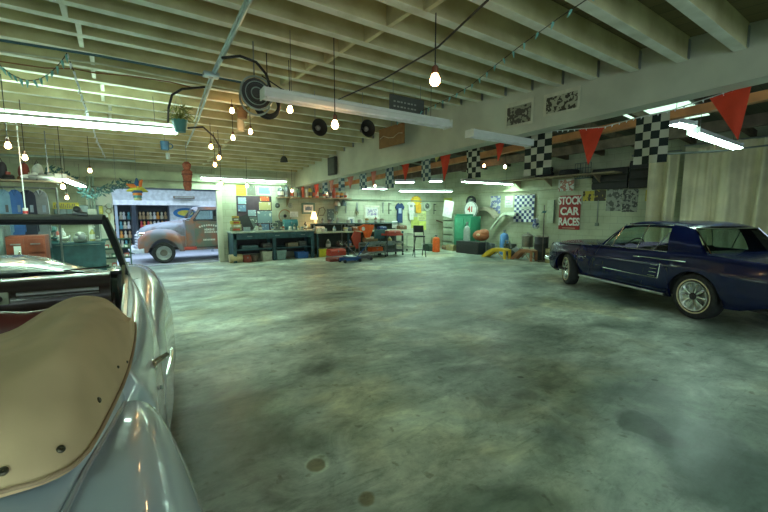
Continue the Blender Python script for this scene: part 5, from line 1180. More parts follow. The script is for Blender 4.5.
# upper ledge shelf with tyres, dark panels, picture
sh = thing('high_shelf', 'high plank shelf carrying tyres on the right wall', 'shelf', (11.7, 7.5, 2.62)); link('shelf_board', MB().bb((-.32, -2.2, 0), (.29, 1.6, .04)), woodm, sh)
for y in (-1.6, 0, 1.2): link('shelf_bracket', MB().prism([(.28, y, 0), (-.2, y, 0), (.28, y, -.25)], (0, .04, 0)), woodm, sh)
def tyre(label, x, y, z, R, wd, group=None, rx=0): 
    r = thing('spare_tyre', label, 'tyre', (x, y, z), 0, group); link('tyre_tread', MB().lathe([(R * .6, .0), (R * .85, 0), (R, wd * .2), (R, wd * .8), (R * .85, wd), (R * .6, wd), (R * .58, wd * .5), (R * .6, 0)], n=28), tyrem, r); link('rim', MB().lathe([(R * .6, wd * .2), (R * .5, wd * .35), (.001, wd * .35)], n=20), C(.15, .16, .15, .5), r); return r
tyre('black tyre lying on the high shelf behind the red pennant', 11.66, 6.75, 2.66, .29, .17)
tyre('black tyre lying at the left on the high shelf', 11.66, 7.6, 2.66, .29, .17)
tyre('black tyre lying on top of the left tyre on the high shelf', 11.66, 7.6, 2.83, .27, .16)
r = paper('white card with a red drawing standing on the ledge', (558.5, 179.5, 574, 191), off(WR, .1), picture('red_drawing', [(.66, .70, .64), (.45, .2, .15), (.66, .7, .64), (.2, .3, .25)], 6, 4), 'propped_card', 'card')
for px, lb in (((592, 168, 627, 189), 'wide dark shuttered panel high on the right wall'), ((629, 160, 650, 188), 'dark shuttered panel nearest the curtain top')):
    r, w, h = item('dark_panel', lb, 'panel', px, off(WR, .12)); link('panel_board', MB().bb((-w / 2, .03, 0), (w / 2, .08, h)), C(.018, .025, .02, .6), r); b = MB()
    for i in range(3): b.bb((-w / 2, 0, h * (.05 + .33 * i)), (w / 2, .03, h * (.28 + .33 * i)))
    link('slats', b, C(.03, .04, .032, .5), r, smooth=0)
r, w, h = item('parts_rack', 'dark wire rack with bottles on the ledge beside the wide panel', 'rack', (575, 163, 591, 178), off(WR, .3)); b = MB()
for i in range(7): b.tube([(-w / 2 + w * i / 6, 0, 0), (-w / 2 + w * i / 6, 0, h)], .008, 5)
for i in range(4): b.tube([(-w / 2, 0, h * i / 3), (w / 2, 0, h * i / 3)], .008, 5)
link('wire_grid', b, C(.08, .14, .16, .5, metal=.5), r); link('shelf_tray', MB().bb((-w / 2, 0, 0), (w / 2, .25, .02)), C(.08, .1, .1, .5), r)
# ramps, bins and junk along the foot of the right wall
def ramp(label, px, X, m, m2):
    r, w, h = item('car_ramp', label, 'ramp', px, ('X', X), onfloor=True)
    for y in (0, .26):
        prof = [(-.5, .0), (-.5, .1), (-.28, .62), (-.05, .98), (.32, 1.0), (.5, .9), (.5, 0), (.40, 0), (.40, .72), (.0, .72), (-.36, 0)]
        link('side_rail', MB().prism([(x * w, y, z * h) for x, z in prof], (0, .03, 0)), m, r, smooth=0); link('brace', MB().tube([(-.2 * w, y + .015, .05), (.1 * w, y + .015, h * .8)], .012, 6).tube([(.36 * w, y + .015, .05), (.1 * w, y + .015, h * .8)], .012, 6), m, r)
    link('deck_plate', MB().quadmesh([[(x * w, y, z * h + .002) for y in (0, .29)] for x, z in ((-.5, .1), (-.28, .62), (-.05, .98), (.32, 1.0), (.5, .9))]).quadmesh([[(x * w, y, z * h - .01) for y in (0, .29)] for x, z in ((-.5, .1), (-.28, .62), (-.05, .98), (.32, 1.0), (.5, .9))]), m2, r, smooth=0)
ramp('yellow steel car ramp on the floor by the right wall', (481.5, 248, 505.5, 258.5), 10.3, C(.75, .50, .02, .45), C(.70, .48, .03, .45))
ramp('rusty brown car ramp right of the yellow one', (510.5, 249, 532, 259), 10.5, C(.36, .16, .07, .6), C(.44, .26, .14, .6))
cyl('bright blue cylinder leaning among the parts by the right wall', (498, 230, 505, 248), ('X', 11.3), C(.10, .28, .62, .45), 'gas_cylinder', 'cylinder').rotation_euler = (.0, .0, -PI / 2)
def drumbin(label, px, pl, m, rim): 
    r, w, h = item('waste_drum', label, 'drum', px, pl, onfloor=True); link('drum_body', MB().lathe([(.001, 0), (w * .46, 0), (w * .48, h * .33), (w * .5, h * .35), (w * .48, h * .37), (w * .48, h * .66), (w * .5, h * .68), (w * .48, h * .7), (w * .48, h), (w * .44, h), (w * .44, .1), (.001, .1)], (0, w / 2, 0), n=24), m, r); link('drum_rim', MB().torus((0, w / 2, h), w * .47, .02, 'Z', 24, 6), rim, r); return r
drumbin('dark open drum with a pale rim before the right wall', (531, 236.5, 543.5, 253), ('X', 11.0), C(.03, .04, .035, .5), C(.45, .42, .32, .5))
r, w, h = item('stock_pot', 'dented steel pot on a stand left of the dark drum', 'pot', (519.5, 233, 529, 247), ('X', 11.3)); link('pot_body', MB().lathe([(.001, 0), (w * .5, 0), (w * .5, h * .75), (w * .55, h * .78), (w * .2, h * .95), (.001, h * .95)], (0, w / 2, 0), n=20), C(.26, .25, .2, .35, metal=.6), r); link('lid_knob', MB().ball((0, w / 2, h), .03), steel, r); link('pot_stand', MB().tube([(-w * .4, w * .2, 0), (-w * .45, w * .2, -r.location.z)], .015, 6).tube([(w * .4, w * .2, 0), (w * .45, w * .2, -r.location.z)], .015, 6).tube([(0, w * .9, 0), (0, w * .9, -r.location.z)], .015, 6), steel, r)
r, w, h = item('stand_pole', 'thin dark stand pole with a clamp left of the racing sign', 'stand', (540.5, 205, 546.5, 256), ('X', 10.75), onfloor=True); link('pole', MB().tube([(0, 0, 0), (0, 0, h)], .014, 8), C(.12, .10, .08, .5), r); link('foot', MB().tube([(-.2, 0, .02), (.2, 0, .02)], .015, 6).tube([(0, -.2, .02), (0, .2, .02)], .015, 6), C(.12, .1, .08, .5), r); link('clamp', MB().box((0, 0, h * .88), (.1, .06, .07), bev=.01).tube([(-.1, 0, h * .86), (.1, 0, h * .9)], .01), C(.05, .14, .14, .5), r)
r, w, h = item('apple_crate', 'yellowish wooden crate on the floor at the coupe nose', 'crate', (545.5, 249, 560, 263), ('X', 10.6), onfloor=True); cr = C(.42, .38, .18, .7)
for i in range(3):
    link('side_slat', MB().bb((-w / 2, 0, h * (.02 + .34 * i)), (w / 2, .015, h * (.28 + .34 * i))), cr, r); link('side_slat', MB().bb((-w / 2, .38, h * (.02 + .34 * i)), (w / 2, .395, h * (.28 + .34 * i))), cr, r)
for s in (-1, 1): link('end_panel', MB().bb((s * w / 2 - .01, 0, 0), (s * w / 2 + .01, .39, h)), cr, r)
link('bottom', MB().bb((-w / 2, 0, 0), (w / 2, .39, .015)), cr, r)
# engine parts heap: individual pieces
def gearpart(label, px, X, cc, kind):
    r, w, h = item('engine_part', label, 'engine part', px, ('X', X)); m_ = C(*cc, .4, metal=.4)
    if r.location.z < .5: r.location.z = 0
    if kind == 0: link('pulley', MB().lathe([(.03, -.03), (w * .45, -.03), (w * .38, 0), (w * .45, .03), (.03, .03)], (0, 0, h * .5), 'Y', 20), m_, r); link('block', MB().box((0, .15, h * .45), (w * .8, .2, h * .8), bev=.03), m_, r)
    elif kind == 1: link('block', MB().box((0, .1, h * .4), (w, .25, h * .7), bev=.03), m_, r); link('pipes', MB().tube([(-w * .3, -.05, h * .6), (-w * .1, -.08, h * .95), (w * .2, -.05, h * .9), (w * .35, 0, h * .5)], .03, 8), steel, r)
    else: link('housing', MB().ball((0, .1, h * .45), (w * .5, .15, h * .45), 14), m_, r); link('flange', MB().torus((0, -.04, h * .5), w * .3, .02, 'Y', 20), steel, r)
    if r.location.z > .3: link('support', MB().bb((-w * .3, .05, -r.location.z), (w * .3, .25, .02)), C(.10, .11, .10, .7), r)
gearpart('dark round pulley unit behind the yellow ramp, left', (482, 238, 492, 250), 11.2, (.12, .15, .15), 0)
gearpart('pale grey-green engine cover above the pulley unit', (485, 229, 497, 240), 11.5, (.28, .33, .27), 2)
gearpart('dark pipe manifold behind the yellow ramp, middle', (504, 234, 513, 250), 11.3, (.07, .09, .08), 1)
gearpart('small bright gearwheel unit behind the brown ramp', (511, 241, 521, 250), 11.1, (.30, .34, .34), 0)
gearpart('black gearbox housing right of the blue cylinder', (505, 243, 513, 251), 10.9, (.05, .06, .06), 2)
gearpart('dark engine block stacked behind the brown ramp', (512, 233, 520, 243), 11.5, (.10, .11, .09), 1)
# metal shelf goods left of the green machine
for i, (px, cc, lb) in enumerate([((430.5, 236, 436, 250), (.22, .22, .12), 'olive fuel can beside the orange gas cylinder'), ((446, 244, 453, 251), (.30, .25, .12), 'brownish box before the foot of the grey-green cabinet')]):
    toolbox(lb, px, ('X', 10.9), C(*cc, .55), .2, name='fuel_can' if i == 0 else 'parts_box', cat='can' if i == 0 else 'box', onfloor=True)
paper('white paper hung askew on the grey-green cabinet', (442.5, 200.5, 452, 217), ('X', 11.25), white, 'paper_notice', 'paper').rotation_euler = (0, .18, -PI / 2)
paper('yellow card pinned above the white askew paper', (444, 198, 452, 204), WR, C(.55, .6, .1, .7), 'card', 'card')
paper('narrow greenish notice left of the yellow card', (436, 200, 441, 208), WR, C(.5, .58, .35, .7), 'paper_notice', 'paper', lines=3)
r, w, h = item('stair_rail', 'dark sloping handrail left of the grey-green cabinet', 'handrail', (428, 217, 443, 250), ('X', 11.6), onfloor=True); link('rail', MB().tube([(-w / 2, 0, h * .98), (w / 2, 0, h * .82)], .03, 8), C(.14, .08, .05, .5), r)
for i in range(3): link('post', MB().tube([(-w / 2 + w * i / 2, 0, 0), (-w / 2 + w * i / 2, 0, h * (.98 - .08 * i))], .02, 6), C(.14, .08, .05, .5), r)
# ---------------- tan curtain across the car bay
curtm = mat('tan_curtain', (.68, .62, .42), .9, noise=.2, scale=1.2, detail=6)
def curtain(label, x, y0, y1, z0, z1, ph_=0):
    r = thing('curtain', label, 'curtain', (x, (y0 + y1) / 2, z0)); L_ = y1 - y0; n = int(L_ * 40); a, b = [], []
    for i in range(n + 1):
        y = -L_ / 2 + L_ * i / n; row = []
        for j in range(15):
            v = j / 14; z = (z1 - z0) * v
            amp = .10 + .04 * (1 - v); s = math.sin(y * 10 + ph_ + 1.6 * math.sin(y * 2.3) + v * .9 * math.sin(y * 4)) + .5 * math.sin(y * 19 + 2.5 * v + 2 * math.sin(y * 2.9)) + .18 * math.sin(y * 43)
            zz = z - .06 * abs(math.sin(y * 1.9 + ph_)) * v ** 3
            s = math.copysign(abs(s) ** .7, s) if s < 0 else s * 1.25
            row.append((s * amp, y + .02 * math.sin(y * 15), zz))
        a.append(row)
    link('cloth', MB().quadmesh(a), curtm, r, smooth=80)
    link('curtain_rail', MB().tube([(0, -L_ / 2 - .05, z1 - z0 + .01), (0, L_ / 2 + .05, z1 - z0 + .01)], .018, 8), steel, r)
    return r
curtain('narrow tan curtain panel hanging at the left edge of the curtained bay', 11.5, 3.85, 4.5, .05, 3.02, 1.)
curtain('wide tan curtain hanging behind the navy coupe', 11.5, .6, 3.7, .05, 3.12, 2.3)
r = thing('curtain_pole', 'bare metal pole hanging in front of the tan curtain', 'pole', (11.0, 3.6, 2.86)); link('pole', MB().tube([(0, 1.1, .10), (-.1, -.7, -.02)], .025, 8).tube([(-.1, -.7, -.02), (-.1, -2.4, .02)], .018, 8), steel, r); link('hanging_wire', MB().tube([(0, 1.0, .1), (0, 1.0, .75)], .005, 5).tube([(-.1, -1, 0), (-.1, -1, .75)], .005, 5), steel, r)

# ---------------- more tools and stores crowded about the benches
dkc = {'black': (.03, .03, .03), 'charcoal': (.07, .08, .08), 'dark green': (.04, .09, .06), 'brown': (.18, .10, .05), 'rust': (.30, .11, .05), 'navy': (.03, .06, .16), 'orange': (.75, .20, .03), 'red': (.45, .05, .03), 'olive': (.20, .19, .08), 'cream': (.55, .54, .42), 'steel blue': (.15, .24, .32), 'yellow': (.6, .5, .06)}
def tc(label, px, pl, c, z=None, d=.22, nm='tool_case', cat='case'): return toolbox(label, px, pl, C(*dkc[c], .5), d, nm, cat, z0=z) if z is not None else toolbox(label, px, pl, C(*dkc[c], .5), d, nm, cat, onfloor=True)
YT_ = ('Y', 12.15)
tc('charcoal case on the worktop directly under the propped portrait', (345, 227, 352, 231), YT_, 'charcoal', .85)
tc('rust coloured case on the worktop left of the orange panel', (353, 226, 360, 231), YT_, 'rust', .85)
tc('navy case on the worktop behind the red tool cart tray', (380, 226, 387, 231), YT_, 'navy', .85)
tc('brown case at the right end of the long work table', (400, 225, 407, 230.5), YT_, 'brown', .85)
tc('black case on the floor under the work table, left end', (327.5, 250, 333, 256), ('Y', 12.1), 'black', .28)
tc('orange case on the low table shelf by the patterned ball', (347, 246, 353, 251), ('Y', 12.1), 'orange', .28)
tc('olive case on the low table shelf behind the carts', (376, 244, 384, 250), ('Y', 12.1), 'olive', .28)
tc('steel blue case on the low table shelf, right of the olive one', (386, 243, 393, 249), ('Y', 12.1), 'steel blue', .28)
tc('cream carton-sized case on the low table shelf, far right', (398, 243, 405, 249), ('Y', 12.1), 'cream', .28)
tc('dark green chest on the floor left of the orange gas cylinder', (429, 243, 435.5, 250.5), ('Y', 11.4), 'dark green', nm='storage_chest', cat='chest', d=.35)
tc('brown chest on the floor below the grey-green cabinet drawers', (441.5, 245, 447, 252), ('X', 11.0), 'brown', nm='storage_chest', cat='chest', d=.3)
tc('rust coloured chest at the foot of the right wall behind the pole', (534, 243, 541, 250), ('X', 11.6), 'rust', nm='storage_chest', cat='chest', d=.3)
tc('black chest at the foot of the right wall beside the apple crate', (552, 240, 560, 250), ('X', 11.5), 'black', nm='storage_chest', cat='chest', d=.3)
for i, (x, h_, c, lb) in enumerate([(5.62, .30, 'black', 'black bottle on the teal bench against the wall, right end'), (4.25, .26, 'charcoal', 'charcoal bottle at the back of the teal bench'), (4.6, .34, 'dark green', 'dark green bottle at the back of the teal bench'), (3.8, .22, 'brown', 'brown bottle below the largest white drawing on the bench')]):
    bottle(lb, (min(x, 5.35), 12.52, .94), h_, .05, C(*dkc[c], .4), C(.4, .4, .36, .5), None, 'bottle', 'bottle', 'bottle')
# hand tools hanging in a row on the back wall over the two-tier table
for i, (xp, kd, lb) in enumerate([(336, 'saw', 'hand saw hanging left of the standing portrait'), (346, 'wrench', 'short wrench hanging between saw and racing print'), (357, 'saw', 'second hand saw hanging just left of the racing print'), (383, 'wrench', 'long wrench hanging right of the racing print'), (389, 'clamp', 'black clamp hanging left of the navy jersey'), (434, 'clamp', 'black clamp hanging near the wall corner right of the clock')]):
    p_ = pY(xp, 210, YB - .04); r = thing({'saw': 'hand_saw', 'wrench': 'wrench', 'clamp': 'clamp'}[kd], lb, 'tool', (p_.x, YB - .05, 1.45))
    if kd == 'saw': link('blade', MB().prism([(-.04, 0, .1), (.06, 0, .1), (.02, 0, .45), (-.03, 0, .45)], (0, .006, 0)), steel, r); link('grip', MB().torus((.01, 0, .05), .05, .015, 'Y', 16, 6), woodm, r)
    elif kd == 'wrench': link('shaft', MB().bb((-.015, 0, .05), (.015, .015, .4)), steel, r); link('jaw', MB().torus((0, .008, .43), .035, .012, 'Y', 16, 6), steel, r)
    else: link('bar', MB().bb((-.012, 0, 0), (.012, .02, .45)), black, r); link('clamp_jaw', MB().bb((-.012, 0, .40), (.12, .03, .43)).bb((-.012, 0, .15), (.12, .03, .18)), black, r)
# ================================================================ OUTSIDE THE DOORWAY
shed = mat('shed_grey', (.34, .40, .46), .7, noise=.12, scale=2)
struct('wall_outside', MB().bb((-6, 18.6, 0), (12, 18.8, 3.4)), shed)
struct('ceiling_outside', MB().quadmesh([[(-6, 16.4, 2.45), (12, 16.4, 2.45)], [(-6, 18.7, 2.6), (12, 18.7, 2.6)]]).quadmesh([[(-6, 16.4, 2.5), (12, 16.4, 2.5)], [(-6, 18.7, 2.65), (12, 18.7, 2.65)]]), shed)
r = thing('awning', 'pale blue metal awning edge over the outdoor shelves', 'awning', (2.6, 16.2, 1.78))
link('fascia', MB().bb((-2.9, -.03, 0), (3.2, .03, .17)), mat('awning_blue_white', (.76, .80, .84), .5), r)
link('upper_fascia', MB().bb((-2.9, .02, .17), (3.2, .06, .55)), mat('upper_fascia_grey', (.52, .57, .60), .6, noise=.15), r); link('awning_sheet', MB().quadmesh([[(-2.9 + .08 * i, 0, .15 + .012 * (i % 2)), (-2.9 + .08 * i, 1.0, .40 + .012 * (i % 2))] for i in range(77)]), mat('awning_sheet_blue', (.62, .68, .74), .4), r)
for x in (-2.6, .42, 3.0): link('awning_post', MB().bb((x - .04, .02, -1.78), (x + .04, .1, .1)), shed, r)
r = thing('awning_heater', 'dark slatted heater under the awning edge above the truck', 'heater', (2.1, 16.1, 2.03)); link('heater_case', MB().bb((-.35, -.1, 0), (.35, .05, .09), .01), C(.2, .16, .12, .6), r); link('heater_grille', MB().bb((-.3, -.108, .02), (.3, -.098, .07)), steel, r)  # a heater, gives no light
def outdoor_shelf(label, x0, x1, y, rows_, z0=.25, dz=.34):
    r = thing('display_shelf', label, 'shelf', ((x0 + x1) / 2, y, 0)); w = (x1 - x0) / 2; dk = C(.05, .06, .07, .7)
    link('back_board', MB().bb((-w, .28, .0), (w, .31, 1.8)), dk, r)
    for s in (-1, 1): link('side_board', MB().bb((s * w - .02, 0, 0), (s * w + .02, .3, 1.8)), dk, r)
    for i in range(rows_ + 1): link('shelf_board', MB().bb((-w, 0, z0 + i * dz - .02), (w, .28, z0 + i * dz)), dk, r)
    return [z0 + i * dz for i in range(rows_)]
zs1 = outdoor_shelf('dark outdoor shelf of ornaments left of the dark post', -.35, .45, 16.75, 4)
zs2 = outdoor_shelf('dark wide outdoor shelf of bright ornaments behind the truck bonnet', .62, 1.62, 16.75, 4)
random.seed(3)
orn = []
cols = [('red', (.55, .06, .07)), ('pink', (.7, .3, .38)), ('white', (.75, .75, .78)), ('orange', (.7, .3, .06)), ('tan', (.5, .36, .2)), ('teal', (.1, .35, .4)), ('cream', (.65, .6, .45))]
for nm, cc in cols:
    g = 'ornaments on the outdoor shelves'
    t = thing('shelf_ornament', '%s round-headed ornament on the outdoor shelves' % nm, 'ornament', (0, 0, 0), 0, nm + ' ' + g)
    link('figure_body', MB().lathe([(.001, 0), (.055, 0), (.065, .06), (.035, .11), (.001, .12)], n=10), C(*cc, .5), t); link('figure_head', MB().ball((0, 0, .15), .042, 10), C(*[min(.85, v * 1.4 + .05) for v in cc], .5), t); orn.append([t, False])
for zi, (zz, xa, xb, n) in enumerate([(z, -.31, .42, 6) for z in zs1] + [(z, .67, 1.58, 8) for z in zs2]):
    for i in range(n):
        k = random.choice([0, 1, 2, 0, 3, 4, 6, 2, 5]) if xa > 0 else random.choice([3, 4, 6, 4, 2, 5])
        o, used = orn[k]
        if used: o = copy_tree(o)
        else: orn[k][1] = True
        o.location = (xa + (xb - xa) * (i + .5) / n + random.uniform(-.02, .02), 16.88, zz); o.rotation_euler = (0, 0, random.uniform(-1, 1)); o.scale = (.98, .98, 1.45)
for o, used in orn:
    if not used:
        for ch in ALL_CHILDREN(o): bpy.data.objects.remove(ch)
        bpy.data.objects.remove(o)
r = thing('oval_sign', 'white board with a blue and yellow oval badge behind the truck cab', 'sign', (2.35, 16.7, .9))
link('sign_board', MB().bb((-.68, 0, 0), (1.0, .03, .86)), mat('pale_board', (.62, .70, .76), .5), r)
link('blue_oval', MB().prism([(-.15 + .42 * math.cos(a), -.012, .60 + .19 * math.sin(a)) for a in [2 * PI * i / 32 for i in range(32)]], (0, .012, 0)), C(.03, .20, .50, .5), r)
link('yellow_oval', MB().prism([(-.15 + .27 * math.cos(a), -.022, .60 + .11 * math.sin(a)) for a in [2 * PI * i / 32 for i in range(32)]], (0, .012, 0)), C(.75, .66, .10, .5), r)
# rack of small trays just inside, left of the opening
r = thing('tray_rack', 'low dark green rack of small parts at the left of the doorway', 'rack', (.03, 12.25, 0)); rk = C(.06, .15, .11, .5)
for x in (-.38, .22):
    for y in (-.1, .1): link('post', MB().bb((x - .015, y - .015, 0), (x + .015, y + .015, .82)), rk, r)
for i in range(4): link('tray', MB().bb((-.38, -.12, .08 + .24 * i), (.22, .12, .10 + .24 * i)).bb((-.38, -.12, .08 + .24 * i), (.22, -.105, .13 + .24 * i)), rk, r)
k = 0
for i in range(3):
    for j in range(4):
        cc, nm = [((.6, .62, .5), 'cream'), ((.55, .5, .08), 'yellow'), ((.12, .3, .2), 'green'), ((.5, .12, .08), 'red'), ((.3, .34, .3), 'grey')][(i * 4 + j * 3) % 5]
        t = thing('parts_carton', nm + ' small parts box on the ' + ['lowest', 'middle', 'upper'][i] + ' tray of the low green rack, ' + ['leftmost', 'second from left', 'third from left', 'rightmost'][j], 'box', (-.26 + .14 * j, 12.2, .101 + .24 * i), 0, 'small boxes in the low green rack')
        link('carton_body', MB().bb((-.05, -.06, 0), (.05, .06, .11), .004), C(*cc, .6), t); link('carton_label', MB().bb((-.03, -.063, .03), (.03, -.060, .08)), white if nm != 'cream' else ink, t)
# ================================================================ LEFT END, beyond the convertible
Yc = 9.4
rk = thing('clothes_rail', 'steel clothes rail of jackets beyond the convertible windscreen', 'clothes rail', (-1.75, Yc + .15, 0)); link('rail', MB().tube([(-1.3, 0, 1.96), (.85, 0, 1.96)], .018, 8), steel, rk)
for x in (-1.3, .85): link('upright', MB().tube([(x, 0, 0), (x, 0, 1.96)], .018, 8), steel, rk)
for x in (-1.3, .85): link('foot', MB().tube([(x, -.3, .02), (x, .3, .02)], .018, 8), steel, rk)
for i, (x0, x1, m_, nm, lb) in enumerate([(-3, 9, C(.18, .32, .45, .85), 'jacket', 'light blue denim jacket at the left end of the clothes rail'), (9, 21, C(.04, .12, .35, .85), 'jacket', 'bright blue jacket second on the clothes rail'), (20, 34, C(.015, .02, .04, .85), 'jacket', 'dark navy jacket third on the clothes rail'), (33, 46, C(.16, .18, .20, .85), 'jacket', 'grey patterned jacket at the right end of the clothes rail')]):
    a0 = pY(x0, 200, Yc).x; a1 = pY(x1, 200, Yc).x; w = (a1 - a0) * 1.12
    r = thing(nm, lb, 'jacket', ((a0 + a1) / 2, Yc + .02 * i, .85), 0, 'jackets on the clothes rail'); h = 1.07
    prof = [(-.52, .90), (-.42, .95), (-.14, .99), (.14, .99), (.42, .95), (.52, .90), (.60, .30), (.50, .28), (.47, .5), (.46, 0), (-.46, 0), (-.47, .5), (-.50, .28), (-.60, .30)]
    link('garment', MB().prism([(x * w, 0, z * h) for x, z in prof], (0, .09, 0)), m_, r); link('hanger', MB().tube([(-w * .3, .04, h * .97), (0, .04, h), (w * .3, .04, h * .97)], .008).tube([(0, .04, h), (0, .10, 1.12), (0, .15, 1.13)], .005), steel, r)
    link('collar', MB().tube([(-w * .16, -.008, h * .985), (0, -.02, h * .90), (w * .16, -.008, h * .985)], .02, 6), m_, r); link('pocket', MB().bb((w * .12, -.012, h * .62), (w * .34, 0, h * .74)), ink if i == 0 else C(.2, .26, .34, .8), r)
# plank shelf above with hats, shoes and tins
sh = thing('plank_shelf', 'plank shelf piled with hats and shoes above the clothes rail', 'shelf', (-1.6, Yc + .2, 2.06)); link('shelf_board', MB().bb((-1.6, -.2, 0), (.8, .2, .03)), woodm, sh)
for x in (-1.3, .6): link('hanging_strap', MB().tube([(x, 0, .02), (x, 0, .95)], .01, 6), steel, sh)
def hat(label, px, m):
    p = pY((px[0] + px[2]) / 2, px[3], Yc); w = pY(px[2], 180, Yc).x - pY(px[0], 180, Yc).x; r = thing('hat', label, 'hat', (p.x, Yc + .1, 2.09), random.uniform(-1, 1)); link('hat_crown', MB().lathe([(w * .32, 0), (w * .32, w * .25), (w * .22, w * .34), (.001, w * .33)], n=18), m, r); link('hat_brim', MB().lathe([(.001, 0), (w * .52, .0), (w * .5, .015), (w * .3, .02)], n=20), m, r)
hat('black felt hat on the plank shelf, left end', (-2, 170, 18, 186), C(.03, .03, .03, .9)); hat('brown felt hat on the plank shelf above the blue jacket', (14, 172, 30, 186), C(.22, .10, .04, .9))
for px, cc, lb in (((-4, 158, 8, 172), (.05, .05, .06), 'black bag stacked behind the black hat, plank shelf'), ((31, 163, 44, 176), (.5, .55, .5), 'pale cloth bag stacked above the grey shoe, plank shelf'), ((18, 160, 30, 172), (.25, .06, .04), 'dark red bag stacked behind the brown hat, plank shelf')):
    a0, a1 = pY(px[0], 170, Yc + .3).x, pY(px[2], 170, Yc + .3).x; r = thing('cloth_bag', lb, 'bag', ((a0 + a1) / 2, Yc + .26, 2.09)); w = a1 - a0; h = .36
    link('bag_body', MB().ball((0, 0, h * .42), (w * .5, .10, h * .42), 16).ball((w * .1, 0, h * .6), (w * .36, .09, h * .3), 14), C(*cc, .9), r); link('bag_handle', MB().tube([(-w * .2, 0, h * .75), (0, 0, h * 1.05), (w * .2, 0, h * .75)], .012, 6), ink, r)
for i, (xp, cc, lb) in enumerate([(30, (.7, .72, .68), 'white canvas shoe on the plank shelf'), (37, (.35, .38, .36), 'grey canvas shoe beside the white one on the plank shelf'), (46, (.62, .66, .62), 'pale canvas shoe at the right end of the plank shelf')]):
    p = pY(xp, 185, Yc); r = thing('shoe', lb, 'shoe', (p.x, Yc + .08, 2.09), .5); link('upper', MB().ball((0, 0, .06), (.14, .05, .045), 14).ball((.07, 0, .09), (.06, .045, .06), 12), C(*cc, .7), r); link('sole', MB().box((0, 0, .015), (.29, .095, .03), bev=.01), C(.1, .1, .1, .6), r)
for i, (xp, cc, lb) in enumerate([(5, (.5, .1, .08), 'red tin on the plank shelf between the hats'), (27, (.6, .62, .55), 'cream tin behind the brown hat'), (54, (.2, .3, .28), 'teal tin hanging at the far right of the plank shelf')]):
    p = pY(xp, 185, Yc); bottle(lb, (min(p.x, -.87), Yc + .25, 2.09), .16, .05, C(*cc, .5), steel, None, 'tin_can', 'tin', 'can')
# white cup hung on a long cord
r, w, h = item('hanging_cup', 'white paper cup with a red mark hung on a cord over the windscreen', 'cup', (22.5, 208, 28.5, 216), ('Y', 8.2)); link('cup', MB().lathe([(.001, 0), (w * .4, 0), (w * .5, h), (w * .46, h), (w * .36, .01)], n=16), white, r); link('cup_mark', MB().lathe([(w * .45, h * .3), (w * .475, h * .35), (w * .485, h * .6), (w * .46, h * .65)], n=16), C(.6, .05, .05, .5), r); link('cord', MB().tube([(0, 0, h), (0, 0, 1.55)], .008, 5), white, r)
# wall behind: panels, yellow strip, electrical conduits and boxes
r, w, h = item('parts_cabinet', 'blue-grey wall cabinet left of the electrical conduits', 'cabinet', (54, 205, 103, 222), off(WB, .25)); link('cabinet_case', MB().bb((-w / 2, .01, 0), (w / 2, .24, h)), C(.10, .15, .16, .5), r)
for i in range(4): link('cabinet_door', MB().bb((-w / 2 + w * i / 4 + .02, -.01, .03), (-w / 2 + w * (i + 1) / 4 - .02, .012, h - .03), .005), C(.16, .24, .26, .4), r)
r, w, h = item('lettered_strip', 'yellow strip with dark markings on top of the wall cabinet', 'sign', (53, 202.5, 79, 209), off(WB, .30)); link('strip_board', MB().bb((-w / 2, 0, 0), (w / 2, .02, h)), C(.60, .52, .06, .6), r); b = MB()
for i in range(13): b.bb((-w * .46 + w * .07 * i, -.004, h * .15), (-w * .46 + w * .07 * i + w * .03, 0, h * (.8 if i % 3 else .55)))
link('dark_markings', b, ink, r)['kind'] = 'stuff'
paper('small yellow notice right of the electrical box', (99, 206, 103, 214), off(WB, .28), C(.6, .55, .1, .6), 'paper_notice', 'paper', lines=2)
r, w, h = item('electrical_box', 'pale grey electrical box at the foot of three conduits', 'electrical box', (88, 209, 97, 220), off(WB, .45)); link('box_case', MB().bb((-w / 2, 0, 0), (w / 2, .15, h), .01), C(.5, .56, .48, .5), r); link('box_lid', MB().bb((-w * .42, -.012, .03), (w * .42, 0, h - .03)), C(.45, .5, .42, .5), r)
for i in (-1, 0, 1): link('conduit_pipe', MB().tube([(i * w * .3, .08, h), (i * w * .3, .08, 2.42 - r.location.z)], .022, 8), C(.3, .4, .34, .4), r)
r, w, h = item('wall_lamp', 'small dark wall lamp on the pale green door', 'lamp', (104, 203, 111, 209), off(WB, .35)); link('lamp_head', MB().lathe([(.001, -.12), (h * .4, -.12), (h * .5, 0), (.02, .08)], (w * .2, 0, h / 2), 'Y', 14), C(.3, .34, .28, .5), r); link('lamp_arm', MB().tube([(w * .2, .0, h / 2), (-w * .5, .2, h / 2)], .012, 6), steel, r)
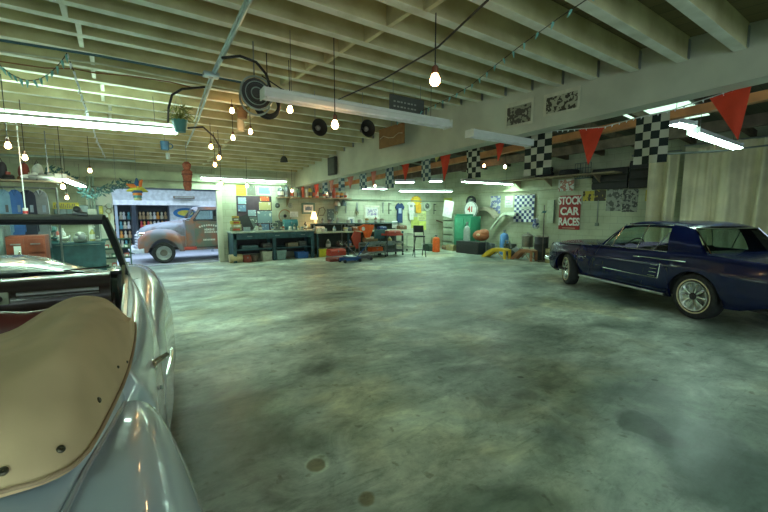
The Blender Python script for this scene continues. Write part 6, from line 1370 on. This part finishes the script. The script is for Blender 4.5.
# tool chest and machines seen through the windscreen
r, w, h = item('tool_chest', 'rust-red tool chest seen through the windscreen', 'chest', (6, 236, 46, 266), ('Y', 8.4), onfloor=True); rr_ = mat('chest_red', (.26, .06, .03), .5, noise=.25, scale=5)
link('chest_body', MB().bb((-w / 2, 0, .05), (w / 2, .5, h), .01), rr_, r)
for i in range(4):
    for j in (0, 1): d_ = link('drawer', MB().bb((-w / 2 + .03 + j * w / 2, -.02, .12 + i * h * .22), (-w / 2 + w / 2 - .02 + j * w / 2, .005, .12 + (i + .88) * h * .22), .004), rr_, r); link('drawer_pull', MB().bb((-w / 4 - .06 + j * w / 2, -.04, .12 + (i + .5) * h * .22), (-w / 4 + .06 + j * w / 2, -.02, .14 + (i + .5) * h * .22)), steel, d_)
link('plate', MB().bb((-w * .3, -.026, h * .74), (-w * .12, -.021, h * .86)), white, r)
r, w, h = item('steel_locker', 'grey locker at the left edge seen through the windscreen', 'locker', (-14, 226, 5, 262), ('Y', 8.8), onfloor=True); link('locker_body', MB().bb((-w / 2, 0, 0), (w / 2, .5, h)), C(.2, .25, .24, .5), r); link('locker_door', MB().bb((-w * .45, -.015, .08), (w * .45, 0, h - .05), .005), C(.24, .3, .28, .5), r)
r, w, h = item('shop_table', 'dark teal machine table seen through the windscreen', 'table', (47, 243, 106, 262), ('Y', 10.2), onfloor=True)
link('tabletop', MB().bb((-w / 2, 0, h - .04), (w / 2, .6, h)), tealm, r); link('front_panel', MB().bb((-w / 2 + .05, .05, .1), (w / 2 - .05, .08, h - .05)), tealm, r)
for sx in (-1, 1):
    for y in (.03, .54): link('leg', MB().bb((sx * (w / 2 - .05) - .03, y, 0), (sx * (w / 2 - .05) + .03, y + .05, h - .04)), tealm, r)
TZ = h
def mach(label, px, Y, cc, kd):
    r, w, hh = item('bench_machine', label, 'machine', px, ('Y', Y), z0=TZ); m_ = C(*cc, .4, metal=.3)
    if kd == 0: link('column', MB().tube([(0, .2, 0), (0, .2, hh)], .03, 10), steel, r); link('drill_head', MB().box((0, .1, hh * .8), (w * .7, .35, hh * .3), bev=.03), m_, r); link('work_plate', MB().box((0, .1, hh * .3), (w * .8, .25, .03)), m_, r); link('machine_base', MB().box((0, .15, .03), (w, .35, .06)), m_, r); link('chuck', MB().tube([(0, .0, hh * .45), (0, .0, hh * .65)], [.01, .03], 8), steel, r)
    elif kd == 1: link('motor', MB().lathe([(.001, -w * .3), (hh * .3, -w * .28), (hh * .3, w * .28), (.001, w * .3)], (0, .15, hh * .5), 'X', 18), m_, r); link('grinding_wheel', MB().lathe([(.001, -w * .5), (hh * .45, -w * .5), (hh * .45, -w * .38), (.001, -w * .38)], (0, .15, hh * .5), 'X', 22), C(.4, .42, .4, .7), r); link('grinding_wheel', MB().lathe([(.001, w * .38), (hh * .45, w * .38), (hh * .45, w * .5), (.001, w * .5)], (0, .15, hh * .5), 'X', 22), C(.4, .42, .4, .7), r); link('pedestal', MB().box((0, .15, hh * .1), (w * .3, .2, hh * .3)), m_, r)
    else: link('casting', MB().box((0, .15, hh * .35), (w * .9, .3, hh * .6), bev=.04).ball((0, .15, hh * .7), (w * .35, .15, hh * .3)), m_, r); link('cover', MB().lathe([(.001, -.05), (w * .25, -.04), (w * .28, .02)], (w * .1, 0, hh * .5), 'Y', 16), steel, r)
mach('teal drill press at the left of the table behind the windscreen', (48, 226, 58, 244), 10.3, (.08, .22, .22), 0)
mach('pale double-ended grinder on the table behind the windscreen', (59, 235, 70, 244), 10.3, (.35, .38, .32), 1)
mach('grey engine casting on the table behind the windscreen', (72, 232, 88, 244), 10.3, (.30, .33, .28), 2)
for i, (px, cc, lb) in enumerate([((55, 228, 59, 238), (.5, .12, .1), 'red bottle behind the grinder on the machine table'), ((61, 226, 65, 236), (.75, .78, .75), 'tall white bottle on the machine table'), ((91, 236, 95, 244), (.4, .4, .12), 'ochre bottle at the right of the machine table')]):
    p = pY((px[0] + px[2]) / 2, px[3], 10.65); bottle(lb, (p.x, 10.68, TZ), .3, .05, C(*cc, .4), white, None)
framed('white framed sheet on the back wall right of the door, seen above the dash', (93, 222, 101, 240), off(WB, .26), C(.3, .34, .3, .5), white, ph[5], .08, 'framed_notice', 'notice')
# ================================================================ HANGING FROM THE CEILING
cordm = C(.02, .02, .02, .6); wcord = C(.62, .66, .62, .5)
bulbm = mat('warm_bulb_glass_small', (1, .8, .5), .3, emit=(1, .58, .24), es=34)
def bulb(label, px, Y, drop=None, s=1., X=None, group=None):
    p = pX(px[0], px[1], X) if X else pY(px[0], px[1], Y)
    r = thing('bare_bulb', label, 'bulb', (p.x, p.y, p.z - .035 * s), 0, group)
    link('glass_bulb', MB().lathe([(.001, 0), (.02 * s, .004), (.032 * s, .025), (.033 * s, .04), (.022 * s, .07), (.015 * s, .085)], n=16), bulbm, r)
    link('socket', MB().lathe([(.017 * s, .082), (.02 * s, .085), (.02 * s, .13), (.012 * s, .14), (.001, .142)], n=14), C(.16, .07, .04, .5), r)
    top = (zc(p.y) if p.x < 5 else zr(p.x) - .05) - p.z + .035 * s if drop is None else drop
    link('flex', MB().tube([(0, 0, .14), (0, 0, max(.2, top))], .005, 5), cordm, r)
    return r
bulb('largest glowing bare bulb hanging nearest, before the big beam', (435, 80), 2.2, .5, 1.15)
bulb('glowing bare bulb below the middle of the long unlit light', (335, 125), 3.6, None, 1.1)
bulb('glowing bare bulb below the left end of the long unlit light', (290, 110), 4.6)
bulb('glowing bare bulb left of the wire cord reel', (232, 111), 6.6)
bulb('glowing bare bulb lower right of the hanging fern', (250.5, 132), 6.9); bulb('glowing bare bulb below the hanging fern', (233, 138), 7.2)
bulb('glowing bare bulb above the two close ones near the lower black hose', (211, 147), 8.0); bulb('upper glowing bulb of the two close ones at the hose end', (219, 158), 8.4); bulb('lower glowing bulb of the two close ones at the hose end', (215, 165), 8.6)
bulb('glowing bare bulb over the truck cab in front of the header', (221, 184), 10.2); bulb('glowing bare bulb over the yellow poster', (247, 186), 10.6)
bulb('glowing bare bulb at the extreme left above the hats', (8, 146), 7.0); bulb('glowing bare bulb second from the left edge', (25, 158), 8.0)
bulb('glowing bare bulb above the pale green door', (90, 171), 9.9); bulb('glowing bare bulb touching the small angled fluorescent light', (63, 187), 8.8); bulb('glowing bare bulb below the small angled fluorescent light', (67, 198), 11.2)
bulb('glowing bare bulb among the cans on the wall shelf', (292, 191), 11.9); bulb('glowing bare bulb at the orange cans of the wall shelf', (327, 193), 11.9, X=None)
bulb('glowing bare bulb in the side bay beside the large checkered flag', (505, 167), 6.0); bulb('smaller glowing bare bulb in the side bay left of its neighbour', (484, 166), 7.6); bulb('glowing bare bulb over the blue racing print', (375, 186), 11.0)
def run(px, z): return [pz(x, y, zz) for (x, y), zz in zip(px, z if isinstance(z, (list, tuple)) else [z] * len(px))]
def cable(label, pts, rad, m, name='cable', cat='cable'):
    return single(name, MB().tube(pts, rad, 6), m, label, cat)
cable('thick black cord carrying the nearest bulb across the ceiling', run([(488, 0), (438, 47), (384, 79), (337, 100), (300, 99), (280, 88), (262, 76)], [2.9, 2.98, 3.0, 3.02, 3.05, 3.08, 3.1]), .009, cordm)
cable('black hose looping down to the lit light at the upper left', run([(168, 122), (168.5, 108), (172, 95), (182, 89), (205, 87)], [2.72, 2.8, 2.95, 3.02, 3.04]), .014, cordm, 'hose', 'hose')
cable('black hose looping down to the close pair of bulbs', run([(188, 128), (203, 127), (213, 136), (220, 147), (221, 156)], [2.95, 2.95, 2.9, 2.8, 2.7]), .016, cordm, 'hose', 'hose')
cable('black hose arching over to the wire cord reel', run([(222, 58), (240, 56), (256, 62), (266, 74), (271, 90), (272, 100)], [2.98, 2.98, 2.96, 2.9, 2.8, 2.7]), .014, cordm, 'hose', 'hose')
pipe = mat('galvanised_pipe', (.42, .52, .52), .35, .7, noise=.1)
cable('galvanised conduit running away under the joists', run([(262, -25), (250, 0), (214, 75), (198, 120), (184, 152)], [3.0, 2.99, 3.02, 3.05, 3.05]), .017, pipe, 'conduit', 'conduit')
cable('second thinner conduit running beside the galvanised one', run([(246, 0), (209, 80), (194, 122)], [3.0, 3.03, 3.06]), .011, pipe, 'conduit', 'conduit')
r = thing('junction_box', 'steel junction box on the conduit under the joists', 'junction box', pz(211, 77, 2.98)); link('box_case', MB().box((0, 0, .02), (.16, .1, .05), bev=.008), pipe, r); link('box_knockout', MB().lathe([(.001, -.008), (.02, -.008), (.02, 0)], (0, 0, -.002), n=12), steel, r)
cable('dark blue pipe crossing the ceiling at the upper left', run([(-20, 37), (100, 56), (245, 83)], 3.0), .012, C(.05, .13, .15, .4), 'pipe', 'pipe')
cable('thin white pipe crossing the ceiling below the dark blue one', run([(-20, 49), (100, 64), (245, 92)], 3.02), .009, C(.66, .68, .5, .5), 'pipe', 'pipe')
cable('thin brown cable wandering under the joists at the upper left', run([(-10, 60), (45, 68), (75, 69), (95, 73), (130, 76), (170, 82), (190, 87)], [3.05, 3.03, 3.05, 3.04, 3.06, 3.05, 3.06]), .007, C(.30, .13, .05, .6))
cable('long grey pipe before the far header at the left', run([(-15, 154), (60, 157), (135, 161)], 2.8), .025, C(.42, .52, .48, .4), 'pipe', 'pipe')
# mini light strings
def lstring(label, pts, m, bm, every=1, drop=.05, rad=.004, bs=1.):
    pts = [Vector(p) for p in pts]; c = sum(pts, Vector()) / len(pts); r = thing('light_string', label, 'light string', c)
    link('cord', MB().tube([p - c for p in pts], rad, 5), m, r); L_ = 0; k = 0
    for a, b in zip(pts[:-1], pts[1:]):
        d = (b - a).length; 
        while L_ < d and k < 95:
            p = a.lerp(b, L_ / d) - c; s = Vector((random.uniform(-.5, .5), random.uniform(-.5, .5), -1)).normalized() * drop
            link('mini_bulb', MB().tube([p, p + s * .5, p + s * .52, p + s], [.008 * bs, .008 * bs, .006 * bs, .002 * bs], 6), bm, r); L_ += every; k += 1
        L_ -= d
    return r
gb_ = mat('teal_mini_bulb', (.22, .55, .52), .3)
wb_ = mat('white_mini_bulb', (.8, .85, .9), .3)
lstring('garland of small teal lights sagging at the upper left corner', sag(pz(-8, 57, 3.05), pz(67, 53, 3.05), .24, 14), cordm, gb_, .075, .075, bs=1.4)
lstring('strand of small lights hanging down from the teal garland', run([(67, 54), (74, 72), (80, 92), (86, 108), (92, 126), (98, 142), (106, 158)], [3.05, 2.98, 2.95, 2.93, 2.92, 2.92, 2.92]), cordm, wb_, .16, .06, bs=1.4)
lstring('dark cord of small teal lights crossing before the big beam', run([(592, -4), (560, 17), (520, 46), (497, 64), (470, 86), (447, 99), (420, 112), (396, 122)], [3.0, 2.98, 2.95, 2.95, 2.93, 2.93, 2.92, 2.92]), cordm, gb_, .17, .055, bs=1.3)
# bunting string along the beam
BX = 5.33
def bp(x, y): return pX(x, y, BX)
lstring('white light string carrying the red pennants beside the big beam', [bp(790, 62), bp(752, 83), bp(712, 97), bp(672, 110), bp(636, 118), bp(604, 127), bp(579, 129), bp(552, 131), bp(525, 133), bp(505, 140), bp(480, 143)], wcord, wb_, .085, .03, .006)
single('bunting_cord', MB().tube([bp(480, 143), bp(466, 147), bp(451, 152), bp(436, 155), bp(422, 157), bp(404, 162), bp(386, 167), bp(372, 168), bp(360, 172), bp(348, 176), bp(335, 178), bp(318, 183), bp(304, 187)], .006, 5), wcord, 'thin pale cord of small pennants receding along the big beam', 'cord')
redc = mat('red_pennant_cloth', (.70, .055, .02), .75, noise=.06); pinkc = mat('faded_pennant_cloth', (.60, .22, .16), .8, noise=.1); yelc = C(.55, .50, .16, .8)
def checker2(name, a, b_, cw, ch):
    m, nt, b = newmat(name); N = nt.nodes; L = nt.links
    tc = N.new('ShaderNodeTexCoord'); mp = N.new('ShaderNodeMapping'); mp.inputs['Scale'].default_value = (1 / cw, 0, 1 / ch); mp.inputs['Location'].default_value = (.003, .5, .003)
    ck = N.new('ShaderNodeTexChecker'); ck.inputs['Scale'].default_value = 1; ck.inputs['Color1'].default_value = (*a, 1); ck.inputs['Color2'].default_value = (*b_, 1)
    L.new(tc.outputs['Object'], mp.inputs[0]); L.new(mp.outputs[0], ck.inputs['Vector']); L.new(ck.outputs[0], b.inputs['Base Color']); b.inputs['Roughness'].default_value = .8; return m
def pennant(label, a, b, tip, m, wave=.012, group=None):
    A, B, T = bp(*a), bp(*b), bp(*tip); o = (A + B) / 2; rows, rows2 = [], []
    for j in range(9):
        v = j / 8; l = A.lerp(T, v); r_ = B.lerp(T, v); ro, rb = [], []
        for i in range(5):
            p = l.lerp(r_, i / 4) - o; q = Vector((wave * math.sin(v * 4 + i * 1.3) * (1 - v * .5), 0, 0)); ro.append(p + q); rb.append(p + q + Vector((.003, 0, 0)))
        rows.append(ro); rows2.append(rb)
    r = thing('pennant', label, 'pennant', o, 0, group); link('cloth', MB().quadmesh(rows).quadmesh(rows2), m, r, smooth=80); link('hem', MB().tube([A - o, B - o], .008, 6), m, r); return r
def cflag(label, x0, x1, yt, yb, nx, nz, cold=(.008, .018, .015), colb=(.50, .50, .40), slant=0, group=None):
    A, B = bp(x1, yt[1]), bp(x0, yt[0]); w = abs(B.y - A.y); zt = (A.z + B.z) / 2; zl = bp((x0 + x1) / 2, yb).z; h = zt - zl
    r = thing('checkered_flag', label, 'flag', (BX, (A.y + B.y) / 2, zl), -PI / 2, group)
    rows, rows2 = [], []
    for j in range(13):
        v = j / 12; a, c = [], []
        for i in range(13):
            u = i / 12; x = (u - .5) * w; yy = .02 * math.sin(u * 7 + v * 2) * (1.2 - v) + .004
            zz = v * h + (B.z - A.z) * (.5 - u) * v; a.append((x + slant * (1 - v), yy, zz)); c.append((x + slant * (1 - v), yy + .003, zz))
        rows.append(a); rows2.append(c)
    link('cloth', MB().quadmesh(rows).quadmesh(rows2), checker2('flag_check', cold, colb, w / nx, h / nz), r, smooth=80)
    link('hem', MB().tube([(-w / 2, 0, h + (B.z - A.z) * .5), (w / 2, 0, h - (B.z - A.z) * .5)], .008, 6), wcord, r); return r
pennant('largest red pennant, nearest the viewer before the curtain', (710, 99), (752, 85), (738, 140), redc)
pennant('second largest red pennant between the two big checkered flags', (579, 130), (604, 128), (588, 165), redc)
pennant('small red pennant under the short unlit light', (495, 142), (505, 142), (498, 161), redc)
pennant('tiny yellow pennant beside a red one under the beam', (434, 156), (442, 152), (436, 162), yelc)
pennant('red pennant right of the tiny yellow one', (440, 156), (451, 154), (444, 181), redc)
pennant('faded red pennant, second red one left of the yellow pennant', (401, 163), (410, 161), (405, 181), redc)
pennant('faded pink pennant over the blue racing print', (370, 169), (377, 168), (373, 187), pinkc); pennant('faded pink pennant left of the one over the racing print', (347, 177), (354, 175), (350, 189), pinkc)
pennant('small faded pink pennant second from the far end of the cord', (329, 181), (334, 180), (331, 192), pinkc); pennant('smallest red pennant at the far end of the cord', (314, 185), (319, 184), (316, 196), redc)
cflag('large checkered flag hanging at the edge of the curtain', 636, 670, (118, 111), 163, 4, 6)
cflag('large checkered flag hanging below the end of the short unlit light', 525, 552, (134, 132), 175, 4, 6)
cflag('narrow creased checkered flag left of the small red pennant', 466, 479, (148, 144), 178, 3, 6, slant=.04)
G2 = 'small blue-grey checkered flags along the cord'
cflag('small checkered flag just left of the tiny yellow pennant', 421, 430, (158, 156), 181, 3, 6, (.05, .10, .12), (.45, .5, .45)); cflag('small blue-grey checkered flag above the middle fluorescent pair', 385, 393, (169, 166), 188, 3, 5, (.05, .12, .16), (.45, .55, .55)); cflag('small blue-grey checkered flag between two faded pink pennants', 359, 366, (173, 171), 189, 3, 5, (.05, .12, .16), (.45, .55, .55))
cflag('smallest blue-grey checkered flag near the far end of the cord', 338, 344, (179, 177), 191, 2, 4, (.05, .12, .16), (.45, .55, .55)); cflag('tiny pale checkered flag just before the far red pennant', 322, 327, (183, 182), 194, 2, 4, (.05, .12, .16), (.45, .55, .55))
# photos and boards on the beam
BF = ('X', 4.985)
bwm = picture('race_photo', [(.03, .03, .025), (.30, .32, .25), (.07, .07, .06), (.40, .42, .34)], 9, 3)
def beamsheet(label, px, pm, name='beam_poster'):
    r, w, h = item(name, label, 'photo', px, BF); link('poster_sheet', MB().bb((-w / 2, -.006, 0), (w / 2, .0, h)), C(.66, .66, .54, .7), r); link('print', MB().bb((-w * .42, -.009, h * .1), (w * .44, -.006, h * .82)), pm, r)
beamsheet('dark old crowd photo pasted on the beam, left of its pale neighbour', (505.5, 101, 533, 126), bwm)
beamsheet('pale old racing photo pasted on the beam nearest the viewer', (544, 90.5, 580, 113), picture('race_photo_pale', [(.46, .47, .36), (.46, .47, .36), (.05, .05, .04), (.42, .42, .33)], 14, 6))
r, w, h = item('beam_board', 'dark grey lettered board hung behind the long unlit light', 'board', (390, 97, 424, 121), ('Y', 4.35)); link('board_face', MB().bb((-w / 2, 0, 0), (w / 2, .02, h)), C(.10, .11, .10, .6), r); b = MB()
for i in range(3):
    for j in range(7): b.bb((-w * .4 + w * .1 * j, -.004, h * (.3 + .2 * i)), (-w * .4 + w * .1 * j + w * (.05 if (i + j) % 3 else .07), 0, h * (.36 + .2 * i)))
link('faint_writing', b, C(.4, .42, .38, .6), r)['kind'] = 'stuff'; link('hanging_wire', MB().tube([(-w * .4, .01, h), (-w * .4, .01, zc(4.35) - r.location.z)], .004, 5), steel, r); link('hanging_wire', MB().tube([(w * .4, .01, h), (w * .4, .01, zc(4.35) - r.location.z)], .004, 5), steel, r)
r, w, h = item('beam_board', 'brown board with a pale scrawl hung under the long unlit light', 'board', (379, 126, 404, 146), ('X', 4.7)); link('board_face', MB().bb((-w / 2, 0, 0), (w / 2, .02, h)), C(.26, .14, .05, .6), r); link('scrawl', MB().tube([(-w * .45, -.005, h * .5), (-w * .3, -.005, h * .6), (-w * .1, -.005, h * .45), (w * .1, -.005, h * .4), (w * .3, -.005, h * .55), (w * .45, -.005, h * .5)], .009, 5), C(.6, .5, .35, .6), r); link('hanging_wire', MB().tube([(0, .01, h), (0, .01, h + .1)], .004, 5), steel, r)
r, w, h = item('beam_speaker', 'dark box speaker fixed where the beam steps', 'speaker', (327.5, 157, 335, 175), ('X', 4.92)); link('speaker_case', MB().bb((-w / 2, 0, 0), (w / 2, .07, h), .01), C(.04, .045, .04, .6), r); link('grille', MB().bb((-w * .4, -.008, h * .1), (w * .4, 0, h * .9)), C(.08, .09, .08, .7), r)
# round hanging things
r = thing('cord_reel', 'large wire cord reel hanging at the end of the long unlit light', 'cord reel', pY(257, 93, 4.3)); rl = C(.12, .14, .14, .45, metal=.5)
link('reel_flange', MB().torus((0, 0, 0), .17, .010, 'Y', 32, 6).torus((0, 0, 0), .12, .006, 'Y', 28, 6).torus((0, 0, 0), .06, .006, 'Y', 20, 6), pipe, r); link('reel_drum', MB().lathe([(.10, 0), (.10, .16), (.001, .16)], (0, 0, 0), 'Y', 24), rl, r); link('reel_flange', MB().torus((.03, .16, -.02), .17, .010, 'Y', 32, 6), pipe, r); link('coiled_cord', MB().torus((.0, .05, 0), .115, .02, 'Y', 28, 6).torus((.0, .09, 0), .115, .02, 'Y', 28, 6).torus((.0, .13, 0), .115, .02, 'Y', 28, 6), cordm, r)
link('reel_plate', MB().lathe([(.001, .01), (.155, .012), (.155, .016)], (0, 0, 0), 'Y', 28), C(.05, .06, .06, .5), r); link('hanger_strap', MB().tube([(0, .08, .0), (0, .08, .55)], .008, 6), steel, r)
r = thing('hanging_coil', 'black coil of cable hanging just below the cord reel', 'cable coil', pY(268, 104, 4.6)); link('coil', MB().torus((0, 0, 0), .13, .022, 'Y', 28, 6).torus((0, .04, -.01), .14, .018, 'Y', 28, 6), cordm, r); link('tie', MB().tube([(0, .0, .13), (0, .0, .6)], .006, 5), cordm, r)
for px, Yv, lb in (((318, 128), 5.6, 'dark round horn hanging left of the second bulb'), ((366, 129), 5.2, 'dark round horn hanging under the long unlit light, right')):
    r = thing('hanging_horn', lb, 'horn', pY(px[0], px[1], Yv)); link('horn_bell', MB().lathe([(.13, -.06), (.11, -.02), (.05, .06), (.03, .14), (.001, .14)], (0, 0, 0), 'Y', 24), C(.05, .05, .045, .5), r); link('horn_centre', MB().ball((0, -.0, 0), .04), C(.3, .3, .26, .4), r); link('hanging_wire', MB().tube([(0, .1, .02), (0, .1, zc(Yv) - r.location.z)], .005, 5), steel, r)
r = thing('hanging_ball', 'small black bell shape hanging under the joists over the board', 'bell', pY(284, 162, 9.0)); link('bell_body', MB().lathe([(.09, 0), (.08, .07), (.04, .13), (.001, .14)], n=18), C(.04, .05, .05, .5), r); link('hanging_wire', MB().tube([(0, 0, .13), (0, 0, zc(9) - r.location.z)], .004, 5), steel, r)
# hanging plants
def plant(label, px, Y, potc, s=1., seed=1):
    random.seed(seed); r = thing('hanging_plant', label, 'plant', pY(px[0], px[1], Y)); b = MB()
    for i in range(60):
        a = random.uniform(0, 2 * PI); t = random.uniform(.3, 1); R_ = .17 * s * t; hh = random.uniform(-.08, .12) * s
        c = Vector((math.cos(a) * R_, math.sin(a) * R_, .12 * s + hh)); d = Vector((math.cos(a), math.sin(a), random.uniform(-.8, .5))).normalized() * .06 * s; n_ = Vector((-math.sin(a), math.cos(a), 0)) * .014 * s
        b.prism([c - d, c + n_, c + d, c - n_], (0, 0, .002)); b.tube([(0, 0, .08 * s), c], .0025, 4)
    link('foliage', b, mat('leaf_green_%d' % seed, (.22, .25, .06), .7, noise=.4, scale=20), r)['kind'] = 'stuff'
    link('pot', MB().lathe([(.001, -.06 * s), (.06 * s, -.06 * s), (.09 * s, .08 * s), (.08 * s, .08 * s), (.001, .06 * s)], n=18), potc, r); link('hanger', MB().tube([(-.09 * s, 0, .08 * s), (0, 0, .4 * s), (.09 * s, 0, .08 * s)], .004, 5).tube([(0, 0, .4 * s), (0, 0, zc(Y) - r.location.z)], .004, 5), steel, r)
plant('bushy plant in a teal pot hanging at the end of the lit upper-left light', (180, 127), 6.6, C(.08, .30, .30, .4), 1.25, 1)
plant('dark fern in a brown pot hanging among the bulbs left of the cord reel', (242, 114), 7.0, C(.20, .12, .06, .6), 1.2, 5)
r = thing('paper_lantern', 'small white cylinder lantern hanging under the dark fern', 'lantern', pY(241, 131, 7.3)); link('lantern_shell', MB().lathe([(.001, 0), (.06, 0), (.06, .2), (.001, .2)], n=18), mat('lantern_paper', (.75, .68, .5), .7), r); link('hanging_wire', MB().tube([(0, 0, .2), (0, 0, zc(7.3) - r.location.z)], .004, 5), steel, r)
r = thing('hanging_mug', 'blue enamel mug hanging on a wire above the truck bonnet', 'mug', pY(165, 150, 8.4)); link('mug_body', MB().lathe([(.001, 0), (.07, 0), (.075, .16), (.065, .16), (.06, .01)], n=18), C(.04, .16, .30, .4), r); link('handle', MB().torus((.09, 0, .08), .04, .01, 'Y', 16, 6), C(.04, .16, .30, .4), r); link('hanging_wire', MB().tube([(0, 0, .16), (0, 0, zc(8.4) - r.location.z)], .004, 5), steel, r)
r = thing('hanging_can', 'small pale can dangling below the blue mug', 'can', pY(168, 159, 8.5)); link('can_body', MB().lathe([(.001, 0), (.035, 0), (.035, .11), (.001, .11)], n=14), C(.5, .6, .6, .3), r); link('hanging_wire', MB().tube([(0, 0, .11), (0, 0, .35)], .003, 4), steel, r)
# colourful paper star and the bound brown figure
r = thing('paper_star', 'striped orange, blue and yellow paper star hanging over the doorway', 'paper star', pY(137, 188, 10.4), .2)
for i, (cc, a) in enumerate([((.75, .20, .04), 160), ((.70, .18, .05), 60), ((.65, .62, .08), 200), ((.62, .62, .08), -20), ((.04, .12, .30), 90)]):
    a = math.radians(a); link('star_point', MB().tube([(0, 0, 0), (.22 * math.cos(a), -.02, .22 * math.sin(a))], [.09, .015], 10), C(*cc, .8), r)
for i, cc in enumerate([(.62, .60, .10), (.03, .10, .28), (.72, .22, .05), (.10, .28, .30), (.55, .58, .35)]): link('fringed_band', MB().lathe([(.10 - i * .008, -.055 * i - .055), (.115 - i * .008, -.055 * i - .05), (.105 - i * .008, -.055 * i)], n=14), C(*cc, .8), r)
link('hanging_string', MB().tube([(0, 0, 0), (0, 0, zc(10.4) - r.location.z)], .004, 5), steel, r)
r = thing('bound_doll', 'reddish brown cloth-wrapped doll hanging right of the doorway', 'doll', pY(188, 191, 9.6)); bd = mat('brown_cloth_wrap', (.30, .10, .06), .85, noise=.3, scale=20)
link('doll_body', MB().lathe([(.001, 0), (.06, .01), (.09, .12), (.08, .22), (.10, .34), (.11, .42), (.06, .47), (.085, .52), (.09, .58), (.05, .63), (.001, .64)], n=18), bd, r); link('binding', MB().torus((0, 0, .2), .088, .012, 'Z', 20, 6).torus((0, 0, .36), .105, .012, 'Z', 20, 6), C(.15, .05, .04, .8), r); link('hanging_string', MB().tube([(0, 0, .63), (0, 0, zc(9.6) - r.location.z)], .005, 5), steel, r)
# dark blue draped garland by the small angled light
r = thing('leaf_garland', 'dark blue-green leafy garland draped before the conduits', 'garland', pY(88, 186, 10.6)); b = MB(); random.seed(11)
for i in range(150):
    t = i / 150; c = Vector(((t - .5) * 1.7, random.uniform(-.1, .1), .12 * math.sin(t * 9) + random.uniform(-.10, .10) + (.15 if t < .4 else -.05))); d = Vector((random.uniform(-1, 1), random.uniform(-.3, .3), random.uniform(-1, 1))).normalized() * .06; n_ = Vector((d.z, 0, -d.x)).normalized() * .02
    b.prism([c - d, c + n_, c + d, c - n_], (0, .003, 0))
link('leaves', b, C(.04, .12, .12, .7), r)['kind'] = 'stuff'; link('hanging_wire', MB().tube([(-.5, 0, 0), (-.5, 0, zc(10.6) - r.location.z)], .004, 5), steel, r); link('hanging_wire', MB().tube([(.5, 0, 0), (.5, 0, zc(10.6) - r.location.z)], .004, 5), steel, r); link('garland_cord', MB().tube([(-.85, 0, .1), (-.3, 0, .15), (0, 0, 0), (.4, 0, -.05), (.85, 0, 0)], .01, 5), C(.04, .08, .05, .7), r)
# ================================================================ LIGHT
def area(loc, size, power, color, rot=(0, 0, 0)):
    d = bpy.data.lights.new('area_light', 'AREA'); d.shape = 'RECTANGLE'; d.size, d.size_y = size; d.energy = power; d.color = color
    o = bpy.data.objects.new('area_light', d); col.objects.link(o); o.location = loc; o.rotation_euler = rot; return o
# open sky between the garage and the yard roof
area((1.1, 14.2, 3.6), (5.5, 2.2), 150, (.60, .78, 1.0), (math.radians(-32), 0, 0))
wd = bpy.data.worlds.new('sky'); sc.world = wd; wd.use_nodes = True
bg = wd.node_tree.nodes['Background']; bg.inputs[0].default_value = (.62, .78, 1.0, 1); bg.inputs[1].default_value = .75
# added fill from behind the camera, set in the opening left for light
area((0.0, -4.9, 1.4), (5.0, 2.2), 40, (.80, 1.0, .93), (PI / 2, 0, 0))
vs = sc.view_settings; vs.view_transform = 'Standard'; vs.look = 'None'; vs.gamma = 1; vs.use_curve_mapping = False; vs.exposure = 0.72
sc.cycles.use_denoising = True
sc.cycles.max_bounces = 8
sc.cycles.sample_clamp_indirect = 6
